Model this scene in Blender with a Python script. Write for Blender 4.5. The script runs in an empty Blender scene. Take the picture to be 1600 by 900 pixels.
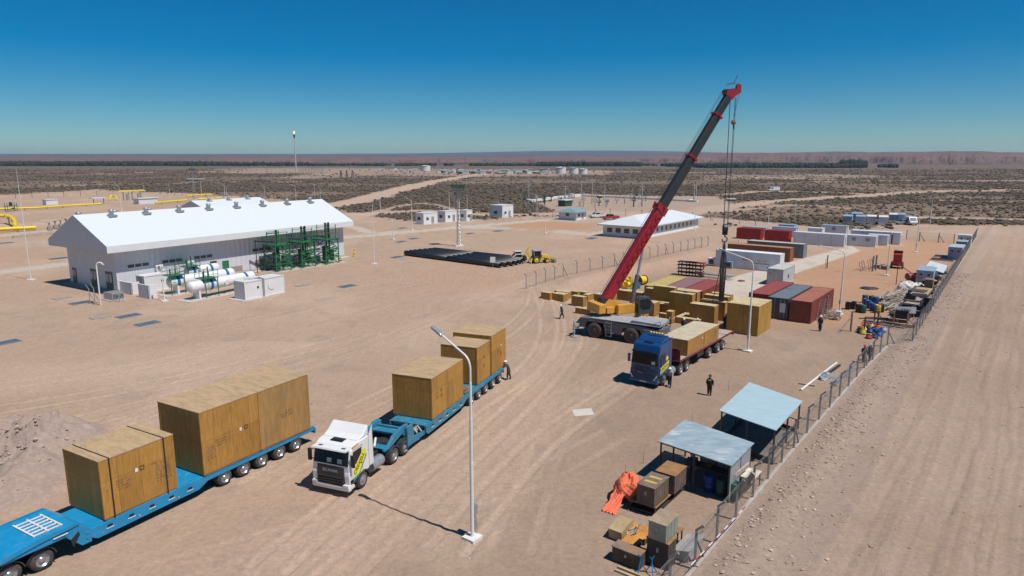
import bpy, bmesh, math, random
import numpy as np
from mathutils import Vector, Matrix
R = math.radians
scene = bpy.context.scene
# ------------------------------------------------------------------ camera, sky, sun, exposure
F = 1067.0; CH = 19.0; PIT = math.atan(204 / F)
cam_d = bpy.data.cameras.new('camera'); cam = bpy.data.objects.new('camera', cam_d)
scene.collection.objects.link(cam); scene.camera = cam
cam.location = (0, 0, CH); cam.rotation_euler = (R(90) - PIT, 0, 0)
cam_d.sensor_width = 36; cam_d.lens = 36 * F / 1600; cam_d.clip_start = 0.5; cam_d.clip_end = 60000
SUN_EL = 62.0; SUN_DIR = Vector((0.84, -0.54, 0)).normalized()      # towards the sun, on the ground
w = bpy.data.worlds.new('World'); scene.world = w; w.use_nodes = True
nt = w.node_tree; bg = nt.nodes['Background']
sky = nt.nodes.new('ShaderNodeTexSky'); sky.sky_type = 'NISHITA'; sky.sun_disc = False
sky.sun_elevation = R(SUN_EL)
sky.sun_rotation = math.atan2(SUN_DIR.x, SUN_DIR.y)
sky.altitude = 0; sky.air_density = 0.85; sky.dust_density = 0.15; sky.ozone_density = 2.2
tn = nt.nodes.new('ShaderNodeMix'); tn.data_type = 'RGBA'; tn.blend_type = 'MULTIPLY'; tn.inputs[0].default_value = 1; tn.inputs[7].default_value = (.68, .90, 1.04, 1)
hs = nt.nodes.new('ShaderNodeHueSaturation'); hs.inputs['Saturation'].default_value = 1.42
nt.links.new(sky.outputs[0], tn.inputs[6]); nt.links.new(tn.outputs[2], hs.inputs['Color']); nt.links.new(hs.outputs[0], bg.inputs[0]); bg.inputs[1].default_value = 0.07
sd = bpy.data.lights.new('sun', 'SUN'); sd.energy = 4.9; sd.angle = R(0.53); sd.color = (1.0, 0.955, 0.89)
so = bpy.data.objects.new('sun', sd); scene.collection.objects.link(so)
d = -(SUN_DIR * math.cos(R(SUN_EL)) + Vector((0, 0, math.sin(R(SUN_EL)))))
so.rotation_euler = d.to_track_quat('-Z', 'Y').to_euler(); so.location = (60, -60, 100)
scene.view_settings.view_transform = 'Standard'; scene.view_settings.look = 'None'
scene.view_settings.gamma = 1; scene.view_settings.use_curve_mapping = False
scene.view_settings.exposure = 0.05
rnd = random.Random(7)

# ------------------------------------------------------------------ measuring: a spot of the site from the survey photo
def ray(px, py):
    a = (px - 800) / F; b = (450 - py) / F
    return (a, math.cos(PIT) + b * math.sin(PIT), -math.sin(PIT) + b * math.cos(PIT))
def G(px, py, z=0.0):
    r = ray(px, py); t = (z - CH) / r[2]; return Vector((r[0] * t, r[1] * t, z))
def HZ(base, ty, z0=0.0):
    g = G(base[0], base[1], z0); r = ray(base[0], ty); return CH + r[2] * g.y / r[1]
def solve_x(o, d, x, z):      # distance along d from o (at height z) at which the sight line falls on column x
    k = (x - 800) / F
    c0 = o.y * math.cos(PIT) - (z - CH) * math.sin(PIT)
    return (k * c0 - o.x) / (d.x - k * d.y * math.cos(PIT))
YA = 52.5
def axes(a): a = R(a); return Vector((math.cos(a), math.sin(a), 0)), Vector((math.sin(a), -math.cos(a), 0))

# ------------------------------------------------------------------ materials
MATS = {}
def new_mat(name):
    m = bpy.data.materials.new(name); m.use_nodes = True; return m, m.node_tree, m.node_tree.nodes['Principled BSDF']
def N(nt, t, **k):
    n = nt.nodes.new(t)
    for a, b in k.items(): setattr(n, a, b)
    return n
def noise(nt, vec, scale, detail=4, rough=.6, dist=0):
    n = N(nt, 'ShaderNodeTexNoise'); n.inputs['Scale'].default_value = scale; n.inputs['Detail'].default_value = detail
    n.inputs['Roughness'].default_value = rough; n.inputs['Distortion'].default_value = dist
    nt.links.new(vec, n.inputs['Vector']); return n.outputs['Fac']
def ramp(nt, fac, stops):
    r = N(nt, 'ShaderNodeValToRGB'); e = r.color_ramp.elements
    while len(e) < len(stops): e.new(0.5)
    for i, (p, c) in enumerate(stops):
        e[i].position = p; e[i].color = (c, c, c, 1) if isinstance(c, (int, float)) else (*c, 1)
    nt.links.new(fac, r.inputs[0]); return r.outputs[0]
def mix(nt, fac, a, b, mode='MIX'):
    n = N(nt, 'ShaderNodeMix', data_type='RGBA', blend_type=mode)
    for s, v in ((n.inputs[0], fac), (n.inputs[6], a), (n.inputs[7], b)):
        if isinstance(v, (int, float)): s.default_value = v
        elif isinstance(v, tuple): s.default_value = (*v, 1)
        else: nt.links.new(v, s)
    return n.outputs[2]
def vmap(nt, vec, scale=(1, 1, 1), rot=(0, 0, 0)):
    n = N(nt, 'ShaderNodeMapping'); n.inputs['Scale'].default_value = scale; n.inputs['Rotation'].default_value = rot
    nt.links.new(vec, n.inputs[0]); return n.outputs[0]
def bump(nt, p, h, dist, strength=1.0):
    b = N(nt, 'ShaderNodeBump'); b.inputs['Distance'].default_value = dist; b.inputs['Strength'].default_value = strength
    nt.links.new(h, b.inputs['Height']); nt.links.new(b.outputs[0], p.inputs['Normal'])
def mat(name, col, rough=.6, metal=0.0, var=.18, scale=1.5, dirt=0.0, dcol=(.30, .21, .155), bmp=0.0, coat=0.0, stretch=(1, 1, 1), spec=.5):
    if name in MATS: return MATS[name]
    m, nt, p = new_mat(name)
    tc = N(nt, 'ShaderNodeTexCoord').outputs['Object']
    v = vmap(nt, tc, stretch)
    oi = N(nt, 'ShaderNodeObjectInfo').outputs['Random']
    add = N(nt, 'ShaderNodeVectorMath', operation='ADD'); nt.links.new(v, add.inputs[0])
    sc = N(nt, 'ShaderNodeMath', operation='MULTIPLY'); nt.links.new(oi, sc.inputs[0]); sc.inputs[1].default_value = 40
    nt.links.new(sc.outputs[0], add.inputs[1]); v = add.outputs[0]
    f = noise(nt, v, scale, 6, .65)
    lo = tuple(c * (1 - var) for c in col); hi = tuple(min(1, c * (1 + var)) for c in col)
    c = mix(nt, ramp(nt, f, [(.3, 0.0), (.7, 1.0)]), lo, hi)
    if dirt > 0:
        f2 = ramp(nt, noise(nt, v, scale * 2.3, 8, .75), [(.62 - dirt * .35, 0.0), (.80 - dirt * .1, 1.0)])
        c = mix(nt, f2, c, dcol)
    nt.links.new(c, p.inputs['Base Color'])
    p.inputs['Roughness'].default_value = rough; p.inputs['Metallic'].default_value = metal
    p.inputs['Coat Weight'].default_value = coat; p.inputs['Specular IOR Level'].default_value = spec
    if bmp: bump(nt, p, f, bmp)
    MATS[name] = m; return m

def plywood(name, col, dark=.55):
    m, nt, p = new_mat(name); MATS[name] = m
    tc = N(nt, 'ShaderNodeTexCoord').outputs['Object']
    oi = N(nt, 'ShaderNodeObjectInfo').outputs['Random']
    sc = N(nt, 'ShaderNodeMath', operation='MULTIPLY'); nt.links.new(oi, sc.inputs[0]); sc.inputs[1].default_value = 60
    add = N(nt, 'ShaderNodeVectorMath', operation='ADD'); nt.links.new(tc, add.inputs[0]); nt.links.new(sc.outputs[0], add.inputs[1])
    v = add.outputs[0]
    blot = noise(nt, vmap(nt, v, (1, 1, .55)), 1.1, 8, .72, .4)
    grain = noise(nt, vmap(nt, v, (6, 6, .8)), 1.6, 6, .75)
    speck = noise(nt, v, 14, 3, .6)
    c = mix(nt, ramp(nt, blot, [(.25, 0.0), (.75, 1.0)]), tuple(x * .68 for x in col), tuple(min(1, x * 1.25) for x in col))
    c = mix(nt, .6, c, mix(nt, ramp(nt, grain, [(.35, 0.0), (.65, 1.0)]), tuple(x * .6 for x in col), tuple(min(1, x * 1.25) for x in col)))
    c = mix(nt, ramp(nt, speck, [(.70, 0.0), (.76, .55)]), c, tuple(x * .35 for x in col))
    # sheets butt at 1.22 m, shown by a thin dark joint
    ofs = N(nt, 'ShaderNodeVectorMath', operation='ADD'); nt.links.new(tc, ofs.inputs[0]); ofs.inputs[1].default_value = (.37, .29, .41)
    sep = N(nt, 'ShaderNodeSeparateXYZ'); nt.links.new(ofs.outputs[0], sep.inputs[0])
    dv = N(nt, 'ShaderNodeVectorMath', operation='DIVIDE'); nt.links.new(ofs.outputs[0], dv.inputs[0]); dv.inputs[1].default_value = (1.22, 1.22, 2.44)
    fl = N(nt, 'ShaderNodeVectorMath', operation='FLOOR'); nt.links.new(dv.outputs[0], fl.inputs[0]); a2 = N(nt, 'ShaderNodeVectorMath', operation='ADD'); nt.links.new(fl.outputs[0], a2.inputs[0]); nt.links.new(sc.outputs[0], a2.inputs[1])
    wn = N(nt, 'ShaderNodeTexWhiteNoise'); nt.links.new(a2.outputs[0], wn.inputs['Vector']); c = mix(nt, 1.0, c, ramp(nt, wn.outputs['Value'], [(0.0, .87), (1.0, 1.12)]), 'MULTIPLY')
    joints = None
    for k, pitch in ((0, 1.22), (1, 1.22), (2, 2.44)):
        md = N(nt, 'ShaderNodeMath', operation='PINGPONG'); nt.links.new(sep.outputs[k], md.inputs[0]); md.inputs[1].default_value = pitch / 2
        lt = N(nt, 'ShaderNodeMath', operation='LESS_THAN'); nt.links.new(md.outputs[0], lt.inputs[0]); lt.inputs[1].default_value = .022
        if joints is None: joints = lt.outputs[0]
        else:
            mx = N(nt, 'ShaderNodeMath', operation='MAXIMUM'); nt.links.new(joints, mx.inputs[0]); nt.links.new(lt.outputs[0], mx.inputs[1]); joints = mx.outputs[0]
    jf = N(nt, 'ShaderNodeMath', operation='MULTIPLY'); nt.links.new(joints, jf.inputs[0]); jf.inputs[1].default_value = .38
    c = mix(nt, jf.outputs[0], c, tuple(x * .4 for x in col))
    nt.links.new(c, p.inputs['Base Color']); p.inputs['Roughness'].default_value = .75
    bump(nt, p, grain, .004); return m

def stained_top(name, col):       # weathered crate lid: plywood with long grey water stains
    m, nt, p = new_mat(name); MATS[name] = m
    tc = N(nt, 'ShaderNodeTexCoord').outputs['Object']
    oi = N(nt, 'ShaderNodeObjectInfo').outputs['Random']
    sc = N(nt, 'ShaderNodeMath', operation='MULTIPLY'); nt.links.new(oi, sc.inputs[0]); sc.inputs[1].default_value = 60
    add = N(nt, 'ShaderNodeVectorMath', operation='ADD'); nt.links.new(tc, add.inputs[0]); nt.links.new(sc.outputs[0], add.inputs[1])
    g = noise(nt, vmap(nt, add.outputs[0], (2.2, .5, 1)), 1.5, 9, .8, .5)
    g2 = noise(nt, add.outputs[0], 6, 6, .7)
    c = mix(nt, ramp(nt, g, [(.44, 0.0), (.66, .8)]), col, (.20, .15, .10))
    c = mix(nt, ramp(nt, g2, [(.45, 0.0), (.7, .4)]), c, tuple(x * .6 for x in col))
    nt.links.new(c, p.inputs['Base Color']); p.inputs['Roughness'].default_value = .8; return m

def sheet_metal(name, col, pitch, axis=0, depth=.03, stain=None, rough=.42, metal=.3, var=1.0):
    m, nt, p = new_mat(name); MATS[name] = m
    tc = N(nt, 'ShaderNodeTexCoord').outputs['Object']
    sep = N(nt, 'ShaderNodeSeparateXYZ'); nt.links.new(tc, sep.inputs[0])
    ml = N(nt, 'ShaderNodeMath', operation='MULTIPLY'); nt.links.new(sep.outputs[axis], ml.inputs[0]); ml.inputs[1].default_value = 2 * math.pi / pitch
    sn = N(nt, 'ShaderNodeMath', operation='SINE'); nt.links.new(ml.outputs[0], sn.inputs[0])
    st = [1, 1, 1]; st[axis] = 3.0
    f = noise(nt, vmap(nt, tc, tuple(st)), .8, 8, .7)
    c = mix(nt, ramp(nt, f, [(.35, 0.0), (.65, 1.0)]), tuple(x * (1 - .07 * var) for x in col), tuple(min(1, x * (1 + .05 * var)) for x in col))
    if stain:
        st2 = [.5, .5, .5]; st2[axis] = 1.6
        f3 = noise(nt, vmap(nt, tc, tuple(st2)), 1.2, 8, .75)
        c = mix(nt, ramp(nt, f3, [(.52, 0.0), (.66, .85)]), c, stain)
    nt.links.new(c, p.inputs['Base Color']); p.inputs['Roughness'].default_value = rough; p.inputs['Metallic'].default_value = metal
    bump(nt, p, sn.outputs[0], depth); return m

WHITE = mat('white_paint', (.68, .68, .67), .35, var=.05, scale=.8, coat=.2)
WWALL = mat('white_wall', (.66, .65, .65), .7, var=.05, scale=.5)
CABW = mat('cabin_white', (.62, .63, .66), .55, var=.05, scale=.8)
CONC = mat('concrete', (.42, .375, .33), .9, var=.16, scale=1.2, bmp=.01)
CURB = mat('curb_concrete', (.36, .31, .265), .9, var=.2, scale=2)
GALV = mat('galvanised', (.40, .41, .43), .42, .6, var=.2, scale=3)
POST = mat('post_grey', (.22, .21, .205), .6, .2, var=.2)
BLACK = mat('black', (.016, .016, .017), .55, var=.3)
DARK = mat('dark_steel', (.045, .045, .05), .5, .3, var=.3)
RUB = mat('tyre_rubber', (.045, .041, .038), .85, var=.3, scale=4, dirt=.35, dcol=(.16, .12, .09))
RUBC = mat('crane_tyre', (.075, .055, .045), .9, var=.3, scale=3, dirt=.5, dcol=(.15, .10, .08))
RIM = mat('rim_metal', (.42, .42, .43), .35, .7, var=.2, scale=3, dirt=.3)
TRBLUE = mat('trailer_blue', (.008, .225, .44), .42, var=.14, scale=1.2, dirt=.16, coat=.15)
TRTEAL = mat('trailer_teal', (.018, .18, .285), .45, var=.2, scale=1.2, dirt=.3)
TKBLUE = mat('truck_blue', (.008, .055, .17), .3, .1, var=.1, coat=.4)
NAVYP = mat('navy_chassis', (.015, .03, .075), .5, var=.2, dirt=.2)
GLASS = mat('dark_glass', (.010, .013, .014), .12, var=.1, spec=.35)
GRILLE = mat('grille_dark', (.035, .031, .031), .45, var=.2)
YEL = mat('machine_yellow', (.62, .37, .035), .45, var=.12, dirt=.12, scale=2)
CRYEL = mat('crane_yellow', (.60, .29, .035), .45, var=.12, dirt=.15, scale=2)
PYEL = mat('pipe_yellow', (.72, .52, .02), .4, var=.1)
LYEL = mat('logo_yellow', (.75, .66, .03), .45, var=.06)
RED = mat('red_paint', (.36, .025, .018), .45, var=.14, dirt=.08)
BRED = mat('boom_red', (.30, .012, .02), .4, var=.12, dirt=.05, coat=.2)
DRED = mat('bed_red', (.17, .02, .018), .5, var=.2, dirt=.25)
BGREY = mat('boom_grey', (.030, .032, .034), .5, .1, var=.15, dirt=.06)
CGREY = mat('crane_grey', (.33, .34, .36), .55, .1, var=.14, dirt=.3)
CGREYD = mat('crane_dark_grey', (.12, .12, .13), .6, .1, var=.2, dirt=.3)
GREEN = mat('stair_green', (.02, .16, .06), .45, var=.2)
GREEND = mat('dark_green', (.02, .07, .045), .5, var=.2)
TBLUE = mat('band_blue', (.01, .13, .32), .4, var=.08)
RUST = mat('rusty_steel', (.25, .115, .04), .8, .1, var=.35, scale=1.8, dirt=.45, dcol=(.09, .055, .04))
DRUST = mat('dark_rust', (.075, .055, .042), .75, .1, var=.3, scale=2, dirt=.3, dcol=(.17, .12, .08))
TINR = mat('worn_tin', (.36, .37, .35), .5, .35, var=.15, scale=1.5, dirt=.36, dcol=(.29, .19, .09))
TARP = mat('orange_tarp', (.72, .15, .07), .7, var=.22, scale=3.5, bmp=.09)
PLAST = mat('clear_plastic', (.38, .37, .36), .3, var=.3, scale=4, bmp=.05)
BARB = mat('barrel_blue', (.015, .05, .20), .4, var=.1)
BARG = mat('barrel_green', (.02, .07, .05), .45, var=.2)
BARY = mat('barrel_yellow', (.45, .34, .04), .45, var=.1)
WOODP = mat('plank_wood', (.40, .29, .18), .8, var=.25, scale=2, stretch=(1, 6, 6))
GREYW = mat('weathered_plank', (.33, .27, .22), .85, var=.35, scale=2)
SKIN = mat('skin', (.42, .24, .16), .6, var=.05)
NAVY = mat('coverall_navy', (.022, .028, .055), .85, var=.2, scale=8)
CHAR = mat('coverall_dark', (.05, .045, .045), .85, var=.2, scale=8)
BLKC = mat('coverall_black', (.018, .018, .018), .85, var=.2, scale=8)
SKYR = mat('teal_roof', (.22, .33, .36), .5, .2, var=.08)
COVER = mat('chamber_cover', (.10, .15, .21), .5, .3, var=.2)
HATCH = mat('chamber_frame', (.26, .235, .21), .8, var=.2)
PLY = plywood('plywood', (.40, .198, .040)); PLYD = plywood('plywood_brown', (.35, .168, .038)); PLYY = plywood('plywood_yellow', (.41, .22, .036))
LID = stained_top('crate_lid', (.45, .31, .165)); LIDY = mat('yard_lid', (.47, .37, .20), .8, var=.22, scale=1.2)
ROOFB = sheet_metal('blue_sheet_roof', (.25, .325, .365), .25, 1, .004, stain=(.48, .48, .46), rough=.6, metal=0, var=3.0)
ROOFC = sheet_metal('clean_sheet_roof', (.33, .445, .485), .25, 1, .004, rough=.6, metal=0)
WROOF = sheet_metal('white_sheet_roof', (.55, .585, .60), .5, 0, .0, rough=.6, metal=0, var=.25)
BWALL = sheet_metal('ribbed_wall', (.60, .60, .63), .9, 0, .05, rough=.5, metal=0)
BWALLG = sheet_metal('ribbed_gable', (.60, .60, .63), .9, 1, .05, rough=.5, metal=0)
SHEDW = sheet_metal('shed_side', (.36, .38, .40), .18, 0, .02, rough=.5, metal=.3)
def cont_mat(name, col, dirt=.12): return mat('container_' + name, col, .5, var=.12, scale=.7, dirt=dirt)

def link_fence():
    m, nt, p = new_mat('chain_link'); MATS['chain_link'] = m
    tc = N(nt, 'ShaderNodeTexCoord').outputs['Object']; sep = N(nt, 'ShaderNodeSeparateXYZ'); nt.links.new(tc, sep.inputs[0])
    outs = []
    for s in (1, -1):
        a = N(nt, 'ShaderNodeMath', operation='MULTIPLY_ADD'); nt.links.new(sep.outputs[2], a.inputs[0]); a.inputs[1].default_value = s; nt.links.new(sep.outputs[0], a.inputs[2])
        pp = N(nt, 'ShaderNodeMath', operation='PINGPONG'); nt.links.new(a.outputs[0], pp.inputs[0]); pp.inputs[1].default_value = .045
        l = N(nt, 'ShaderNodeMath', operation='LESS_THAN'); nt.links.new(pp.outputs[0], l.inputs[0]); l.inputs[1].default_value = .0026; outs.append(l.outputs[0])
    mx = N(nt, 'ShaderNodeMath', operation='MAXIMUM'); nt.links.new(outs[0], mx.inputs[0]); nt.links.new(outs[1], mx.inputs[1])
    p.inputs['Base Color'].default_value = (.33, .33, .33, 1); p.inputs['Roughness'].default_value = .5; p.inputs['Metallic'].default_value = .3
    tr = N(nt, 'ShaderNodeBsdfTransparent'); ms = N(nt, 'ShaderNodeMixShader')
    nt.links.new(mx.outputs[0], ms.inputs[0]); nt.links.new(tr.outputs[0], ms.inputs[1]); nt.links.new(p.outputs[0], ms.inputs[2])
    nt.links.new(ms.outputs[0], nt.nodes['Material Output'].inputs['Surface']); return m
LINK = link_fence()

# ------------------------------------------------------------------ mesh builder
class MB:
    def __init__(s): s.v = []; s.f = []; s.mi = []; s.sm = []; s.T = Matrix.Identity(4)
    def add(s, vs, fs, mi=0, smooth=False):
        o = len(s.v); s.v += [tuple(s.T @ Vector(p)) for p in vs]
        s.f += [tuple(i + o for i in f) for f in fs]; s.mi += [mi] * len(fs); s.sm += [smooth] * len(fs); return s
    def box(s, x0, x1, y0, y1, z0, z1, mi=0):
        return s.add([(x0, y0, z0), (x1, y0, z0), (x1, y1, z0), (x0, y1, z0), (x0, y0, z1), (x1, y0, z1), (x1, y1, z1), (x0, y1, z1)],
                     [(3, 2, 1, 0), (4, 5, 6, 7), (0, 1, 5, 4), (1, 2, 6, 5), (2, 3, 7, 6), (3, 0, 4, 7)], mi)
    def prism(s, pts, y0, y1, mi=0, ax='y'):     # outline in x,z pushed along y (or in y,z along x, or in x,y along z)
        n = len(pts); P = (lambda a, b, c: (a, c, b)) if ax == 'y' else ((lambda a, b, c: (c, a, b)) if ax == 'x' else (lambda a, b, c: (a, b, c)))
        vs = [P(a, b, y0) for a, b in pts] + [P(a, b, y1) for a, b in pts]
        ar = sum(pts[i][0] * pts[(i + 1) % n][1] - pts[(i + 1) % n][0] * pts[i][1] for i in range(n)) * (y1 - y0)
        if ax == 'y': ar = -ar
        fs = [tuple(range(n - 1, -1, -1)), tuple(range(n, 2 * n))] + [(i, (i + 1) % n, n + (i + 1) % n, n + i) for i in range(n)]
        if ar < 0: fs = [tuple(reversed(f)) for f in fs]
        return s.add(vs, fs, mi)
    def cyl(s, p0, p1, r0, r1=None, n=12, mi=0, cap=True, smooth=True):
        if r1 is None: r1 = r0
        p0 = Vector(p0); p1 = Vector(p1); a = (p1 - p0).normalized()
        u = a.orthogonal().normalized(); w_ = a.cross(u)
        vs = []
        for p, r in ((p0, r0), (p1, r1)):
            for i in range(n):
                t = 2 * math.pi * i / n; vs.append(tuple(p + u * (math.cos(t) * r) + w_ * (math.sin(t) * r)))
        s.add(vs, [(i, (i + 1) % n, n + (i + 1) % n, n + i) for i in range(n)], mi, smooth)
        if cap: s.add(vs, [tuple(range(n - 1, -1, -1)), tuple(range(n, 2 * n))], mi)
        return s
    def bar(s, p0, p1, a, b=None, mi=0):
        if b is None: b = a
        p0 = Vector(p0); p1 = Vector(p1); d = (p1 - p0).normalized()
        up = Vector((0, 0, 1)) if abs(d.z) < .95 else Vector((1, 0, 0))
        u = d.cross(up).normalized() * (a / 2); w_ = u.cross(d).normalized() * (b / 2)
        vs = [tuple(p + q) for p in (p0, p1) for q in (-u - w_, u - w_, u + w_, -u + w_)]
        return s.add(vs, [(0, 1, 2, 3), (7, 6, 5, 4), (0, 4, 5, 1), (1, 5, 6, 2), (2, 6, 7, 3), (3, 7, 4, 0)], mi)
    def tube(s, pts, r, n=8, mi=0):
        for a, b in zip(pts[:-1], pts[1:]): s.cyl(a, b, r, r, n, mi)
        for p in pts[1:-1]: s.ball(p, r, 6, 4, mi)
        return s
    def ball(s, c, r, n=12, m=8, mi=0, sc=(1, 1, 1)):
        vs = [(c[0], c[1], c[2] - r * sc[2])]
        for j in range(1, m):
            ph = math.pi * j / m - math.pi / 2
            for i in range(n):
                t = 2 * math.pi * i / n
                vs.append((c[0] + r * sc[0] * math.cos(ph) * math.cos(t), c[1] + r * sc[1] * math.cos(ph) * math.sin(t), c[2] + r * sc[2] * math.sin(ph)))
        vs.append((c[0], c[1], c[2] + r * sc[2])); L = len(vs) - 1
        fs = [(0, 1 + (i + 1) % n, 1 + i) for i in range(n)]
        for j in range(m - 2):
            for i in range(n):
                a = 1 + j * n + i; b = 1 + j * n + (i + 1) % n; fs.append((a, b, b + n, a + n))
        fs += [(L, 1 + (m - 2) * n + i, 1 + (m - 2) * n + (i + 1) % n) for i in range(n)]
        return s.add(vs, fs, mi, True)
    def quad(s, a, b, c, d, mi=0): return s.add([a, b, c, d], [(0, 1, 2, 3)], mi)
    def slab(s, pts, th, mi=0):       # four top corners given in 3-D, thickened downwards
        vs = [tuple(p) for p in pts] + [(p[0], p[1], p[2] - th) for p in pts]; n = len(pts)
        return s.add(vs, [tuple(range(n)), tuple(range(2 * n - 1, n - 1, -1))] + [(i, n + i, n + (i + 1) % n, (i + 1) % n) for i in range(n)], mi)
    def build(s, name, mats, parent=None, bevel=0, seg=2):
        me = bpy.data.meshes.new(name); me.from_pydata(s.v, [], s.f)
        if not isinstance(mats, (list, tuple)): mats = [mats]
        for m in mats: me.materials.append(m)
        me.polygons.foreach_set('material_index', s.mi); me.polygons.foreach_set('use_smooth', s.sm); me.update()
        o = bpy.data.objects.new(name, me); scene.collection.objects.link(o)
        if parent: o.parent = parent
        if bevel:
            b = o.modifiers.new('bevel', 'BEVEL'); b.width = bevel; b.segments = seg; b.limit_method = 'ANGLE'; b.angle_limit = R(35)
        return o
def tag(o, label, cat, group=None, kind=None):
    if label: o['label'] = label
    if cat: o['category'] = cat
    if group: o['group'] = group
    if kind: o['kind'] = kind
    return o
def thing(name, label, cat, loc=(0, 0, 0), rz=0, group=None):
    o = bpy.data.objects.new(name, None); scene.collection.objects.link(o); o.empty_display_size = .3
    o.location = loc; o.rotation_euler = (0, 0, R(rz)); return tag(o, label, cat, group)
def place(o, loc, rz=0): o.location = loc; o.rotation_euler = (0, 0, R(rz)); return o
KIDS = {}
def dup(o, loc, rz, label, group=None, scale=None):
    def rec(a, par):
        c = a.copy(); scene.collection.objects.link(c)
        if par: c.parent = par
        for ch in a.children: rec(ch, c)
        return c
    r = rec(o, None); r.location = loc; r.rotation_euler = (0, 0, R(rz))
    if label: r['label'] = label
    if group: r['group'] = group
    if scale: r.scale = scale
    return r
def text(body, size, m, parent, M, extrude=.004, name='lettering', sx=1.0):
    cu = bpy.data.curves.new('t', 'FONT'); cu.body = body; cu.size = size; cu.extrude = extrude; cu.align_x = 'CENTER'; cu.align_y = 'CENTER'; cu.offset = size * .012
    to = bpy.data.objects.new('t', cu); scene.collection.objects.link(to)
    dg = bpy.context.evaluated_depsgraph_get(); me = bpy.data.meshes.new_from_object(to.evaluated_get(dg))
    bpy.data.objects.remove(to); me.transform(M @ Matrix.Diagonal((sx, 1, 1, 1))); me.materials.clear(); me.materials.append(m)
    o = bpy.data.objects.new(name, me); scene.collection.objects.link(o); o.parent = parent; return o
def frame_M(o, xdir, ydir):        # text plane: baseline direction and up direction
    x = Vector(xdir).normalized(); y = Vector(ydir).normalized(); z = x.cross(y)
    return Matrix(((x.x, y.x, z.x, o[0]), (x.y, y.y, z.y, o[1]), (x.z, y.z, z.z, o[2]), (0, 0, 0, 1)))

# ------------------------------------------------------------------ numpy noise
def vnoise(x, y, seed=0):
    xi = np.floor(x).astype(np.int64); yi = np.floor(y).astype(np.int64); fx = x - xi; fy = y - yi
    def h(a, b):
        n = (a * 374761393 + b * 668265263 + seed * 974634777) & 0xffffffff
        n = ((n ^ (n >> 13)) * 1274126177) & 0xffffffff; n = n ^ (n >> 16); return (n & 0xffff) / 65535.0
    u = fx * fx * (3 - 2 * fx); v = fy * fy * (3 - 2 * fy)
    return (h(xi, yi) * (1 - u) + h(xi + 1, yi) * u) * (1 - v) + (h(xi, yi + 1) * (1 - u) + h(xi + 1, yi + 1) * u) * v
def fbm(x, y, oct=5, seed=0, gain=.5):
    a = 1; t = 0; s = 0
    for i in range(oct): t = t + a * vnoise(x * 2 ** i + i * 17.3, y * 2 ** i - i * 9.1, seed + i); s += a; a *= gain
    return t / s
def seg_dist(x, y, a, b):
    dx, dy = b[0] - a[0], b[1] - a[1]; L = dx * dx + dy * dy + 1e-9
    t = np.clip(((x - a[0]) * dx + (y - a[1]) * dy) / L, 0, 1); return np.hypot(x - a[0] - t * dx, y - a[1] - t * dy)
def line_dist(x, y, pts):
    d = None
    for a, b in zip(pts[:-1], pts[1:]):
        e = seg_dist(x, y, a, b); d = e if d is None else np.minimum(d, e)
    return d
def poly_sd(x, y, pts):         # signed distance, negative inside
    ins = np.zeros(x.shape, bool); n = len(pts); d = None
    for i in range(n):
        a, b = pts[i], pts[(i + 1) % n]
        e = seg_dist(x, y, a, b); d = e if d is None else np.minimum(d, e)
        c = ((a[1] > y) != (b[1] > y)); ins ^= c & (x < (b[0] - a[0]) * (y - a[1]) / ((b[1] - a[1]) if b[1] != a[1] else 1e-9) + a[0])
    return np.where(ins, -d, d)
def sstep(e0, e1, x): t = np.clip((x - e0) / (e1 - e0), 0, 1); return t * t * (3 - 2 * t)
def PX(*l): return [tuple(G(a, b)[:2]) for a, b in l]
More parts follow.
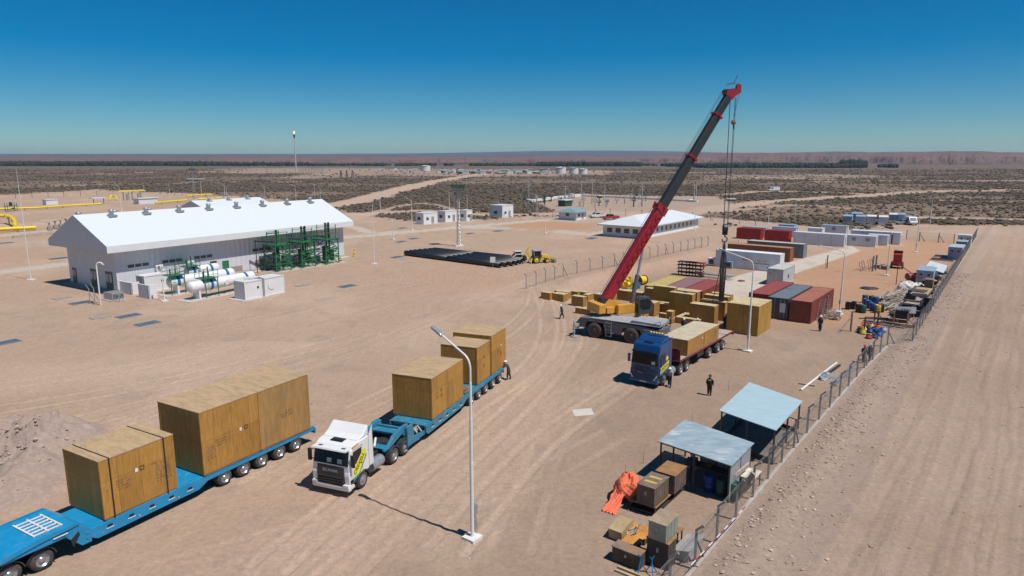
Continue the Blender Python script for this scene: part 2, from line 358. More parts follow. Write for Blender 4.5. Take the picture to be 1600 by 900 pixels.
# ------------------------------------------------------------------ the ground: one sheet, finer near the yard
def catmull(P, n=6):
    P = [Vector((p[0], p[1])) for p in P]; Q = [P[0] * 2 - P[1]] + P + [P[-1] * 2 - P[-2]]; out = []
    for i in range(1, len(Q) - 2):
        for k in range(n):
            t = k / n; a, b, c, d = Q[i - 1:i + 3]
            v = .5 * ((2 * b) + (c - a) * t + (2 * a - 5 * b + 4 * c - d) * t * t + (3 * b - a - 3 * c + d) * t ** 3); out.append((v.x, v.y))
    out.append((P[-1].x, P[-1].y)); return out
UA, WA = axes(YA)
FENCE = PX((1000, 985), (1120, 847), (1240, 703), (1350, 578), (1386, 542), (1425, 536), (1525, 371))
FENCE[0] = tuple((G(1085, 890) - UA * 14)[:2]); FENCE[1] = tuple(G(1085, 890)[:2])
def ground():
    ys = list(np.linspace(-60, 20, 14)) + list(1 / np.linspace(1 / 22, 1 / 1450, 600)) + list(np.geomspace(1500, 40000, 60))
    ys = np.array(ys); c = np.linspace(-1, 1, 1451); nr, nc = len(ys), len(c)
    Y = np.repeat(ys[:, None], nc, 1); X = c[None, :] * (1.2 * np.abs(Y) + 22 + 80 * (Y < 21))
    X[:14] = c[None, :] * 110
    Z = np.zeros_like(X)
    base = np.array((.395, .279, .200)); pale = np.array((.475, .345, .255)); dark = np.array((.295, .215, .168)); clay = np.array((.44, .245, .140))
    conc = np.array((.47, .41, .345)); scrubs = np.array((.122, .090, .066)); gravel = np.array((.335, .262, .215)); roadc = np.array((.415, .305, .235))
    def M(col, k): return col * (1 - k[..., None])
    C = np.zeros(X.shape + (3,)); C[:] = base
    def lay(col, k): nonlocal C; k = np.clip(k, 0, 1)[..., None]; C = C * (1 - k) + col * k
    n1 = fbm(X / 14, Y / 14, 6, 3); n2 = fbm(X / 2.3, Y / 2.3, 5, 11); n3 = fbm(X / 60, Y / 60, 5, 5); n4 = fbm(X / .7, Y / .7, 3, 21)
    lay(pale, sstep(.45, .7, n1) * .6); lay(dark, sstep(.52, .78, n2) * .35 + sstep(.5, .8, n4) * .2); lay(clay, sstep(.55, .8, n3) * .25)
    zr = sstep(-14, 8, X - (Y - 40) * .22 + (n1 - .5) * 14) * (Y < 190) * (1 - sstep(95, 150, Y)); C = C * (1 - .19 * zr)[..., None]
    # right-hand side of the fence: gravelly road shoulder
    fd = line_dist(X, Y, FENCE); side = (X - FENCE[1][0]) * math.sin(R(YA)) - (Y - FENCE[1][1]) * math.cos(R(YA))
    right = (side > 0)
    sh = right * (1 - sstep(3.2, 5.5, side + n2 * 3 - 1.5)) * (Y < 180)
    lay(gravel, sh * .55)
    gp = PX((1395, 545), (1440, 480), (1470, 430), (1490, 405), (1500, 440), (1480, 480), (1440, 530))
    lay(dark * .92, (1 - sstep(-1.0, 1.2, poly_sd(X, Y, gp) + (n2 - .5) * 3)) * .75)
    # concrete and hard-packed areas inside the yard
    yard = [tuple(G(1120, 470)[:2]), tuple(G(1122, 420)[:2]), tuple(G(1200, 385)[:2]), tuple(G(1340, 388)[:2])]
    o = G(1120, 470); pc = [(o + UA * a + WA * b)[:2] for a, b in ((8, -4), (8, 9), (50, 9), (62, 22), (92, 22), (92, -4))]
    cl = PX((1200, 500), (1100, 452), (1250, 400), (1400, 383), (1500, 372), (1470, 420), (1400, 480), (1330, 505))
    lay(clay, (1 - sstep(-4, 4, poly_sd(X, Y, cl) + (n1 - .5) * 10)) * (.45 + .5 * n1))
    padk = PX((1128, 437), (1330, 384), (1345, 392), (1200, 442), (1160, 470), (1100, 458)); 
    k = (1 - sstep(-.15, .15, poly_sd(X, Y, padk))); lay(conc * (1 + .1), k * .95); lay(dark, k * sstep(.55, .75, n2) * .35)
    cl2 = PX((1240, 396), (1300, 385), (1330, 390), (1250, 412))
    # pale concrete driveways at the back left
    def road(pts, wd, col, a=1.0, soft=.15, wob=0):
        nonlocal C
        dd = line_dist(X, Y, catmull(PX(*pts), 4)) + (n2 - .5) * wob; lay(col, (1 - sstep(wd - soft, wd + soft, dd)) * a)
    road([(-60, 432), (60, 418), (120, 411), (330, 388), (540, 371), (600, 366), (700, 357), (790, 349), (900, 341), (1010, 338)], 2.4, conc, .85)
    road([(440, 346), (545, 354), (580, 363), (640, 361)], 1.8, conc, .8)
    road([(720, 355), (840, 358), (930, 366), (990, 352)], 3.2, conc, .7)
    ov = PX((790, 352), (850, 346), (900, 349), (935, 352), (920, 358), (850, 361), (800, 357)); lay(clay * .95, (1 - sstep(-.5, .5, poly_sd(X, Y, ov))) * .8)
    road([(-40, 375), (20, 366), (80, 360)], 2.0, conc, .8); road([(-40, 352), (60, 350), (100, 346)], 1.2, conc, .8)
    # scrub land and the dirt tracks across it
    edge = PX((-900, 318), (0, 305), (100, 299), (160, 296), (300, 303), (420, 310), (500, 318), (545, 332), (650, 345), (720, 343), (760, 343), (930, 333), (1100, 340), (1150, 352), (1290, 361), (1330, 357), (1420, 350), (1700, 356), (2600, 370))
    ed = edge + [(30000, 400), (30000, 39000), (-30000, 39000), (-30000, 300)]
    sd_ = poly_sd(X, Y, ed)
    sk = 1 - sstep(-6, 3, sd_ + (n1 - .5) * 16)
    vx = fbm(X / 26, Y / 45, 5, 31); vx2 = fbm(X / 120, Y / 60, 4, 37)
    lay(scrubs, sk * .92); lay(scrubs * .72, sk * sstep(.42, .6, vx) * .7); lay(base * .62, sk * sstep(.56, .72, vx2) * .6)
    plain = np.array((.138, .103, .080)); lay(plain, sk * sstep(420, 900, Y + (n3 - .5) * 260) * .55)
    veg = sk * (1 - sstep(.56, .66, vx2) * .8)
    def dirt(pts, wd, a=.9, col=None, soft=None):
        nonlocal veg, C
        dd = line_dist(X, Y, catmull(PX(*pts), 4)); k = (1 - sstep(wd * .7, wd * 1.25, dd + (n1 - .5) * wd)) * a
        lay(pale if col is None else col, k); veg = veg * (1 - np.clip(k * 1.6, 0, 1))
    dirt([(470, 325), (540, 318), (600, 303), (650, 290), (700, 280), (760, 272), (820, 268)], 8, .9, pale)
    dirt([(760, 272), (900, 268), (1100, 270)], 22, .55, roadc)
    dirt([(560, 335), (660, 330), (760, 336), (900, 333)], 6, .8)
    dirt([(545, 343), (600, 328), (660, 318), (720, 330), (780, 334)], 3, .6)
    dirt([(930, 331), (1060, 334), (1140, 322), (1240, 312), (1350, 306), (1450, 299), (1620, 296)], 7, .85)
    dirt([(1130, 304), (1190, 299), (1260, 300), (1330, 302)], 5, .7, pale)
    dirt([(1130, 331), (1240, 320), (1330, 326)], 3, .6)
    dirt([(1100, 343), (1200, 352), (1290, 362), (1400, 365), (1620, 361)], 7, .9, roadc)
    dirt([(1400, 340), (1480, 341), (1620, 344)], 5, .8, pale)
    dirt([(1280, 284), (1420, 282), (1620, 282)], 9, .6, pale); dirt([(1180, 277), (1300, 281), (1400, 282)], 10, .6)
    dirt([(1440, 312), (1520, 314), (1640, 315)], 3, .6)
    dirt([(-30, 272), (130, 272), (260, 269), (350, 268)], 12, .5, pale)
    dirt([(380, 283), (280, 288), (330, 283), (560, 285)], 4, .5, pale); dirt([(60, 289), (120, 290), (170, 288)], 5, .5, pale)
    def zone(pts, a, col, soft=10, wob=30):
        nonlocal veg
        k = (1 - sstep(-soft, soft, poly_sd(X, Y, PX(*pts)) + (n3 - .5) * wob)) * a; lay(col, k); veg = veg * (1 - np.clip(k * 1.5, 0, 1))
    zone([(340, 264), (460, 262), (640, 264), (950, 266), (960, 273), (760, 277), (600, 274), (470, 280), (430, 278), (480, 271), (350, 270)], .55, roadc)
    zone([(840, 318), (900, 303), (1010, 306), (1120, 306), (1160, 330), (1040, 334), (880, 336)], .8, roadc, 3, 8)
    zone([(860, 340), (940, 335), (1110, 345), (1110, 352), (860, 346)], .8, roadc, 1, 2)
    zone([(1080, 275), (1290, 272), (1400, 275), (1330, 279), (1100, 281)], .4, pale)
    far = sstep(1100, 2400, Y); lay(np.array((.15, .115, .095)), far * .8)
    lay(np.array((.12, .105, .075)), (1 - sstep(60, 220, np.abs(Y - 1380 - (n3 - .5) * 300))) * sstep(.35, .6, fbm(X / 160, Y / 60, 4, 77)) * .8)
    veg = veg * (Y > 120)
    # wheel tracks: two ruts per pass
    tr = [[(-60, 612), (250, 566), (500, 505), (700, 448), (830, 422), (1000, 396), (1120, 372)], [(-60, 575), (200, 540), (450, 489), (650, 442), (850, 415), (1000, 388)],
          [(-60, 650), (250, 598), (520, 535), (700, 482), (820, 444), (960, 410)], [(-60, 700), (300, 615), (560, 548), (740, 472), (840, 436)], [(100, 690), (380, 600), (600, 530), (770, 462), (850, 430)],
          [(560, 640), (690, 575), (790, 520), (835, 478), (845, 440)], [(815, 436), (850, 468), (858, 520), (830, 575), (720, 650), (560, 770), (420, 890)],
          [(830, 432), (875, 466), (897, 510), (880, 562), (780, 665), (640, 795), (520, 910)], [(1010, 560), (880, 622), (740, 742), (640, 870)], [(980, 600), (850, 690), (700, 860)],
          [(-60, 532), (180, 515), (420, 470), (640, 432), (800, 408), (900, 392)], [(400, 760), (600, 640), (780, 560), (868, 520), (880, 480), (840, 440)],
          [(240, 900), (520, 820), (800, 760), (960, 680)],
          [(950, 540), (905, 600), (860, 690), (800, 860)], [(-60, 500), (200, 480), (470, 450), (620, 425), (760, 400)]]
    rr = []
    for k in range(9): rr.append([tuple((G(1085, 890) + WA * (5.2 + k * 1.05 + .9 * math.sin(k * 2.1 + j)) + UA * t)[:2]) for j, t in enumerate((-16, 8, 30, 60, 95, 130, 175))])
    curves = [(catmull(PX(*t), 5), .45 if 7 < i < 9 or i > 10 else .9) for i, t in enumerate(tr)] + [(catmull(t, 5), .55) for t in rr]
    rows = ys; rut = np.zeros_like(X); crest = np.zeros_like(X)
    for pts, amp in curves:
        for off in (-.98, .98):
            P = []
            for i, p in enumerate(pts):
                a = Vector(pts[max(0, i - 1)]); b = Vector(pts[min(len(pts) - 1, i + 1)]); dd = (b - a).normalized(); P.append((p[0] - dd.y * off, p[1] + dd.x * off))
            for a, b in zip(P[:-1], P[1:]):
                y0, y1 = min(a[1], b[1]) - 1, max(a[1], b[1]) + 1
                j0, j1 = np.searchsorted(rows, y0), np.searchsorted(rows, y1)
                if j1 <= j0: continue
                xs, ysb = X[j0:j1], Y[j0:j1]; d_ = seg_dist(xs, ysb, a, b)
                wdt = .26 * (.7 + .6 * n1[j0:j1])
                rut[j0:j1] = np.maximum(rut[j0:j1], amp * (1 - sstep(wdt * .6, wdt * 1.3, d_))); crest[j0:j1] = np.maximum(crest[j0:j1], amp * (1 - sstep(.1, .28, np.abs(d_ - .42))))
    brk = sstep(.38, .68, fbm(X / 7, Y / 7, 4, 61)); lay(pale * 1.04, rut * (.10 + .48 * brk) * (.5 + n2)); lay(dark * 1.15, crest * (.04 + .2 * brk))
    Z += (-.035 * rut + .03 * crest) * (Y < 150)
    # broad swept lanes of paler fine dust
    for t, wd, a in (([(-60, 600), (300, 560), (560, 500), (760, 440), (1000, 396)], 5.0, .4), ([(830, 430), (880, 490), (850, 570), (700, 700), (480, 880)], 3.0, .35), ([(1000, 575), (860, 650), (700, 850)], 2.2, .3)):
        dd = line_dist(X[14:430], Y[14:430], catmull(PX(*t), 3)); k = np.zeros_like(X); k[14:430] = (1 - sstep(wd * .4, wd * 1.5, dd)) * a; lay(pale * 1.05, k)
    lane = (side > 6) & (side < 17) & (Y < 200); lay(roadc * .86, lane * .3 * sstep(.3, .6, n1)); lay(dark * 1.12, right * (Y < 200) * .12)
    for s0, w0, a in ((9.3, .25, .35), (10.9, .2, .25), (12.3, .35, .3), (7.0, .3, .3), (14.6, .5, .25)):
        k = (1 - sstep(w0 * .5, w0 * 1.6, np.abs(side - s0 - (n1 - .5) * 2.2))) * (Y < 190); lay(dark, k * a * sstep(.35, .6, n2)); Z += k * .035
    # relief: dirt bank along the middle fence, gravel shoulder, small roughness
    bank = PX((855, 462), (940, 432), (1020, 418), (1095, 398)); bd = line_dist(X, Y, bank); Z += .9 * np.exp(-(bd / 3.0) ** 2) * (.6 + .8 * n2) * (Y < 200); lay(pale * np.array((1.02, .95, .92)), np.exp(-(bd / 4.0) ** 2) * .5)
    Z += (fbm(X / 1.1, Y / 1.1, 4, 91) - .5) * (.06 * sh + .022) * (Y < 220); Z += (right & (Y < 200)) * .22 * np.exp(-((side - 1.6) / 1.0) ** 2)
    Z += (right & (Y < 240)) * (sstep(15, 19, side) * .5 * n2)
    Z += sk * (fbm(X / 60, Y / 60, 4, 93) - .5) * 1.2 * sstep(230, 500, Y) * (Y < 3000)
    # spoil heaps at the left edge
    for (px, py, r, h) in ((95, 690, 3.4, 1.35), (15, 700, 3.2, 1.0), (55, 735, 3.0, .9), (10, 770, 3.6, .8), (140, 700, 2.4, .6), (60, 712, 2.2, .9), (-50, 720, 4, 1.2)):
        g = G(px, py); e = np.hypot((X - g.x), (Y - g.y) * 1.05) / r; hp = 1.5 * h * np.clip(1 - e, 0, 1) ** 1.15
        k = (hp > 0) & (Y < 80); Z += np.where(k, hp * (.75 + .55 * n4) , 0); lay(np.array((.345, .262, .222)), np.where(k, np.clip(hp / h * 3, 0, 1), 0) * .85)
    C *= (1 + (fbm(X / .35, Y / .35, 2, 99) - .5) * .12 * (Y < 120))[..., None]
    me = bpy.data.meshes.new('ground'); nv = nr * nc
    me.vertices.add(nv); co = np.stack([X, Y, Z], -1).reshape(-1); me.vertices.foreach_set('co', co.astype(np.float32))
    j, i = np.meshgrid(np.arange(nr - 1), np.arange(nc - 1), indexing='ij'); a = (j * nc + i).reshape(-1)
    q = np.stack([a, a + 1, a + nc + 1, a + nc], -1).reshape(-1).astype(np.int32); nf = len(a)
    me.loops.add(nf * 4); me.loops.foreach_set('vertex_index', q); me.polygons.add(nf)
    me.polygons.foreach_set('loop_start', (np.arange(nf) * 4).astype(np.int32)); me.polygons.foreach_set('loop_total', np.full(nf, 4, np.int32)); me.polygons.foreach_set('use_smooth', np.ones(nf, bool)); me.update()
    ca = me.color_attributes.new('soil', 'FLOAT_COLOR', 'POINT'); ca.data.foreach_set('color', np.concatenate([C, np.ones(X.shape + (1,))], -1).reshape(-1).astype(np.float32))
    m, nt, p = new_mat('soil'); at = N(nt, 'ShaderNodeAttribute', attribute_name='soil').outputs['Color']; tc = N(nt, 'ShaderNodeTexCoord').outputs['Object']
    f1 = noise(nt, tc, 3.5, 8, .72); f2 = noise(nt, vmap(nt, tc, (1, .12, 1), (0, 0, R(35))), 1.4, 6, .65); f3 = noise(nt, tc, 22, 3, .6)
    c = mix(nt, 1.0, at, ramp(nt, f1, [(.3, .80), (.7, 1.14)]), 'MULTIPLY'); c = mix(nt, 1.0, c, ramp(nt, f2, [(.3, .955), (.7, 1.035)]), 'MULTIPLY'); c = mix(nt, 1.0, c, ramp(nt, f3, [(.34, .72), (.44, 1.0)]), 'MULTIPLY'); c = mix(nt, ramp(nt, f3, [(.66, 0.0), (.72, .35)]), c, (.55, .46, .38))
    nt.links.new(c, p.inputs['Base Color']); p.inputs['Roughness'].default_value = .95; p.inputs['Specular IOR Level'].default_value = .15
    ad = N(nt, 'ShaderNodeMath', operation='ADD'); nt.links.new(f1, ad.inputs[0]); nt.links.new(f3, ad.inputs[1]); bump(nt, p, ad.outputs[0], .05, .8)
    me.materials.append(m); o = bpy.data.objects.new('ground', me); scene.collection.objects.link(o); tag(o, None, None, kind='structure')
    return X, Y, Z, veg, ys, c
gX, gY, gZ, gVeg, gys, _ = ground()
def gz(x, y):       # ground height under a point
    j = int(np.clip(np.searchsorted(gys, y), 0, len(gys) - 1)); row = gX[j]; i = int(np.clip(np.searchsorted(row, x), 0, gX.shape[1] - 1)); return float(gZ[j, i])

def np_mesh(name, V, Fc, m, kind=None, colors=None, smooth=False):
    me = bpy.data.meshes.new(name); me.vertices.add(len(V)); me.vertices.foreach_set('co', V.astype(np.float32).reshape(-1))
    nf, k = Fc.shape; me.loops.add(nf * k); me.loops.foreach_set('vertex_index', Fc.astype(np.int32).reshape(-1)); me.polygons.add(nf)
    me.polygons.foreach_set('loop_start', (np.arange(nf) * k).astype(np.int32)); me.polygons.foreach_set('loop_total', np.full(nf, k, np.int32))
    me.polygons.foreach_set('use_smooth', np.full(nf, smooth)); me.update()
    if colors is not None:
        ca = me.color_attributes.new('tint', 'FLOAT_COLOR', 'POINT'); ca.data.foreach_set('color', np.concatenate([colors, np.ones((len(colors), 1))], 1).astype(np.float32).reshape(-1))
    me.materials.append(m); o = bpy.data.objects.new(name, me); scene.collection.objects.link(o)
    if kind: o['kind'] = kind
    return o
def tint_mat(name, rough=.9):
    m, nt, p = new_mat(name); at = N(nt, 'ShaderNodeAttribute', attribute_name='tint').outputs['Color']; tc = N(nt, 'ShaderNodeTexCoord').outputs['Object']
    c = mix(nt, 1.0, at, ramp(nt, noise(nt, tc, 2.5, 4), [(.3, .75), (.7, 1.2)]), 'MULTIPLY'); nt.links.new(c, p.inputs['Base Color']); p.inputs['Roughness'].default_value = rough; p.inputs['Specular IOR Level'].default_value = .2; return m
TINT = tint_mat('tinted'); 
ICO = None
def ico():
    bm = bmesh.new(); bmesh.ops.create_icosphere(bm, subdivisions=1, radius=1); v = np.array([q.co[:] for q in bm.verts]); f = np.array([[x.index for x in q.verts] for q in bm.faces]); bm.free(); return v, f
IV, IF = ico()
rng = np.random.default_rng(5)
def clumps(name, P, S, cols, m, jit=.35, kind='stuff', label=None, cat=None):
    n = len(P); k = len(IV); V = IV[None] * (1 + (rng.random((n, k, 1)) - .5) * 2 * jit)
    th = rng.random(n) * 6.283; cs, sn = np.cos(th), np.sin(th); x = V[..., 0] * cs[:, None] - V[..., 1] * sn[:, None]; y = V[..., 0] * sn[:, None] + V[..., 1] * cs[:, None]
    V = np.stack([x, y, V[..., 2]], -1) * S[:, None, :] + P[:, None, :]
    Fc = IF[None] + (np.arange(n) * k)[:, None, None]
    o = np_mesh(name, V.reshape(-1, 3), Fc.reshape(-1, 3), m, kind, np.repeat(cols, k, 0)); tag(o, label, cat); return o
# shrubs of the steppe: too many to count
def scrub():
    P = []; S = []; Cc = []
    tot = 0
    while tot < 75000:
        n = 60000; yq = 1 / (1 / 1150 + (1 / 120 - 1 / 1150) * rng.random(n) ** 1.25); j = np.clip(np.searchsorted(gys, yq), 1, len(gys) - 2); i = (rng.random(n) * (gX.shape[1] - 1)).astype(int)
        keep = (rng.random(n) < gVeg[j, i] * .9) & (gY[j, i] > 120) & (gY[j, i] < 1100)
        j, i = j[keep], i[keep]; dy = np.gradient(gys)[j]
        y = gY[j, i] + (rng.random(len(j)) - .5) * dy * 1.2; x = gX[j, i] + (rng.random(len(j)) - .5) * gY[j, i] * .003
        r = (.20 + rng.random(len(j)) ** 3 * .7) * (1 + np.clip(y - 300, 0, 800) / 1100)
        P.append(np.stack([x, y, gZ[j, i] + r * .25], -1)); S.append(np.stack([r, r, r * (.5 + .3 * rng.random(len(j)))], -1)); tot += len(j)
        t = rng.random((len(j), 1)); Cc.append(np.array((.088, .070, .048)) * (1 - t) + np.array((.132, .102, .076)) * t)
    clumps('scrub', np.concatenate(P), np.concatenate(S), np.concatenate(Cc), TINT, .4, 'stuff', 'low olive and brown shrubs scattered over the dry plain', None)
scrub()
def rocks():
    n = 8000; t = rng.random(n) * 118 - 12; s = np.abs(rng.normal(0, 1.6, n)) + .5 + (rng.random(n) < .12) * rng.random(n) * 14
    o = np.array(FENCE[1]); x = o[0] + UA.x * t + WA.x * s; y = o[1] + UA.y * t + WA.y * s
    r = .02 + rng.random(n) ** 6 * .10
    m2 = 4200; x2 = rng.random(m2) ** .7 * 78 - 32; y2 = 26 + rng.random(m2) ** 1.5 * 60; r2 = .012 + rng.random(m2) ** 5 * .05
    g = [G(80, 715), G(20, 750)]; m3 = 700; x3 = g[0].x - 3 + rng.normal(0, 3.4, m3); y3 = g[0].y - 1 + rng.normal(0, 2.6, m3); r3 = .02 + rng.random(m3) ** 5 * .12
    x = np.concatenate([x, x2, x3]); y = np.concatenate([y, y2, y3]); r = np.concatenate([r, r2, r3])
    z = np.array([gz(a, b) for a, b in zip(x, y)]) + r * .2; q = rng.random((len(x), 1))
    clumps('rocks', np.stack([x, y, z], -1), np.stack([r * 1.2, r, r * .75], -1), np.array((.30, .21, .165)) * (1 - q) + np.array((.46, .35, .28)) * q, TINT, .28, 'stuff', 'loose stones along the outside of the fence and on the spoil heaps')
rocks()
# distant relief
def hills():
    ys = np.concatenate([np.linspace(1750, 3600, 90), np.geomspace(3700, 9500, 40)]); c = np.linspace(-1, 1, 1100)
    Y = np.repeat(ys[:, None], len(c), 1); X = c[None, :] * 1.25 * Y; ang = X / Y
    edge = 2250 + 500 * (fbm(ang * 9, ang * 0 + 3, 4, 8) - .5) + 260 * (fbm(ang * 60, Y / 900, 4, 9) - .5) - 250 * sstep(.3, .6, ang)
    top = 25 + 4 * (fbm(ang * 5, ang * 0, 4, 12) - .5) + 20 * sstep(.12, .42, ang) + 4 * (fbm(ang * 22, ang * 0 + 9, 4, 13) - .5) * (1 + 1.5 * sstep(.2, .5, ang))
    gully = fbm(X / 90, Y / 150, 5, 14)
    e2 = edge + (gully - .5) * 900
    H = top * (sstep(0, 260, Y - e2) * .55 + sstep(300, 800, Y - e2) * .3 + sstep(600, 2000, Y - e2) * .25) + (gully - .5) * 7 * sstep(-100, 300, Y - e2)
    # long plateau on the skyline behind; its distance-haze blue is painted in below
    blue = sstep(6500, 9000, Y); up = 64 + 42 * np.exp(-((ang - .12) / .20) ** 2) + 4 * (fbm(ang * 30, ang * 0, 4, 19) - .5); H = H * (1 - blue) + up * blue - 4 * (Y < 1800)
    t = H / np.maximum(top, 1); b = fbm(X / 200, H / 2.2, 4, 23)
    red = np.array((.135, .062, .055)); pink = np.array((.185, .115, .10)); brn = np.array((.075, .058, .055)); grey = np.array((.11, .09, .085))
    C = red[None, None] * (1 - b[..., None]) + pink[None, None] * b[..., None]
    k = sstep(.50, .66, fbm(X / 120, Y / 130, 5, 29))[..., None]; C = C * (1 - k * .7) + grey * k * .7
    flat = np.maximum(sstep(.93, 1.08, t), 1 - sstep(.02, .2, t))[..., None]; C = C * (1 - flat) + brn * flat
    rgt = sstep(.18, .45, ang)[..., None]; C = C * (1 - .45 * rgt) + np.array((.12, .085, .075)) * .45 * rgt
    C = np.where((Y > 6400)[..., None], np.array((.055, .065, .08)), C)  # distance haze put into the far plateau's colour as a blue tint
    nr, nc = X.shape; j, i = np.meshgrid(np.arange(nr - 1), np.arange(nc - 1), indexing='ij'); a = (j * nc + i).reshape(-1)
    m = tint_mat('badlands')
    np_mesh('hills', np.stack([X, Y, H], -1).reshape(-1, 3), np.stack([a, a + 1, a + nc + 1, a + nc], -1), m, 'structure', C.reshape(-1, 3), False)
hills()
def far_trees():
    P = []; S = []; C = []
    def belt(x0, x1, yb, n, h, dens=1.0, depth=60):
        for _ in range(n):
            px = x0 + (x1 - x0) * rng.random(); g = G(px, yb); 
            if fbm(np.array([px / 16.]), np.array([yb * 3.1]), 3, 41)[0] < .5 - .5 * dens + .12: continue
            x = g.x; y = g.y + (rng.random() - .5) * depth; hh = h * (.6 + .6 * rng.random())
            P.append((x, y, hh * .45)); S.append((2.2 + 2.5 * rng.random(), 3, hh * .55)); q = rng.random(); C.append((.018 + .012 * q, .034 + .014 * q, .028 + .008 * q))
    belt(-60, 330, 258.5, 2600, 9, 1.0, 260); belt(300, 470, 258.8, 500, 8, .6, 160); belt(470, 1020, 259, 900, 6, .55, 120)
    belt(840, 1000, 259.5, 500, 9, .8, 100); belt(1090, 1330, 262, 1100, 8, .9, 100); belt(1318, 1342, 262, 260, 13, 1, 60); belt(1380, 1390, 262, 40, 7, 1, 60); belt(1040, 1180, 260, 300, 7, .8, 100)
    clumps('distant_trees', np.array(P), np.array(S), np.array(C), TINT, .3, 'stuff', 'dark green belt of poplars and willows along the distant river')
far_trees()
# air
def haze():
    b = MB().box(-12500, 12500, -80, 11200, -3, 130)
    m = bpy.data.materials.new('air'); m.use_nodes = True; nt = m.node_tree; nt.nodes.remove(nt.nodes['Principled BSDF'])
    v = N(nt, 'ShaderNodeVolumePrincipled'); v.inputs['Color'].default_value = (.72, .84, 1, 1); v.inputs['Density'].default_value = 6.5e-5; v.inputs['Anisotropy'].default_value = .2
    nt.links.new(v.outputs[0], nt.nodes['Material Output'].inputs['Volume']); o = b.build('haze', m); o['kind'] = 'stuff'
haze()
# ------------------------------------------------------------------ crates and containers
def fit(corner, topy, leftx, rightx, ang=YA, z0=0.0, A=None, B=None, zt=None):
    """near corner, away along u by B, left along -w by A, from what the survey photo shows of one box"""
    o = G(corner[0], corner[1], z0); u, w_ = axes(ang); zt = HZ(corner, topy, z0) if zt is None else zt
    if A is None: A = solve_x(o, -w_, leftx, zt)
    if B is None: B = solve_x(o, u, rightx, zt)
    return o, A, B, zt
def crate_mb(A, B, z0, z1):
    """plywood case on skids: closed body with corner battens"""
    m = MB(); m.box(0, B, 0, A, z0 + .10, z1 - .03); 
    return m
def crate(o, A, B, z0, z1, ang, label, group, body=None, seams=(), straps=(), marks=True, lidmat=None):
    body = body or PLY; lidmat = lidmat or LID
    t = thing('wooden_crate', label, 'crate', (o.x, o.y, o.z), ang, group); h = z1 - z0
    b = MB(); b.box(0, B, 0, A, .10, h - .03); e = .012
    for x in (0, B - .11):
        b.box(x, x + .11, -e, 0.001, .1, h - .031); b.box(x, x + .11, A - .001, A + e, .1, h - .031)
    for y in (0.002, A - .112): b.box(-e, 0.001, y, y + .11, .1, h - .031)
    b.build('case', body, t)
    s = MB(); s.box(-.015, B + .015, -.015, A + .015, h - .03, h + .01); s.build('lid', lidmat, t)
    k = MB(); k.box(.04, B - .04, .04, A - .04, 0, .10); k.build('pallet_base', GREYW, t)
    for x in seams:
        q = MB(); q.box(x - .02, x + .02, -.006, 0, .1, h - .03); q.box(x - .02, x + .02, 0, A, h + .01, h + .014); q.build('seam', DARK, t)
    for x in straps:
        q = MB(); q.box(x - .035, x + .035, -.03, -.013, .0, h + .015); q.box(x - .035, x + .035, -.03, A + .03, h + .012, h + .024); q.box(x - .035, x + .035, A + .013, A + .03, 0, h + .015); q.build('strap', BLACK, t)
    return t
def mark_square(t, x, z, s=.22, y=-.014):
    q = MB(); w_ = .03
    q.box(x, x + s, y, y + .004, z, z + w_); q.box(x, x + s, y, y + .004, z + s - w_, z + s); q.box(x, x + w_, y, y + .004, z + w_, z + s - w_); q.box(x + s - w_, x + s, y, y + .004, z + w_, z + s - w_); q.build('stencil_square', BLACK, t)
def label_sheet(t, x, z, y=-.014, s=.2): q = MB(); q.box(x, x + s * .8, y, y + .004, z, z + s); q.build('paper_label', WHITE, t)
STENCIL = mat('stencil_ink', (.14, .085, .045), .8, var=.3, scale=20); STENB = mat('stencil_blue', (.07, .07, .12), .8, var=.3); STENR = mat('stencil_red', (.38, .06, .03), .8, var=.3)
def scrawl(t, x, z, w_, h, m, y=-.014, seed=1):      # rows of small illegible stencilled characters
    q = MB(); r = random.Random(seed); rows = max(1, int(h / .16)); ch = .10
    for i in range(rows):
        xx = x; zz = z + i * .16
        while xx < x + w_:
            cw = .035 + .03 * r.random()
            if r.random() < .8:
                q.box(xx, xx + .018, y, y + .003, zz, zz + ch * (.6 + .4 * r.random()))
                if r.random() < .6: q.box(xx + .02, xx + cw, y, y + .003, zz + ch * .4 * r.random(), zz + ch * .4 * r.random() + .02)
            xx += cw + .03
    q.build('stencil_text', m, t)
class Cont: pass
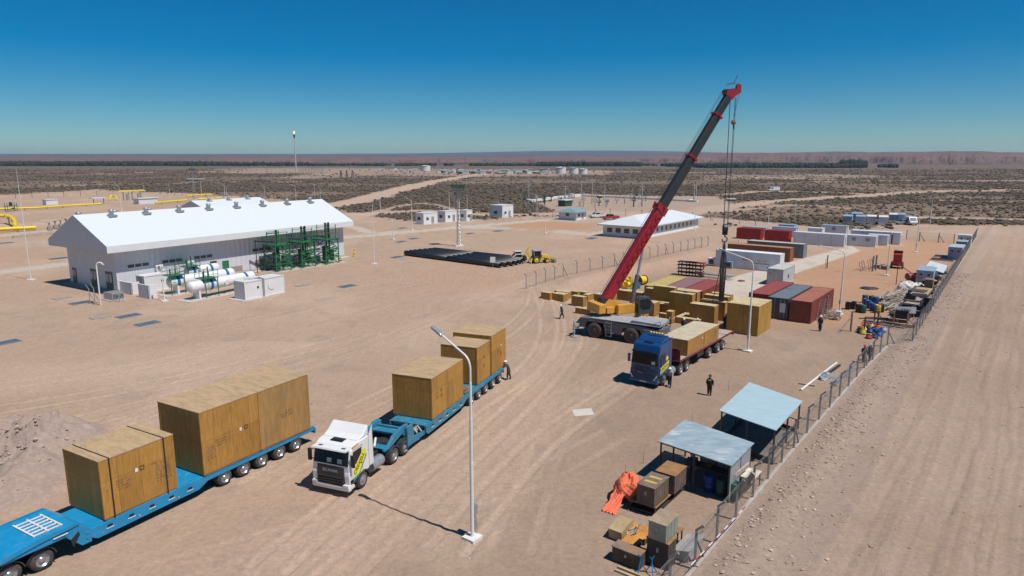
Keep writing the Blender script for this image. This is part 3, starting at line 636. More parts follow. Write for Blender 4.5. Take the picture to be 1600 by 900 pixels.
def container(o, A, B, H, ang, name, m, label, group=None, cat='shipping container', doors=None, flat=False, extra=None, roofm=None):
    """ISO container: corrugated walls, corner posts, rails and roof; x away along u, y left"""
    t = thing('shipping_container', label, cat, (o.x, o.y, o.z), ang, group)
    p = .11; e = .035
    def wall(L, fx, nrm):
        k = int((L - 2 * p) / .28); vs = []; fs = []; pts = []
        for i in range(k):
            a = p + (L - 2 * p) * i / k; w_ = (L - 2 * p) / k
            pts += [(a, 0), (a + w_ * .35, 0), (a + w_ * .5, e), (a + w_ * .85, e)]
        pts.append((L - p, 0))
        for a, q in pts:
            vs.append(fx(a, q, .13)); vs.append(fx(a, q, H - .10))
        for i in range(len(pts) - 1): fs.append((2 * i, 2 * i + 2, 2 * i + 3, 2 * i + 1) if nrm else (2 * i + 1, 2 * i + 3, 2 * i + 2, 2 * i))
        return vs, fs
    w_ = MB()
    if flat: w_.box(.02, B - .02, .02, A - .02, .1, H - .06)
    else:
        for v, f in (wall(B, lambda a, q, z: (a, .03 + q, z), True), wall(B, lambda a, q, z: (a, A - .03 - q, z), False), wall(A, lambda a, q, z: (.03 + q, a, z), False), wall(A, lambda a, q, z: (B - .03 - q, a, z), True)): w_.add(v, f)
    w_.build('wall', m, t)
    f = MB()
    for x in (0, B - p):
        for y in (0, A - p): f.box(x, x + p, y, y + p, 0, H)
    for x in (0, B - p): f.box(x, x + p, p, A - p, .0, .13); f.box(x, x + p, p, A - p, H - .10, H - .002)
    for y in (0, A - p): f.box(p, B - p, y, y + p, .02, .13); f.box(p, B - p, y, y + p, H - .10, H - .002)
    f.build('frame', m, t)
    r = MB(); k = int(B / .6)
    r.box(p, B - p, p, A - p, H - .06, H - .035)
    if not flat:
        for i in range(k): x = p + .1 + (B - 2 * p - .2) * i / k; r.box(x, x + .25, p + .08, A - p - .08, H - .035, H - .022)
    r.build('roof', roofm or m, t)
    def door_set(face):
        if face == 'front':
            for y0, y1 in ((p + .02, A / 2 - .01), (A / 2 + .01, A - p - .02)):
                q = MB(); q.box(-.02, .028, y0, y1, .14, H - .11); d_ = q.build('door', m, t)
                q = MB()
                for yy in (y0 + (y1 - y0) * .3, y0 + (y1 - y0) * .72): q.cyl((-.045, yy, .15), (-.045, yy, H - .12), .018, n=6)
                q.build('locking_bar', GALV, d_)
        else:
            for y0, y1 in ((p + .02, A / 2 - .01), (A / 2 + .01, A - p - .02)):
                q = MB(); q.box(B - .028, B + .02, y0, y1, .14, H - .11); d_ = q.build('door', m, t)
                q = MB()
                for yy in (y0 + (y1 - y0) * .3, y0 + (y1 - y0) * .72): q.cyl((B + .045, yy, .15), (B + .045, yy, H - .12), .018, n=6)
                q.build('locking_bar', GALV, d_)
    if doors: door_set(doors)
    return t
CRG = 'plywood crates stored in the yard'
YC = [  # near corner, top row, left column, right column, label
 ((1183, 526), 479, 1137, 1206, 'big yellowish two-panel crate standing alone at the right end, by the lamp post'),
 ((1115, 511), 479, 1078, 1123, 'tall crate right behind the worker beside the hanging slings'),
 ((1092, 510), 500.5, 1055, 1104, 'low wide crate with two white helmets showing in front of it'),
 ((1095.7, 502.5), 493.6, 1067.5, 1102, 'low crate just behind the one with two helmets in front'),
 ((1063.4, 495), 479, 1025, 1071.7, 'wide mid-height crate with small crates stacked in front of it'),
 ((1021.5, 495), 474, 1002, 1031, 'upright crate between the crane cab and the wide middle crate'),
 ((1005.7, 498.4), 482.6, 996, 1014, 'narrow upright crate close to the right of the crane cab'),
 ((1034.5, 512), 502.5, 1005, 1044, 'long low crate behind the crane deck, nearest the blue truck roof'),
 ((1040, 484), 454, 1009, 1046, 'square-faced crate directly in front of the yellow container'),
 ((1080, 498), 460.6, 1046, 1087, 'tall crate in the middle of the store, in front of the mauve container'),
 ((1087.5, 489), 457, 1053, 1097, 'crate hidden behind the tall middle crate, in front of the red container'),
 ((1001.5, 473), 457.8, 956, 1008, 'long low crate behind the boom foot, with an opening in its right end'),
 ((1141, 483), 461, 1102, 1146, 'rearmost of the three crates between the slings and the lamp post'),
 ((1136, 490), 464.7, 1097, 1142, 'middle one of the three crates behind the hanging slings'),
 ((1131.5, 502), 473, 1094.4, 1137.7, 'nearest of the three crates behind the hanging slings'),
 ((1052, 487), 450, 1021, 1058, 'dark-fronted crate peeping out above the square-faced crate'),
 ((1001, 499.5), 491.5, 992, 1003.5, 'tiny bright crate beside the narrow upright one, right of the crane cab'),
 ((859, 471.5), 458, 845.5, 863, 'leftmost small crate at the far left end of the row'),
 ((880, 473), 460.5, 863, 888.5, 'second small crate from the left end, standing in front of another'),
 ((888, 469), 457, 866, 892, 'small crate mostly hidden behind the second crate from the left'),
 ((911, 480), 464.5, 893, 916.7, 'crate to the right of the walking worker, left of the crane'),
 ((902, 466), 456, 892, 905, 'small dark crate behind, above the walking worker, left of a pair'),
 ((915.5, 466), 457, 904, 918, 'small dark crate behind, right of a pair left of the crane'),
 ((918, 470), 461, 911, 928, 'crate with bright right face just left of the crane boom foot'),
 ((955.5, 478), 463, 928, 964, 'crate seen behind the foot of the red boom'),
 ((922, 493), 484, 899, 927, 'low bright crate on the ground left of the crane turntable'),
]
for i, (c, ty, lx, rx, lab) in enumerate(YC):
    o, A, B, zt = fit(c, ty, lx, rx, YA)
    t = crate(o, A, max(B, .7), 0, zt, YA, lab, CRG, (PLYY, PLYD, PLY)[i % 3] if i else PLYY, lidmat=LIDY)
    if i == 0: 
        q = MB(); q.box(-.016, -.012, A * .47, A * .47 + .03, .1, zt - .03); q.build('seam', DARK, t)
        for k in range(2): pass
for c, ty, lx, rx, z0, lab in (((1040, 500), 490.6, 1029.8, 1043, 0, 'small brown crate in front of the wide middle crate, left of two'),
                               ((1049, 507), 498.5, 1040, 1054.5, 0, 'small brown crate carrying another small crate, in front of the wide crate')):
    o, A, B, zt = fit(c, ty, lx, rx, YA, z0); crate(o, A, B, 0, zt, YA, lab, CRG, PLYD, lidmat=LIDY)
    if 'carrying' in lab: crate(Vector((o.x, o.y, zt + .012)), A * .9, B * .9, 0, .85, YA, 'smallest brown crate, stacked on top of another small crate', CRG, PLYD, lidmat=LIDY)
u, w_ = axes(YA); CG = 'shipping containers in the storage yard'
CO = cont_mat('orange', (.21, .048, .026)); CB = cont_mat('slate', (.07, .082, .095)); CR = cont_mat('maroon', (.26, .045, .035)); CBRT = mat('slate_roof', (.15, .175, .195), .5, var=.15, dirt=.1); CRT = mat('faded_red_roof', (.27, .06, .048), .6, var=.12, dirt=.1); COT = mat('faded_orange_roof', (.36, .125, .075), .6, var=.12, dirt=.12)
CM = cont_mat('mauve', (.19, .095, .11)); CY = cont_mat('mustard', (.44, .32, .08)); CL = cont_mat('light_grey', (.46, .48, .49)); CW = cont_mat('reefer_white', (.62, .63, .66)); CBR = cont_mat('brown', (.24, .085, .035)); CGR = cont_mat('grey', (.19, .195, .205)); CRD = cont_mat('bright_red', (.33, .012, .012), .04)
o = G(1266, 506.5)
ca = container(o, 2.44, 10.6, 2.59, YA, 'a', CO, 'orange-brown container nearest the worker, rightmost of three side by side', CG, doors='back', roofm=COT)
q = MB(); q.box(-.03, -.028, 1.9, 2.2, .7, 1.4)
cb = container(o - w_ * 2.66 + u * .25, 2.44, 10.6, 2.59, YA, 'b', CB, 'slate grey container in the middle of three side by side', CG, doors='front', roofm=CBRT)
q = MB(); q.box(-.075, -.065, .3, .95, .9, 2.0); q.build('notice_plate', WWALL, cb)
container(o - w_ * 5.3 + u * 1.4, 2.44, 10.6, 2.59, YA, 'c', CR, 'dark red container with faded roof, leftmost of three side by side', CG, roofm=CRT)
for (px, py), m, rm, lab in (((1073, 433), CY, mat('mustard_roof', (.47, .36, .12), .6, var=.1, dirt=.1), 'mustard yellow container behind the crates, leftmost of its three'), ((1102, 436), CM, mat('mauve_roof', (.25, .13, .14), .6, var=.1, dirt=.12), 'mauve container between the yellow and the red one behind the crates'), ((1132, 438.8), CO, CRT, 'faded red container behind the crates, right beside the hanging slings')):
    g = G(px, py, 2.59); uu, _ = axes(56); o2 = Vector((g.x, g.y, 0)) - uu * 9.0; container(o2, 2.44, 9.0, 2.59, 56, 'x', m, lab, CG, roofm=rm)
o, A, B, zt = fit((1222.5, 447), 421.5, 1199, 1242, YA)
t = container(o, A, 6.06, 2.5, YA, 'g', CL, 'short light grey container on the concrete pad with air conditioner on its end', CG, roofm=mat('pale_roof', (.50, .48, .43), .7, var=.1))
q = MB(); q.box(-.34, -.0, 1.55, 2.2, 1.65, 2.15); q.build('air_conditioner', TINR, t); q = MB(); q.box(2.6, 3.1, -.01, .02, .9, 1.4); q.build('window', DARK, t)
def long_box(cx, cyb, ty, lx, m, lab, B=2.44, A=None, flat=False, H=None, rm=None, group=CG, rightx=None):
    o, A, B, zt = fit((cx, cyb), ty, lx, rightx, YA, A=A, B=B if rightx is None else None); return container(o, A, B, H or zt, YA, 'l', m, lab, group, flat=flat, roofm=rm), A, B, (H or zt)
t, A, B, zt = long_box(1217.5, 426, 398, 1118.7, CW, 'long white refrigerated container with black lettering on its side', flat=True, rm=mat('reefer_roof', (.7, .7, .7), .6, var=.05))
for (y0, y1, z, hh, m_) in ((A * .43, A * .58, 1.55, .42, DARK), (A * .2, A * .35, 1.6, .2, STENR), (A * .16, A * .38, 1.1, .24, DARK), (A * .05, A * .18, .6, .16, DARK)):
    q = MB(); y = y0; rr = random.Random(int(y0 * 10))
    while y < y1: q.box(-.006, .021, y, y + .12, z, z + hh * rr.uniform(.6, 1)); q.box(-.006, .021, y + .12, y + .24, z + hh * .4, z + hh * .55); y += .34
    q.build('side_lettering', m_, t)
long_box(1233.5, 410, 391.7, 1137, CBR, 'long brown container behind the white refrigerated one', H=2.6, rm=mat('brown_roof', (.46, .22, .11), .6, var=.1))
t, A, B, zt = long_box(1254.5, 404, 384.6, 1167.6, CGR, 'long dark grey container with pale roof, farthest of the three long ones', H=2.7, rm=mat('cream_roof', (.50, .44, .36), .7, var=.12))
q = MB()
for k in range(5): q.cyl((.0, A * .68 - k * 1.0, 1.55), (.018, A * .68 - k * 1.0, 1.55), .32, n=16)
q.build('marking', BLACK, t)
long_box(1187.7, 375.5, 361.6, 1151, CRD, 'short bright red container, left of the two red ones', H=2.6)
long_box(1231.5, 379.5, 363.7, 1195, CRD, 'short bright red container, right of the two red ones', H=2.6)
CABG = 'white site cabins behind the red containers'
def ac_box(t, A, side=0, z=1.7):
    q = MB(); q.box(-.35, -.003, .4, 1.1, z, z + .5); q.build('air_conditioner', GALV, t)
def cabin(cx, cyb, ty, lx, lab, A=None, B=2.5, H=None, m=None, rm=None, group=CABG, wins=2, door=False, ang=YA, rightx=None):
    o, A, B, zt = fit((cx, cyb), ty, lx, rightx, ang, A=A, B=B if rightx is None else None); H = H or max(2.3, min(zt, 3.2))
    t = thing('site_cabin', lab, 'cabin', o, ang, group)
    q = MB(); q.box(.03, B - .03, .03, A - .03, .15, H - .12); q.build('wall', m or CABW, t)
    q = MB(); q.box(0, B, 0, A, 0, .15); q.box(-.03, B + .03, -.03, A + .03, H - .12, H); q.build('frame', rm or WHITE, t)
    if A > 8:
        for k in range(1, 4): q = MB(); q.box(.01, .03, A * k / 4 - .03, A * k / 4 + .03, .15, H - .12); q.build('wall_joint', TINR, t)
    for k in range(wins):
        y = A * (k + .6) / (wins + .2); q = MB(); q.box(-.01, .031, y - .45, y + .45, 1.1, 1.9); f = q.build('window', GALV, t); q = MB(); q.box(-.018, -.009, y - .38, y + .38, 1.17, 1.83); q.build('pane', mat('pale_pane', (.25, .27, .30), .2), f)
    if door: q = MB(); q.box(-.02, .032, 1.5, 2.5, .16, 2.2); q.build('door', GRILLE, t)
    q = MB(); q.box(B - .031, B + .02, A * .4, A * .4 + .8, .2, 2.1) if A < 4 else q.box(B * .3, B * .3 + .8, -.02, .031, .2, 2.1); q.build('door', TINR, t)
    return t
cabin(1318.5, 386, 367, 1239.5, 'long windowless white cabin nearest the camera, right of the red containers', wins=0)
cabin(1367.7, 386.5, 369.6, 1322, 'white cabin with two faint windows beside the long windowless one', wins=2)
cabin(1386, 384.5, 368, 1374, 'narrow end of a white cabin standing right of the two-window cabin', wins=0, A=4)
cabin(1405.7, 383, 364, 1329.6, 'long white cabin with a dark doorway at its right end', wins=0, door=True, rm=mat('blue_white_roof', (.55, .60, .64), .5))
BR = mat('blue_grey_roof', (.26, .33, .39), .5, var=.1)
cabin(1196, 371, 357, 1160, 'blue-roofed cabin behind the left red container', rm=BR, wins=0)
cabin(1243, 371, 359, 1206, 'blue-roofed cabin behind the right red container', rm=BR, wins=0)
cabin(1240, 366, 355.5, 1216, 'low blue-grey cabin farthest behind the red containers', rm=BR, wins=0, m=mat('bluegrey_wall', (.30, .38, .44), .6))
cabin(1284, 372, 361, 1262, 'small cabin with pale roof behind the long windowless cabin', wins=0)
cabin(1322, 368, 357, 1283, 'pale cabin with rooftop units behind the long windowless cabin', rm=BR, wins=1)
FG = 'cabins parked beyond the gate'
for k, (cx, cyb, ty, lx, lab) in enumerate((( 1331, 350.5, 339.5, 1317, 'leftmost grey cabin beyond the gate'), (1352, 351, 339, 1337, 'second cabin from the left beyond the gate'), (1368.5, 351, 339, 1355, 'third cabin from the left, cream roofed, beyond the gate'),
        (1387, 352, 339.5, 1373.5, 'fourth cabin from the left, standing nearest, beyond the gate'), (1402, 347.5, 335.5, 1390, 'fifth cabin from the left, set back, beyond the gate'), (1415, 348, 335.5, 1404, 'rightmost cabin beyond the gate, by the parked car'), (1346, 346, 335, 1330, 'cabin set back behind the two leftmost beyond the gate'))):
    cabin(cx, cyb, ty, lx, lab, B=7, wins=0, m=CABW if k % 2 else mat('bluish_cabin', (.40, .44, .50), .6), rm=mat('cream_cabin_roof', (.62, .60, .53), .6) if k in (2, 3, 4) else BR, group=FG, ang=62)
def utility(cx, cyb, ty, lx, rx, lab, m, rm, name='utility_cabinet'):
    o, A, B, zt = fit((cx, cyb), ty, lx, rx, YA); t = thing(name, lab, 'cabin', o, YA)
    MB().box(.02, B - .02, .02, A - .02, .1, zt - .06).build('wall', m, t); q = MB(); q.box(0, B, 0, A, 0, .1); q.box(-.02, B + .02, -.02, A + .02, zt - .06, zt); q.build('frame', rm, t)
    for y in (A * .25, A * .7): q = MB(); q.box(-.015, .021, y - .15, y + .2, zt * .62, zt * .75); q.build('vent', DARK, t)
    return t, A, B, zt
utility(1502, 407, 387, 1482, 1509, 'grey cabin against the fence, nearest of the row at its far end', mat('grey_cabin', (.33, .345, .40), .6), mat('bluish_top', (.36, .42, .46), .5))
utility(1509, 396, 378, 1494, 1514, 'green-sided cabin against the fence, middle of the row', mat('green_cabin', (.12, .22, .18), .6), BR)
utility(1516, 387, 368, 1497, 1520, 'white cabin against the fence at the far end of the row', mat('pale_cabin', (.55, .55, .52), .6), WHITE)
utility(1457, 445, 424, 1432, 1466.5, 'blue-grey generator box beside the white awning', mat('gen_grey', (.30, .35, .41), .5), BR, 'generator_box')
# ------------------------------------------------------------------ lamps
def lamp_obj(name, label, base, h, arm=2.0, ang=142.5, box=False, block=True, group='street lamps of the site', r=.085):
    t = thing(name, label, 'lamp post', base, ang, group)
    q = MB(); q.cyl((0, 0, 0), (0, 0, h * .40), r, r * .95, 12); q.cyl((0, 0, h * .40), (0, 0, h * .62), r * .82, r * .8, 12); q.cyl((0, 0, h * .62), (0, 0, h * .80), r * .66, r * .6, 12)
    P = []
    if arm:
        for k in range(7): a = R(90) * k / 6 * .78; P.append((.0 + .55 * (1 - math.cos(a)) , 0, h * .80 + .55 * h / 9.5 + .0 + .75 * math.sin(a) - .0))
        P = [(0, 0, h * .80)] + P; e = P[-1]; P.append((arm, 0, h))
        q.tube(P, r * .5, 8)
    else: q.cyl((0, 0, h * .80), (0, 0, h), r * .5, r * .35, 8)
    q.build('pole', WHITE, t)
    if arm:
        q = MB(); s = .35; dx = Vector((arm, 0, h)) - Vector(P[-2]); dx.normalize()
        q.T = Matrix.Translation((arm, 0, h)) @ Matrix.Rotation(-math.atan2(dx.z, dx.x), 4, 'Y')
        q.prism([(-.12, -.06), (.62, -.05), (.70, 0), (.55, .07), (0, .09), (-.12, .05)], -.13, .13); q.build('lamp_head', GALV, t, bevel=.02)
    if block:
        q = MB(); q.box(-.38, .38, -.38, .38, -.15, .14); q.build('foundation', mat('foundation_white', (.62, .60, .56), .8, var=.12), t, bevel=.02)
    if box:
        q = MB(); q.box(-.08, .2, -.36, -.10, 1.25, 1.75); q.build('junction_box', GALV, t, bevel=.01)
        q = MB()
        for k in (-.02, .06, .14): q.tube([(k, -.22, 1.25), (k, -.30, .9), (k + .02, -.40, .5), (k, -.34, .14)], .018, 6)
        q.build('conduit', TINR, t)
    return t
# ------------------------------------------------------------------ trucks and lowboys (x runs back from the front, the side seen from here is -y)
def wheel_at(par, x, y, r, w_, side=-1, dual=True, rimm=None, name='wheel', rub=None, hub=None):
    """one wheel end: tyre with shoulders and a dished rim"""
    t = bpy.data.objects.new(name, None)
    y0 = y; y1 = y - side * w_          # y0 outer face
    prof = [(.60, 0), (.93, .015), (1.0, .06), (1.0, w_ - .06), (.93, w_ - .015), (.55, w_)]
    q = MB(); n = 22; vs = []
    for rr, d_ in prof:
        for i in range(n): a = 2 * math.pi * i / n; vs.append((x + r * rr * math.cos(a), y0 - side * d_, r + r * rr * math.sin(a)))
    fs = [(j * n + i, j * n + (i + 1) % n, (j + 1) * n + (i + 1) % n, (j + 1) * n + i) for j in range(len(prof) - 1) for i in range(n)]
    q.add(vs, [f if side < 0 else f[::-1] for f in fs], 0, True)
    ty = q.build('tyre', rub or RUB)
    prof2 = [(.60, .0), (.56, .02), (.50, .09 if dual else .03), (.30, .11 if dual else .02), (.27, .03 if dual else -.03), (.14, .01 if dual else -.05), (0.001, .01 if dual else -.05)]
    q = MB(); vs = []
    for rr, d_ in prof2:
        for i in range(n): a = 2 * math.pi * i / n; vs.append((x + r * rr * math.cos(a), y0 - side * d_, r + r * rr * math.sin(a)))
    fs = [(j * n + i, (j + 1) * n + i, (j + 1) * n + (i + 1) % n, j * n + (i + 1) % n) for j in range(len(prof2) - 1) for i in range(n)]
    q.add(vs, [f[::-1] if side < 0 else f for f in fs], 0, True)
    for k in range(8):
        a = k * math.pi / 4; c = (x + r * .38 * math.cos(a), y0 - side * .09, r + r * .38 * math.sin(a)); 
    ri = q.build('rim', rimm or RIM)
    scene.collection.objects.link(t); t.parent = par
    for o in (ty, ri): o.parent = t
    return t
def axle(par, x, hw, r=.52, w_=.30, dual=True, rimm=None, rub=None, dw=.62):
    wheel_at(par, x, -hw, r, dw if dual else w_, -1, dual, rimm, rub=rub); wheel_at(par, x, hw, r, dw if dual else w_, 1, dual, rimm, rub=rub)
    q = MB(); q.cyl((x, -hw + .3, r), (x, hw - .3, r), .09, n=8); q.build('axle', DARK, par)
AMBER = mat('amber_lens', (.7, .25, .03), .3); LENS = mat('lamp_lens', (.55, .56, .58), .12, coat=.5); REDL = mat('red_lens', (.45, .02, .02), .3)
def tractor(label, o, ang, body, high=False, blue=False):
    t = thing('semi_truck', label, 'truck', o, ang, 'trucks carrying the crates')
    HW = 1.25; D = 2.25 if high else 2.05; ZB = .95; ZS = 1.95 if high else 1.85; ZW = 2.95 if high else 2.72; ZR = 3.70 if high else 3.02
    # cab shell: rounded prism, windscreen raked
    q = MB(); prof = [(.06, ZB), (.0, 1.25), (.02, ZS), (.22, ZW), (.42, ZR - .12), (.75, ZR), (D, ZR + (.12 if high else .02)), (D, .95)]
    q.prism(prof, -HW, HW); cab = q.build('cab', body, t, bevel=.09, seg=3)
    # lower front corners / bumper
    q = MB(); q.prism([(-.10, .38), (-.14, .62), (-.06, .80), (.25, .80), (.5, .62), (.5, .38)], -HW - .01, HW + .01); q.build('bumper', body, t, bevel=.06, seg=2)
    q = MB(); q.prism([(-.02, .80), (-.04, 1.3), (.0, 1.5), (.1, 1.5), (.1, .80)], -HW, -HW * .74); q.prism([(-.02, .80), (-.04, 1.3), (.0, 1.5), (.1, 1.5), (.1, .80)], HW * .74, HW); q.build('corner_panel', body, t, bevel=.03)
    # grille
    q = MB(); q.prism([(-.10, .62), (-.07, 1.3), (-.02, 1.78), (.05, 1.78), (.05, .60)], -HW * .72, HW * .72); gr = q.build('grille', GRILLE if not blue else NAVYP, t, bevel=.02)
    for k in range(5 if blue else 4):
        z = .70 + k * .15; q = MB(); q.box(-.135 - .0 * k, -.06, -HW * .66, HW * .66, z, z + .05); q.build('grille_bar', DARK if not blue else TKBLUE, gr)
    # windscreen
    def wsx(z): return .02 + (z - ZS) / (ZW - ZS) * .20
    q = MB(); z0, z1 = ZS + .02, ZW - .05; vs = []
    for dd in (-.022, .05):
        vs += [(wsx(z0) + dd, -HW * .93, z0), (wsx(z0) + dd, HW * .93, z0), (wsx(z1) + dd, HW * .90, z1), (wsx(z1) + dd, -HW * .90, z1)]
    q.add(vs, [(3, 2, 1, 0), (0, 1, 5, 4), (1, 2, 6, 5), (2, 3, 7, 6), (3, 0, 4, 7)]); ws = q.build('windscreen', GLASS, t)
    for s in (-.25, .45) if not blue else (-.45,):
        q = MB(); q.quad((wsx(z0 + .08) - .025, s - .5, z0 + .06), (wsx(z0 + .3) - .025, s - .5, z0 + .34), (wsx(z0 + .3) - .025, s - .18, z0 + .34), (wsx(z0 + .08) - .025, s - .18, z0 + .06)); q.build('dashboard_sheet', mat('pale_paper', (.35, .45, .42), .6), ws)
    for s in (-.55, .05): q = MB(); q.bar((wsx(z0) - .04, s, z0 + .02), (wsx(z0 + .1) - .04, s + .55, z0 + .10), .02); q.build('wiper', BLACK, t)
    # side windows
    for s in (-1, 1):
        q = MB(); y = s * (HW + .006); pts = [(.30, ZS + .08), (.42, ZW - .12), (1.25, ZW - .10), (1.25, ZS - .02), (.6, ZS - .05)]
        q.prism(pts, min(y, s * (HW - .02)), max(y, s * (HW - .02))); q.build('side_window', GLASS, t)
        # door outline, handle and black arch strip
        q = MB(); y = s * (HW + .003)
        for a, b in (((.22, ZB + .1), (.28, ZS)), ((1.32, ZB + .1), (1.32, ZW)), ((.45, ZW - .02), (1.32, ZW)), ): q.bar((a[0], y, a[1]), (b[0], y, b[1]), .014, .014)
        q.build('door_seam', DARK, t); q = MB(); q.box(1.12, 1.26, min(y, y + s * .03), max(y, y + s * .03), ZS - .2, ZS - .16); q.build('door_handle', BLACK, t)
        # wheel arch, steps
        q = MB(); P = []
        for k in range(9): a = math.pi * k / 8; P.append((1.35 + .66 * math.cos(a), .52 + .62 * math.sin(a)))
        for k in range(9): a = math.pi * (8 - k) / 8; P.append((1.35 + .58 * math.cos(a), .52 + .55 * math.sin(a)))
        q.prism(P, s * (HW - .35), s * (HW + .03)); q.build('wheel_arch', DARK, t)
        q = MB()
        for k in range(2): q.box(.12, .68, min(s * (HW - .3), s * (HW + .01)), max(s * (HW - .3), s * (HW + .01)), .42 + k * .33, .48 + k * .33)
        q.box(.15, .7, min(s * (HW - .32), s * (HW - .2)), max(s * (HW - .32), s * (HW - .2)), .4, 1.0); q.build('step', DARK, t)
        # mirrors
        q = MB(); y = s * (HW + .22); q.box(.02, .16, min(y - .11, y + .11), max(y - .11, y + .11), ZS + .0, ZS + .72); m_ = q.build('mirror', BLACK if not blue else TKBLUE, t, bevel=.03)
        q = MB(); q.bar((.2, s * HW, ZS + .66), (.1, y, ZS + .6), .04); q.bar((.2, s * HW, ZS + .1), (.1, y, ZS + .1), .04); q.build('mirror_arm', BLACK, m_)
        # headlight
        q = MB(); y0, y1 = sorted((s * HW * .70, s * (HW - .02)))
        if blue: q.prism([(y0 if s > 0 else y1, .72), (y1 if s > 0 else y0, 1.22), (y1 if s > 0 else y0, 1.05), ((y0 + y1) / 2, .72)], -.165, -.10, ax='x')
        else: q.box(-.155, -.05, y0, y1, .64, .79)
        q.build('headlight', LENS, t, bevel=.01)
        q = MB(); q.box(.10 + (0.1 if high else 0), .30, s * .78 - .14, s * .78 + .14, ZW + .03, ZW + .12); q.build('roof_lamp', GRILLE, t, bevel=.02)
        # deflector side fins
        q = MB(); y0, y1 = sorted((s * (HW - .02), s * (HW + .0))); q.prism([(D - .02, 1.1), (D + .42, 1.1), (D + .35, ZR + (.5 if not high else .35)), (D - .02, ZR)], y0, y1); q.build('side_fairing', body, t)
    # roof deflector
    q = MB(); zr = ZR + .03
    if high: q.prism([(.95, zr), (1.4, zr + .26), (D - .02, zr + .42), (D - .02, zr + .04)], -HW + .12, HW - .12)
    else: q.prism([(1.0, zr - .02), (1.45, zr + .16), (1.95, zr + .52), (D + .02, zr + .60), (D + .02, zr - .02)], -HW + .03, HW - .03)
    q.build('roof_deflector', body, t, bevel=.07, seg=3)
    q = MB(); q.box(.62, 1.1, -.42, .42, ZR - .02, ZR + (.05 if high else .03)); q.build('roof_hatch', GLASS, t, bevel=.02)
    q = MB(); q.prism([(-.16, ZW + .06), (-.12, ZW + .14), (.30, ZW + .10), (.28, ZW + .02)], -HW + .10, HW - .10); q.build('sun_visor', GLASS if high else body, t)
    if high:
        for s in (-.95, -.3, .3, .95):
            q = MB(); q.ball((1.2 + .0, s * .55 - .1, ZR + .48), .13, 10, 6); 
        q = MB()
        for k in range(5): q.ball((1.75, -.7 + k * .26, ZR + .62), .11, 8, 6)
        q.build('beacon', mat('beacon_amber', (.62, .42, .05), .3), t)
        q = MB(); q.bar((1.95, -1.15, ZR + .66), (1.95, 1.15, ZR + .66), .05); q.build('light_bar', GALV, t)
        q = MB(); y = HW + .008; q.cyl((1.75, -y + .0, ZS + .35), (1.75, -y - .006, ZS + .35), .22, n=6, smooth=False); q.build('badge', LYEL, t)
        q = MB(); q.box(-.14, -.10, -.3, .3, .46, .56); q.build('number_plate', WWALL, t)
        q = MB(); q.bar((-.06, -.85, 1.02), (-.08, .85, 1.35), .02, .05); q.build('grille_diagonal', GALV, t)
    else:
        q = MB(); y = -HW - .004; q.prism([(.36, ZW + .06), (.98, ZW + .12), (.98, ZW + .26), (.36, ZW + .20)], y, y + .01); q.build('roof_side_sticker', mat('sticker', (.62, .30, .05), .5, var=.5, scale=8), t)
    # slanted company panel on the visible side
    q = MB(); y = -HW - .010; zc = 1.45 if not high else 1.62
    if high: P = [(.5, zc - .42), (2.1, zc - .10), (2.16, zc + .42), (.56, zc + .08)]
    else: P = [(.34, zc - .40), (.95, zc - .30), (1.72, zc + .62), (1.62, zc + 1.02), (1.40, zc + .95), (.42, zc + .12)]
    q.prism(P, y, y + .008); pn = q.build('company_panel', LYEL, t)
    if high: text('CREXELL', .40, BLACK, t, frame_M((1.33, y - .004, zc), (1, 0, .21), (-.21, 0, 1)), sx=1.0)
    else: text('CREXELL', .36, BLACK, t, frame_M((.98, y - .004, zc + .25), (.78, 0, .72), (-.72, 0, .78)), sx=.95)
    q = MB(); P = [(.44, zc - .56), (2.1, zc - .28), (2.1, zc - .18), (.44, zc - .46)] if high else [(.36, zc - .62), (.9, zc - .5), (1.75, zc + .45), (1.72, zc + .6), (.95, zc - .33), (.36, zc - .45)]
    q.prism(P, y + .002, y + .009); q.build('panel_stripe', mat('cyan_stripe', (.02, .22, .32), .45), t)
    if not high: text('SCANIA', .24, GALV, gr, frame_M((-.075, 0, 1.52), (0, -1, 0), (.08, 0, 1)), sx=1.2)
    # chassis
    q = MB(); 
    for s in (-1, 1): q.box(.6, 7.0, s * .42 - .05, s * .42 + .05, .82, 1.08)
    for x in (2.6, 4.2, 6.9): q.box(x, x + .12, -.4, .4, .84, 1.04)
    q.build('chassis', DARK, t)
    q = MB()
    for s in (-1, 1): q.cyl((2.55, s * .88, .72), (3.75, s * .88, .72), .34, n=14)
    q.build('fuel_tank', GALV, t)
    q = MB(); q.cyl((2.5, 1.0, 1.2), (2.5, 1.0, 2.6), .1, n=10); q.cyl((2.42, -.6, 1.1), (2.42, -.3, 2.3), .09, n=8); q.build('exhaust', TINR, t)
    q = MB(); q.cyl((5.2, 0, 1.10), (5.2, 0, 1.22), .5, n=18); q.build('fifth_wheel', DARK, t)
    axle(t, 1.35, 1.22, .52, .32, False)
    for x in (4.85, 6.2): axle(t, x, 1.24, .52, .3, True)
    for x in (4.85, 6.2):
        for s in (-1, 1):
            q = MB(); P = []
            for k in range(9): a = math.pi * (.05 + .9 * k / 8); P.append((x + .66 * math.cos(a), .52 + .62 * math.sin(a)))
            for k in range(9): a = math.pi * (.95 - .9 * k / 8); P.append((x + .60 * math.cos(a), .52 + .57 * math.sin(a)))
            q.prism(P, min(s * .62, s * 1.27), max(s * .62, s * 1.27)); q.build('mudguard', DARK, t)
    return t
def LP(px, py, ang, back, hw):    # centre-line origin of a vehicle from the ground contact of its visible-side front wheel
    g = G(px, py); u, w_ = axes(ang); return g - u * back - w_ * hw, u, w_
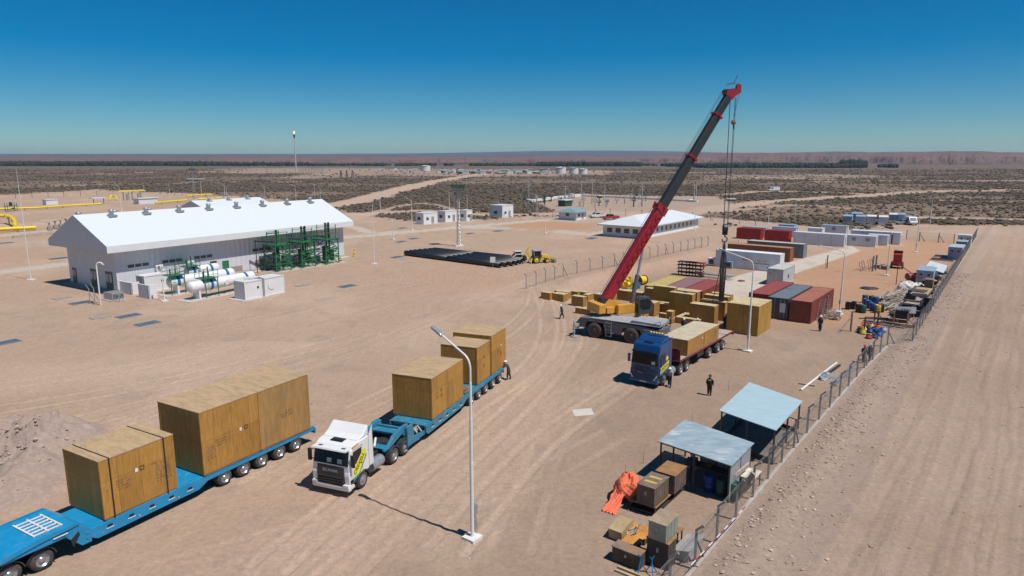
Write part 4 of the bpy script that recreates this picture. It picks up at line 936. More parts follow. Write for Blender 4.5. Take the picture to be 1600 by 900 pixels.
# ---- white truck
oW, uW, wW = LP(568, 762, 68.5, 1.35, 1.22)
white_truck = tractor('white cab-over truck with black windscreen, facing the camera in the middle of the yard', oW, 68.5, WHITE)
# ---- its teal lowboy
def lowboy(o, ang, s0, sg, sb0, sb1, send, ax, zdeck, m, label, hw=1.45, sample=False):
    t = thing('lowboy_trailer', label, 'trailer', o, ang, 'lowboy trailers')
    zg = 1.72
    # gooseneck
    if not sample:       # open twin-beam gooseneck
        q = MB()
        for s in (-1, 1):
            y0, y1 = sorted((s * .92, s * 1.12))
            q.prism([(s0, 1.25), (s0 + .3, 1.22), (sg - .9, 1.75), (sg + .2, 1.95), (sg + .9, 1.9), (sg + .9, 1.15), (sg + .5, 1.15), (sg + .1, 1.5), (s0 + .6, 1.10), (s0, 1.10)], y0, y1)
        q.box(s0 + .2, sg - 1.2, -.92, .92, 1.16, 1.22); q.box(sg - .2, sg + .8, -.92, .92, 1.5, 1.62); q.build('gooseneck', m, t, bevel=.02)
        q = MB(); q.prism([(sg + .4, .5), (sg + .4, 1.85), (sg + 1.1, 1.85), (sg + 1.3, .9), (sb0, .75), (sb0, .5)], -hw + .1, -hw + .25); q.prism([(sg + .4, .5), (sg + .4, 1.85), (sg + 1.1, 1.85), (sg + 1.3, .9), (sb0, .75), (sb0, .5)], hw - .25, hw - .1); q.box(sg + .42, sg + .6, -hw + .25, hw - .25, .55, 1.75); q.build('neck_upright', m, t, bevel=.015)
        q = MB()
        for k in range(7): q.bar((sg + 1.2 + .2 * k, -hw + .2 + .1 * (k % 3), .8 + .12 * (k % 2)), (sg + 1.5 + .2 * k, -hw + .7, 1.05), .09)
        q.cyl((sg + 1.3, -.6, .95), (sg + 2.0, -.6, .95), .14, n=10); q.cyl((sg + 1.3, .5, .95), (sg + 2.0, .5, .95), .14, n=10); q.build('hydraulic_fitting', TINR, t)
        q = MB(); q.cyl((s0 + .1, -.3, 1.3), (s0 + .9, .1, 1.5), .08, n=8); q.build('air_hose', WHITE, t)
    else:                # broad plated gooseneck
        q = MB(); q.prism([(s0, 1.50), (sg - 1.9, 1.66), (sg, 1.66), (sg + .62, zdeck + .02), (sg + .62, .42), (sg + .15, .42), (sg - .55, 1.20), (s0, 1.20)], -hw, hw); q.build('gooseneck', m, t, bevel=.03)
        q = MB(); q.prism([(s0 + .2, 1.18), (sg - 1.8, 1.72), (sg - .1, 1.74), (sg + .1, 1.60), (sg - 1.7, 1.50), (s0 + .3, 1.0)], -hw - .06, -hw - .002); q.prism([(s0 + .2, 1.18), (sg - 1.8, 1.72), (sg - .1, 1.74), (sg + .1, 1.60), (sg - 1.7, 1.50), (s0 + .3, 1.0)], hw + .002, hw + .06); q.build('neck_rail', m, t)
        q = MB(); x0 = sg - 1.65
        for k in range(6): q.bar((x0 + .0, -.9 + k * .34, 1.69), (x0 + 1.2, -.9 + k * .34, 1.69), .10, .03)
        for k in range(3): q.bar((x0 + k * .6, -1.0, 1.70), (x0 + k * .6, .95, 1.70), .08, .05)
        q.build('hazard_grid', mat('grid_white', (.62, .60, .58), .6, var=.35, scale=14), t)
        q = MB(); q.prism([(sg - .25, .55), (sg + .10, 1.05), (sg + .05, 1.25), (sg - .35, .95)], -hw - .012, -hw); q.build('neck_opening', BLACK, t)
        for a, z in ((sg + .45, 1.0), (sg + .45, .72), (sg - .5, 1.3)): q = MB(); q.cyl((a, -hw - .03, z), (a, -hw, z), .075, n=12); q.build('pin_cap', m, t)
        q = MB(); q.box(s0 + 1.0, s0 + 1.5, -hw - .075, -hw - .06, 1.22, 1.30); q.build('number_sticker', LYEL, t)
        q = MB(); q.box(sg - 1.1, sg - .45, -hw - .07, -hw - .06, 1.40, 1.46); q.build('reflector', WHITE, t)
    # deck: side beams, boarding
    q = MB()
    for s in (-1, 1):
        y0, y1 = sorted((s * (hw - .14), s * hw)); q.prism([(sb0, zdeck - .04), (send, zdeck + (.10 if sample else 0)), (send, zdeck - .22), (sb1, zdeck - .32), (sb1 - .6, zdeck - .62), (sb0 + .3, zdeck - .70), (sb0, zdeck - .5)], y0, y1)
    for k in range(int((send - sb0) / 1.0)): q.box(sb0 + .2 + k, sb0 + .36 + k, -hw + .14, hw - .14, zdeck - .30, zdeck - .06)
    q.build('bed_frame', m, t, bevel=.012)
    q = MB(); q.box(sb0, sb1, -hw + .14, hw - .14, zdeck - .055, zdeck); q.box(sb1, send, -hw + .14, hw - .14, zdeck - .03, zdeck + .03); q.build('deck', m, t)
    q = MB(); q.box(sb1 + .2, send - .2, -.42, .42, .6, zdeck - .06); q.build('spine_beam', NAVYP if sample else DARK, t)
    k = 0
    x = sb0 + .8
    while x < sb1 - .3:
        q = MB(); q.box(x, x + .26, -hw - .008, -hw + .01, zdeck - .36, zdeck - .22); q.build('tie_slot', BLACK, t)
        q = MB(); q.box(x - .06, x + .32, -hw - .02, -hw, zdeck - .42, zdeck - .39); q.build('reflector', WHITE, t); 
        if k % 2: q = MB(); q.box(x + .5, x + .57, -hw - .03, -hw, zdeck - .55, zdeck - .47); q.build('marker_lamp', AMBER, t)
        x += 1.12; k += 1
    for a in ax: axle(t, a, hw - .02, .48, .3, True, dw=.56)
    for a in ax:
        q = MB(); 
        for s in (-1, 1): q.bar((a - .35, s * .75, .95), (a + .05, s * .72, .50), .12); q.bar((a + .38, s * .75, .98), (a + .38, s * .75, .62), .1)
        q.build('suspension', NAVYP if sample else m, t)
    q = MB(); q.box(send, send + .10, -hw, hw, zdeck - .42, zdeck - .05); tail = q.build('tail_beam', TBLUE if sample else m, t)
    for s in (-1, 1): q = MB(); y0, y1 = sorted((s * (hw - .42), s * (hw - .08))); q.box(send + .10, send + .14, y0, y1, zdeck - .36, zdeck - .16); q.build('tail_lamp', REDL, tail)
    return t
ZD2 = 1.12
tr2 = lowboy(oW, 68.5, 3.9, 5.9, 8.6, 15.0, 22.5, [16.0, 17.4, 18.8, 20.3, 21.75], ZD2, TRTEAL, 'teal lowboy trailer behind the white truck, loaded with four crates')
CG1 = 'large plywood crates on the lowboy trailers'
def load(o, u, w_, ang, s0, s1, near, width, z0, z1, label, group=CG1, **k):
    c = o + u * s0 + w_ * near; c.z = z0; return crate(c, width, s1 - s0, z0, z1, ang, label, group, **k)
a1 = load(oW, uW, wW, 68.5, 9.55, 12.0, 1.42, 3.1, ZD2 + .004, 4.15, 'front crate on the teal lowboy, nearest the white truck, stained lid')
mark_square(a1, 1.3, 1.3); mark_square(a1, 1.3, 1.7, .2); scrawl(a1, .5, 1.4, .5, .5, STENCIL, seed=3)
load(oW, uW, wW, 68.5, 12.03, 14.5, 1.42, 3.1, ZD2 + .004, 4.15, 'second crate on the teal lowboy, butted against the front one')
a3 = load(oW, uW, wW, 68.5, 17.35, 19.95, 1.3, 3.2, ZD2 + .035, 4.25, 'third crate on the teal lowboy, lower than the last one, bare deck before it')
mark_square(a3, 1.2, 1.2); mark_square(a3, 1.2, 1.9)
a4 = load(oW, uW, wW, 68.5, 20.1, 23.2, 1.35, 3.5, ZD2 + .035, 4.55, 'rearmost and tallest crate on the teal lowboy, beside the leaning worker')
mark_square(a4, 1.9, 1.3); scrawl(a4, 1.2, 1.5, .5, .5, STENCIL, seed=5); label_sheet(a4, 2.0, 2.0)
for s in (15.3, 15.9, 16.5):
    q = MB(); P = [oW + uW * (s + .1 * k) + wW * (.9 - .3 * k + .1 * math.sin(k * 3)) for k in range(5)]
ch = thing('chain_heap', 'heap of rusty load chains lying on the bare deck between crates', 'chains', oW + uW * 15.9 + wW * .5 + Vector((0, 0, ZD2 + .03)), 68.5); q = MB(); r = random.Random(3)
P = [(r.uniform(-.8, .8), r.uniform(-.9, .7), .03 + .12 * r.random()) for _ in range(46)]; q.tube(P, .035, 6); q.build('chain', mat('chain_rust', (.22, .15, .09), .8, var=.4), ch)
# ---- blue truck and its red flatbed
oB, uB, wB = LP(1037, 602, 52.7, 1.35, 1.22)
blue_truck = tractor('dark blue high-roofed truck with yellow panel, beside the crane', oB, 52.7, TKBLUE, high=True, blue=True)
t = thing('flatbed_trailer', 'dark red flatbed trailer behind the blue truck, rear half empty', 'trailer', oB, 52.7)
hw = 1.3; zd = 1.42; s0, s1 = 4.35, 17.7
q = MB()
for s in (-1, 1): y0, y1 = sorted((s * (hw - .06), s * hw)); q.box(s0, s1, y0, y1, zd - .16, zd + .02)
for s in (-1, 1): q.box(s0 + .3, s1 - .2, s * .45 - .06, s * .45 + .06, zd - .55, zd - .09)
for k in range(13): q.box(s0 + .1 + k, s0 + .22 + k, -hw + .06, hw - .06, zd - .2, zd - .065)
q.build('bed_frame', DRED, t); q = MB(); q.box(s0, s1, -hw + .06, hw - .06, zd - .06, zd); q.build('deck', mat('worn_deck', (.36, .29, .25), .85, var=.25, scale=1.5, dirt=.3, dcol=(.20, .08, .06)), t)
q = MB(); q.box(s0, s0 + .08, -hw, hw, zd, zd + 1.05)
for k in range(5): q.box(s0 - .05, s0, -hw + .1 + k * .6, -hw + .2 + k * .6, zd, zd + 1.0)
q.build('headboard', DRED, t)
q = MB(); q.box(s1, s1 + .06, -hw, hw, zd - .4, zd + .0); q.build('tail_beam', DRED, t)
for a in (11.5, 13.75, 15.1): axle(t, a, 1.27, .52, .3, True)
q = MB()
for s in (-1, 1): q.box(7.2, 7.35, s * .7 - .06, s * .7 + .06, .1, zd - .5)
q.build('landing_leg', DARK, t); q = MB(); q.box(8.6, 10.0, -1.2, -.7, .7, 1.15); q.build('tool_box', DARK, t); 
q = MB(); q.box(9.0, 9.9, .3, 1.1, .6, 1.2); q.build('spare_carrier', DARK, t)
CG2 = 'low plywood crates on the red flatbed'
c1 = load(oB, uB, wB, 52.7, 6.1, 10.05, 1.22, 2.55, zd + .004, 2.9, 'low front crate on the red flatbed, right behind the blue cab', CG2, lidmat=mat('grey_lid', (.44, .37, .26), .8, var=.2, scale=1.3))
c2 = load(oB, uB, wB, 52.7, 10.08, 13.6, 1.22, 2.55, zd + .004, 2.9, 'low rear crate on the red flatbed with a dark scrawl near its end', CG2, lidmat=MATS['grey_lid'])
label_sheet(c1, 3.3, .9); scrawl(c2, 2.4, .5, .5, .8, STENB, seed=9)
for s, b in ((3.4, 4.3), (9.0, 10.2)):
    pass
# ---- blue lowboy on the left with its tractor out of frame
AT = 60.1; uT, wT = axes(AT); oT = G(72, 893) - wT * 1.42; oT.z = 0
tr1 = lowboy(oT, AT, -4.4, 1.55, 2.15, 8.7, 16.9, [9.85, 11.2, 12.55, 13.95, 15.3], 1.12, TRBLUE, 'bright blue lowboy trailer with white hazard grid, in the lower left corner', hw=1.42, sample=True)
tractor('white truck coupled to the bright blue lowboy, only its rear wheels in view', oT - uT * 6.2, AT, WHITE)
b1 = load(oT, uT, wT, AT, 2.87, 6.85, 1.42, 3.2, 1.124, 4.30, 'lower strapped crate with two black straps, alone at the front of the blue lowboy', straps=(.5, 3.4))
mark_square(b1, 2.0, 1.9, .24); label_sheet(b1, 1.75, 1.9); scrawl(b1, .75, 1.3, .7, .7, STENCIL, seed=1); scrawl(b1, 2.5, 1.95, .5, .12, STENR, seed=2); scrawl(b1, 2.9, .9, .8, 1.2, STENB, seed=4); scrawl(b1, .15, 1.5, .3, .3, STENB, seed=6)
b2 = load(oT, uT, wT, AT, 8.44, 12.4, 1.5, 3.75, 1.155, 4.98, 'tall front crate of the big pair on the blue lowboy, stained lid and blue scrawl')
mark_square(b2, 2.9, 1.85, .24); label_sheet(b2, 2.55, 1.85); scrawl(b2, .3, .9, .55, .9, STENB, seed=7); scrawl(b2, .9, 1.5, .8, .5, STENCIL, seed=8); scrawl(b2, 1.9, 1.7, .4, .12, STENR, seed=12)
b3 = load(oT, uT, wT, AT, 12.44, 16.5, 1.5, 3.75, 1.155, 4.98, 'tall rear crate of the big pair on the blue lowboy, grime streaked', body=mat('streaked_ply', (.38, .20, .055), .8, var=.22, scale=1.0, dirt=.55, dcol=(.19, .14, .08), stretch=(1.6, 1.6, .35)))
scrawl(b3, 1.7, 1.6, .9, .6, STENCIL, seed=10)
# ------------------------------------------------------------------ mobile crane
AC = -33.3; uc, wc = axes(AC); oc = G(928, 528) - wc * 1.45; oc.z = 0        # x along the carrier to the right, seen side is -y
cr = thing('mobile_crane', 'two-axle mobile crane with long red and dark grey boom raised over the crates', 'crane', oc, AC)
q = MB(); hw = 1.35
q.prism([(-2.3, 1.35), (-1.75, 2.05), (-.4, 2.1), (5.0, 1.95), (7.4, 1.8), (7.4, 1.15), (5.4, 1.0), (5.1, 1.55), (3.3, 1.55), (3.0, .85), (1.2, .85), (.95, 1.7), (-.95, 1.7), (-1.2, 1.0), (-2.1, .95)], -hw, hw)
ch = q.build('carrier', CGREYD, cr, bevel=.03)
q = MB(); q.box(-.5, 7.3, -hw - .02, hw + .02, 2.10, 2.16); q.prism([(3.9, 2.16), (7.3, 2.16), (7.3, 2.38), (4.2, 2.46)], -hw + .1, hw - .1); q.build('deck', CGREY, cr, bevel=.015)
for a, b in ((1.25, 2.05), (2.2, 3.15)):
    if a > 2: q = MB(); q.box(a, b, -hw - .03, -hw + .01, .75, 1.6); q.build('locker', CGREYD, cr, bevel=.02)
q = MB()
for s in (1.35, 1.95): q.bar((s, -hw - .06, .35), (s, -hw - .06, 2.0), .05)
for k in range(5): q.bar((1.35, -hw - .06, .42 + k * .36), (1.95, -hw - .06, .42 + k * .36), .05)
q.build('ladder', CGREY, cr)
for x in (0, 4.21): axle(cr, x, 1.45, .82, .55, False, rimm=mat('crane_rim', (.06, .05, .045), .7), rub=RUBC)
q = MB()      # left outriggers
for y, n in ((-2.2, 0), (2.4, 1)):
    q = MB(); q.box(-2.15, -1.85, min(0, y), max(0, y), 1.05, 1.35); q.cyl((-2.0, y, .12), (-2.0, y, 1.75), .09, n=10); q.cyl((-2.0, y, .0), (-2.0, y, .12), .38, n=16)
    q.box(-2.45, -2.0, y * .55 - .3, y * .55 + .3, .8, 1.25); q.build('outrigger', CGREY if n == 0 else CGREYD, cr)
for y in (-2.2, 2.4):
    q = MB(); q.box(6.9, 7.2, min(0, y), max(0, y), 1.0, 1.3); q.cyl((7.05, y, .1), (7.05, y, 1.6), .09, n=10); q.cyl((7.05, y, 0), (7.05, y, .1), .38, n=16); q.build('outrigger', CGREY, cr)
q = MB(); q.bar((7.45, -1.2, 1.9), (7.45, 1.2, 2.75), .06); q.bar((6.2, -1.3, 2.2), (7.3, -1.3, 2.7), .05); q.bar((7.3, -1.3, 2.1), (7.3, -1.3, 2.7), .05); q.bar((7.3, 1.3, 2.1), (7.3, 1.3, 2.7), .05); q.build('handrail', GALV, cr)
# superstructure faces the boom direction
foot = G(944, 473, 3.4); head = Vector((24.45, 79.1, 26.1)); hd = Vector((head.x - foot.x, head.y - foot.y, 0)); AB_ = math.degrees(math.atan2(hd.y, hd.x)); hx = hd.normalized()
piv = foot + hx * 1.7; piv.z = 2.16
Mw = Matrix.Translation(oc) @ Matrix.Rotation(R(AC), 4, 'Z'); Mi = Mw.inverted()
def sup(parts_T): pass
MS = Mi @ Matrix.Translation(piv) @ Matrix.Rotation(R(AB_), 4, 'Z')       # x forward along the boom, y left of it
q = MB(); q.T = MS; q.cyl((0, 0, 0), (0, 0, .25), 1.0, n=24); q.build('turntable', DARK, cr)
q = MB(); q.T = MS; q.prism([(-2.2, .3), (-2.2, 1.1), (-1.5, 1.75), (.2, 1.2), (1.7, .55), (1.7, .25), (-1.0, .25)], -.95, -.60); q.prism([(-2.2, .3), (-2.2, 1.1), (-1.5, 1.75), (.2, 1.2), (1.7, .55), (1.7, .25), (-1.0, .25)], .60, .95); q.box(-2.1, 1.6, -.6, .6, .26, .45); q.build('slewing_frame', CRYEL, cr, bevel=.02)
q = MB(); q.T = MS; q.prism([(-.8, .15), (-.8, 1.15), (1.0, 1.2), (2.3, .75), (3.0, .5), (3.0, .15)], -1.50, -.97); q.build('engine_housing', CRYEL, cr, bevel=.05)
q = MB(); q.T = MS; q.box(-3.1, -2.25, -1.35, 1.35, .35, 1.35); q.build('counterweight', CRYEL, cr, bevel=.06)
q = MB(); q.T = MS; q.cyl((-1.9, -.5, 1.5), (-1.9, .5, 1.5), .38, n=16); q.cyl((-1.2, -.5, .95), (-1.2, .5, .95), .32, n=14); q.build('winch', DARK, cr)
q = MB(); q.T = MS; q.box(-2.2, -1.3, -1.5, -.98, .35, 1.0); q.build('fuel_box', CRYEL, cr, bevel=.03)
cbm = MS @ Matrix.Translation((1.1, 0, 0))
q = MB(); q.T = cbm; 
cabp = [(-.6, .0), (-.6, 1.75), (-.2, 1.95), (.75, 1.9), (1.25, 1.2), (1.3, .35), (1.0, .0)]
q.prism(cabp, -1.62 + .0, -.98) if False else q.prism(cabp, .98, 1.85); 
cabo = None
q = MB(); q.T = MS @ Matrix.Translation((2.1, -1.35 - .55, 0)); q.prism(cabp, -.0, .85); cabo = q.build('operator_cab', mat('cab_dark', (.05, .055, .06), .35, coat=.3), cr, bevel=.06)
q = MB(); q.T = MS @ Matrix.Translation((2.1, -1.9, 0)); q.prism([(-.45, .75), (-.45, 1.65), (.65, 1.7), (1.05, 1.15), (1.0, .75)], -.012, .02); q.prism([(-.2, .55), (-.2, .72), (.9, .72), (.9, .55)], -.012, .02); q.build('cab_window', GLASS, cabo)
q = MB(); q.T = MS @ Matrix.Translation((2.1, -1.9, 0)); q.box(1.24, 1.30, .12, .72, .45, 1.25); q.build('cab_front_glass', mat('amber_glass', (.32, .20, .06), .2), cabo)
# boom
ft = Mi @ foot; hd_ = Mi @ head; bd = (hd_ - ft).normalized(); L = (hd_ - ft).length
up = Vector((0, 0, 1)); sd2 = bd.cross(up).normalized(); bu = sd2.cross(bd).normalized()
BMt = Matrix(((bd.x, sd2.x, bu.x, ft.x), (bd.y, sd2.y, bu.y, ft.y), (bd.z, sd2.z, bu.z, ft.z), (0, 0, 0, 1)))
def sec(a, b, hw_, hh, m, name):
    q = MB(); q.T = BMt; c = .18
    P = [(-hw_, -hh + c), (-hw_ + c, -hh), (hw_ - c, -hh), (hw_, -hh + c), (hw_, hh - c * .4), (hw_ - c * .4, hh), (-hw_ + c * .4, hh), (-hw_, hh - c * .4)]
    q.prism(P, a, b, ax='x'); return q.build(name, m, cr)
t1 = 12.4
b0 = sec(-.6, t1, .46, .60, BRED, 'boom_base')
sec(t1 - .02, 18.9, .40, .53, BGREY, 'boom_section'); sec(18.9, 24.5, .37, .49, BGREY, 'boom_section'); sec(24.5, L - .5, .34, .45, BGREY, 'boom_section')
for x, s in ((t1, .50), (18.9, .46), (24.5, .43)):
    q = MB(); q.T = BMt; q.box(x - .12, x + .10, -s, s, -s - .12, s + .16); q.box(x - .1, x + .1, s, s + .22, -.1, .1); q.build('boom_collar', BRED, cr)
q = MB(); q.T = BMt; q.prism([(t1 - .9, -.62), (t1 - .1, -.62), (t1 + .2, .9), (t1 - .5, .75)], -.52, -.47); q.prism([(t1 - .9, -.62), (t1 - .1, -.62), (t1 + .2, .9), (t1 - .5, .75)], .47, .52); q.build('base_end_plate', BRED, cr)
q = MB(); q.T = BMt      # folding jib lacing on the side of the base section
y = .50
for k in range(9): q.bar((2.4 + k, y + .05, -.35), (2.9 + k, y + .05, .30), .05); q.bar((2.9 + k, y + .05, .30), (3.4 + k, y + .05, -.35), .05)
q.bar((2.4, y + .05, -.37), (11.4, y + .05, -.37), .06); q.bar((2.6, y + .05, .32), (11.2, y + .05, .32), .06); q.build('jib_lacing', BRED, cr)
text('GROVE', .55, mat('faded_letter', (.55, .25, .25), .6), cr, Mi.inverted().inverted() @ Matrix.Identity(4) @ (BMt @ frame_M((9.3, .545, 0), (1, 0, 0), (0, 0, 1))) if False else (BMt @ frame_M((9.3, .60, 0), (1, 0, 0), (0, 0, 1)))) if False else None
q = MB(); q.T = BMt; q.prism([(L - .6, -.5), (L - .7, .55), (L - .2, .75), (L + .35, .3), (L + .9, -.55), (L + .55, -.85), (L - .1, -.55)], -.34, -.26); q.prism([(L - .6, -.5), (L - .7, .55), (L - .2, .75), (L + .35, .3), (L + .9, -.55), (L + .55, -.85), (L - .1, -.55)], .26, .34)
q.build('boom_head', BRED, cr)
for c, r in (((L - .35, 0, .60), .32), ((L + .75, 0, -.62), .36)):
    q = MB(); q.T = BMt; q.cyl((c[0], -.25, c[2]), (c[0], .25, c[2]), r, n=16); q.build('sheave', BRED if c[2] < 0 else DARK, cr)
def W(p): return Mi @ Vector(p)
# rooster sheave forward of the head
hp = head + hx * .35 + Vector((0, 0, .2)); rs = Vector((25.35, 79.3, 26.75))
q = MB(); q.bar(W(hp + Vector((0, 0, -.2))), W(rs), .16, .22); q.cyl(W(rs + hx.cross(up) * -.12), W(rs + hx.cross(up) * .12), .34, n=16); q.build('auxiliary_sheave', BRED, cr)
q = MB(); q.tube([W(head + Vector((-.6, 0, .8))), W(head + Vector((.35, .1, 1.1))), W(head + Vector((.7, .1, 1.9)))], .035, 6); q.bar(W(head + Vector((-.5, 0, 1.0))), W(rs + Vector((0, 0, .35))), .03); q.build('anemometer', DARK, cr)
# luffing cylinder
cb0 = (MS @ Vector((1.75, -.0, .55))); at = BMt @ Vector((7.3, 0, -.75)); mid = cb0.lerp(at, .56)
q = MB(); q.cyl(cb0, mid, .24, n=14); q.build('luffing_cylinder', CGREYD, cr); q = MB(); q.cyl(mid, at, .14, n=12); q.build('cylinder_rod', GALV, cr)
# ropes, hook block, slings
hook = Vector((24.75, 79.15, 10.6)); q = MB(); a = head + Vector((.55, .1, -.5))
for dx, dy in ((-.30, -.12), (.30, .12), (-.24, .15), (.34, -.1)): q.cyl(W(a + Vector((dx - .25, dy, 0))), W(hook + Vector((dx * .75, dy, .7))), .028, n=5)
for s in (-.15, .15): q.cyl(BMt @ Vector((.4, s, .9)), BMt @ Vector((L - .4, s, .95)), .022, n=5)
q.cyl(MS @ Vector((-1.9, -.1, 1.8)), BMt @ Vector((3.0, -.1, .8)), .02, n=5)
q.build('hoist_rope', DARK, cr)
q = MB(); q.cyl(W(hook + Vector((-.22, 0, .35))), W(hook + Vector((.22, 0, .35))), .45, n=18); q.box(*[v for v in (0, 0, 0, 0, 0, 0)]) if False else None
hk = q.build('hook_block', DARK, cr, bevel=.03)
q = MB(); hloc = W(hook); q.box(hloc.x - .28, hloc.x + .28, hloc.y - .2, hloc.y + .2, hloc.z - .45, hloc.z + .5); q.build('block_cheek', BLACK, hk, bevel=.04)
q = MB(); P = []
for k in range(10): a_ = R(90 - 270 * k / 9); P.append(W(hook + Vector((.30 * math.cos(a_), 0, -.95 + .30 * math.sin(a_)))))
q.tube([W(hook + Vector((0, 0, -.45))), P[0]] + P, .07, 8); q.build('hook', DARK, cr)
bh = Vector((25.05, 79.35, 22.9)); q = MB(); q.cyl(W(rs + Vector((.2, 0, -.3))), W(bh + Vector((0, 0, .5))), .022, n=5); q.build('auxiliary_rope', DARK, cr)
q = MB(); q.ball(W(bh), .30, 12, 8); q.build('headache_ball', mat('ball_rust', (.28, .16, .07), .6), cr); q = MB(); q.tube([W(bh + Vector((0, 0, -.3))), W(bh + Vector((.02, 0, -.6))), W(bh + Vector((.12, 0, -.75)))], .07, 6); q.build('auxiliary_hook', DARK, cr)
sl = thing('lifting_sling', 'dark bundle of wide lifting slings hanging from the crane hook among the crates', 'slings', (hook.x, hook.y, 0))
top = Vector((0, 0, hook.z - 1.25)); ends = [(-.16, .1, 1.9), (.2, -.1, 1.7), (.05, .25, 2.3), (-.02, -.25, 2.0)]
for e in ends: q = MB(); m_ = Vector(e) * .5; m_.z = (top.z + e[2]) / 2; q.bar(top, (e[0] * 1.4, e[1] * 1.4, m_.z + 1.5), .16, .12); q.bar((e[0] * 1.4, e[1] * 1.4, m_.z + 1.5), e, .18, .14); q.build('sling_leg', DARK, sl)
e = Vector((-1.2, -.5, 2.0)); q = MB(); q.bar(top, top.lerp(e, .5) + Vector((.08, 0, -.2)), .10, .06); q.bar(top.lerp(e, .5) + Vector((.08, 0, -.2)), e, .10, .06); q.build('sling_leg', DARK, sl)
# ------------------------------------------------------------------ compressor building and plant on the left
def zat(p, py): r = ray(0, py); return CH + r[2] * p.y / r[1]
def proj(p):
    d = Vector(p) - Vector((0, 0, CH)); dep = d.y * math.cos(PIT) - d.z * math.sin(PIT); uy = d.y * math.sin(PIT) + d.z * math.cos(PIT); return (800 + F * d.x / dep, 450 - F * uy / dep)
AG = 57.0; ug, wg = axes(AG); oA = G(185, 458)
LB = solve_x(oA, ug, 538, 0); WB = solve_x(oA, -wg, 111, 0); EZ = 6.2; OV = 1.6; OG = 1.7
bd_ = thing('compressor_building', 'long white gabled building with ridge vents and green doors at the left', 'building', oA, AG)
RZ = zat(oA - ug * OG - wg * (WB / 2), 336)
sl_ = (RZ - EZ - .75) / (WB / 2 + OV)
q = MB(); q.box(0, LB, 0, .2, .45, EZ + .6); q.box(0, LB, WB - .2, WB, .45, EZ + .6); q.build('long_wall', BWALL, bd_)
q = MB(); q.prism([(.2, .45), (WB - .2, .45), (WB - .2, EZ + .6), (WB / 2, EZ + .6 + (WB / 2) * sl_ * .98), (.2, EZ + .6)], 0.0, .2, ax='x'); q.build('gable_wall', BWALLG, bd_)
q = MB(); q.prism([(.2, .45), (WB - .2, .45), (WB - .2, EZ + .6), (WB / 2, EZ + .6 + (WB / 2) * sl_ * .98), (.2, EZ + .6)], LB - .2, LB, ax='x'); q.build('gable_wall', BWALLG, bd_)
q = MB(); q.box(-.02, LB + .02, -.02, WB + .02, 0, .45); q.box(-.9, LB + .9, -1.1, WB + .9, -.05, .06); q.build('plinth', CONC, bd_)
ez = EZ + .75
q = MB()
for s in (0, 1):
    y0 = -OV if s == 0 else WB + OV; ym = WB / 2
    P = [(-OG, y0, ez), (LB + 1.2, y0, ez), (LB + 1.2, ym, RZ), (-OG, ym, RZ)]
    if s: P = P[::-1]
    q.slab(P, .12)
rf = q.build('roof', WROOF, bd_)
q = MB(); 
q.box(-OG - .02, LB + 1.22, -OV - .06, -OV - .01, ez - .95, ez - .12); q.box(-OG - .02, LB + 1.22, WB + OV + .01, WB + OV + .06, ez - .95, ez - .12); q.build('fascia', WWALL, bd_)
q = MB(); q.box(-OG, LB + 1.2, -OV, 0, ez - .95, ez - .88); q.box(-OG, LB + 1.2, WB, WB + OV, ez - .95, ez - .88); q.build('soffit', WWALL, bd_)
for x in (-OG, LB + 1.18):
    q = MB(); q.prism([(-OV, ez - .93), (WB + OV, ez - .93), (WB + OV, ez - .125), (WB / 2, RZ - .125), (-OV, ez - .125)], x, x + .05, ax='x')
    q.build('verge_panel', mat('verge_grey', (.55, .55, .58), .6, var=.04), bd_)
for k, px in enumerate((175.5, 229.5, 281, 327, 370.5, 411, 449.5, 485.5)):
    p0 = oA - wg * (WB / 2 - 1.2) ; x = solve_x(p0, ug, px, RZ - .4)
    q = MB(); q.T = Matrix.Translation((x, WB / 2 - 1.0, RZ - .55)); q.box(-.6, .6, -.5, .4, .0, .28); v = q.build('ridge_vent', GALV, bd_)
    q = MB(); q.T = Matrix.Translation((x, WB / 2 - 1.0, RZ - .55)); q.cyl((0, 0, .3), (0, 0, .85), .33, .33, 12); q.ball((0, 0, .92), .40, 12, 6, sc=(1, 1, .55)); q.build('vent_cowl', GALV, v)
    if k < 4:
        q = MB(); q.T = Matrix.Translation((x - 3.1, WB / 2 + 2.2, RZ - .9)); q.cyl((0, 0, .0), (0, 0, .9), .3, n=10); q.ball((0, 0, .95), .42, 10, 6, sc=(1, 1, .5)); q.build('ridge_vent', GALV, bd_)
def wall_item(name, px0, px1, z0, z1, m, proud=.06, sub=None):
    x0 = solve_x(oA, ug, px0, z0); x1 = solve_x(oA, ug, px1, z0); q = MB(); q.box(x0, x1, -proud, .05, z0, z1); o = q.build(name, m, bd_)
    if sub:
        n = sub
        for k in range(n):
            a = x0 + (x1 - x0) * (k + .06) / n; b = x0 + (x1 - x0) * (k + .94) / n; q = MB(); q.box(a, b, -proud - .012, -proud + .01, z0 + .12, z1 - .10); q.build('pane', mat('window_dark', (.06, .065, .07), .2), o)
    return o
for a, b in ((199, 233), (253, 285), (303, 332), (394, 423)): wall_item('window_strip', a, b, 3.25, 3.95, WWALL, sub=3)
wall_item('door', 348.5, 358.5, .45, 2.5, GREEN, .07); wall_item('window', 329, 339, 1.6, 2.7, DARK)
wall_item('louvre', 361, 379, .5, 1.35, mat('louvre_tan', (.30, .25, .21), .6)); wall_item('louvre', 399.5, 414.5, .6, 1.9, mat('louvre_grey', (.20, .19, .18), .6))
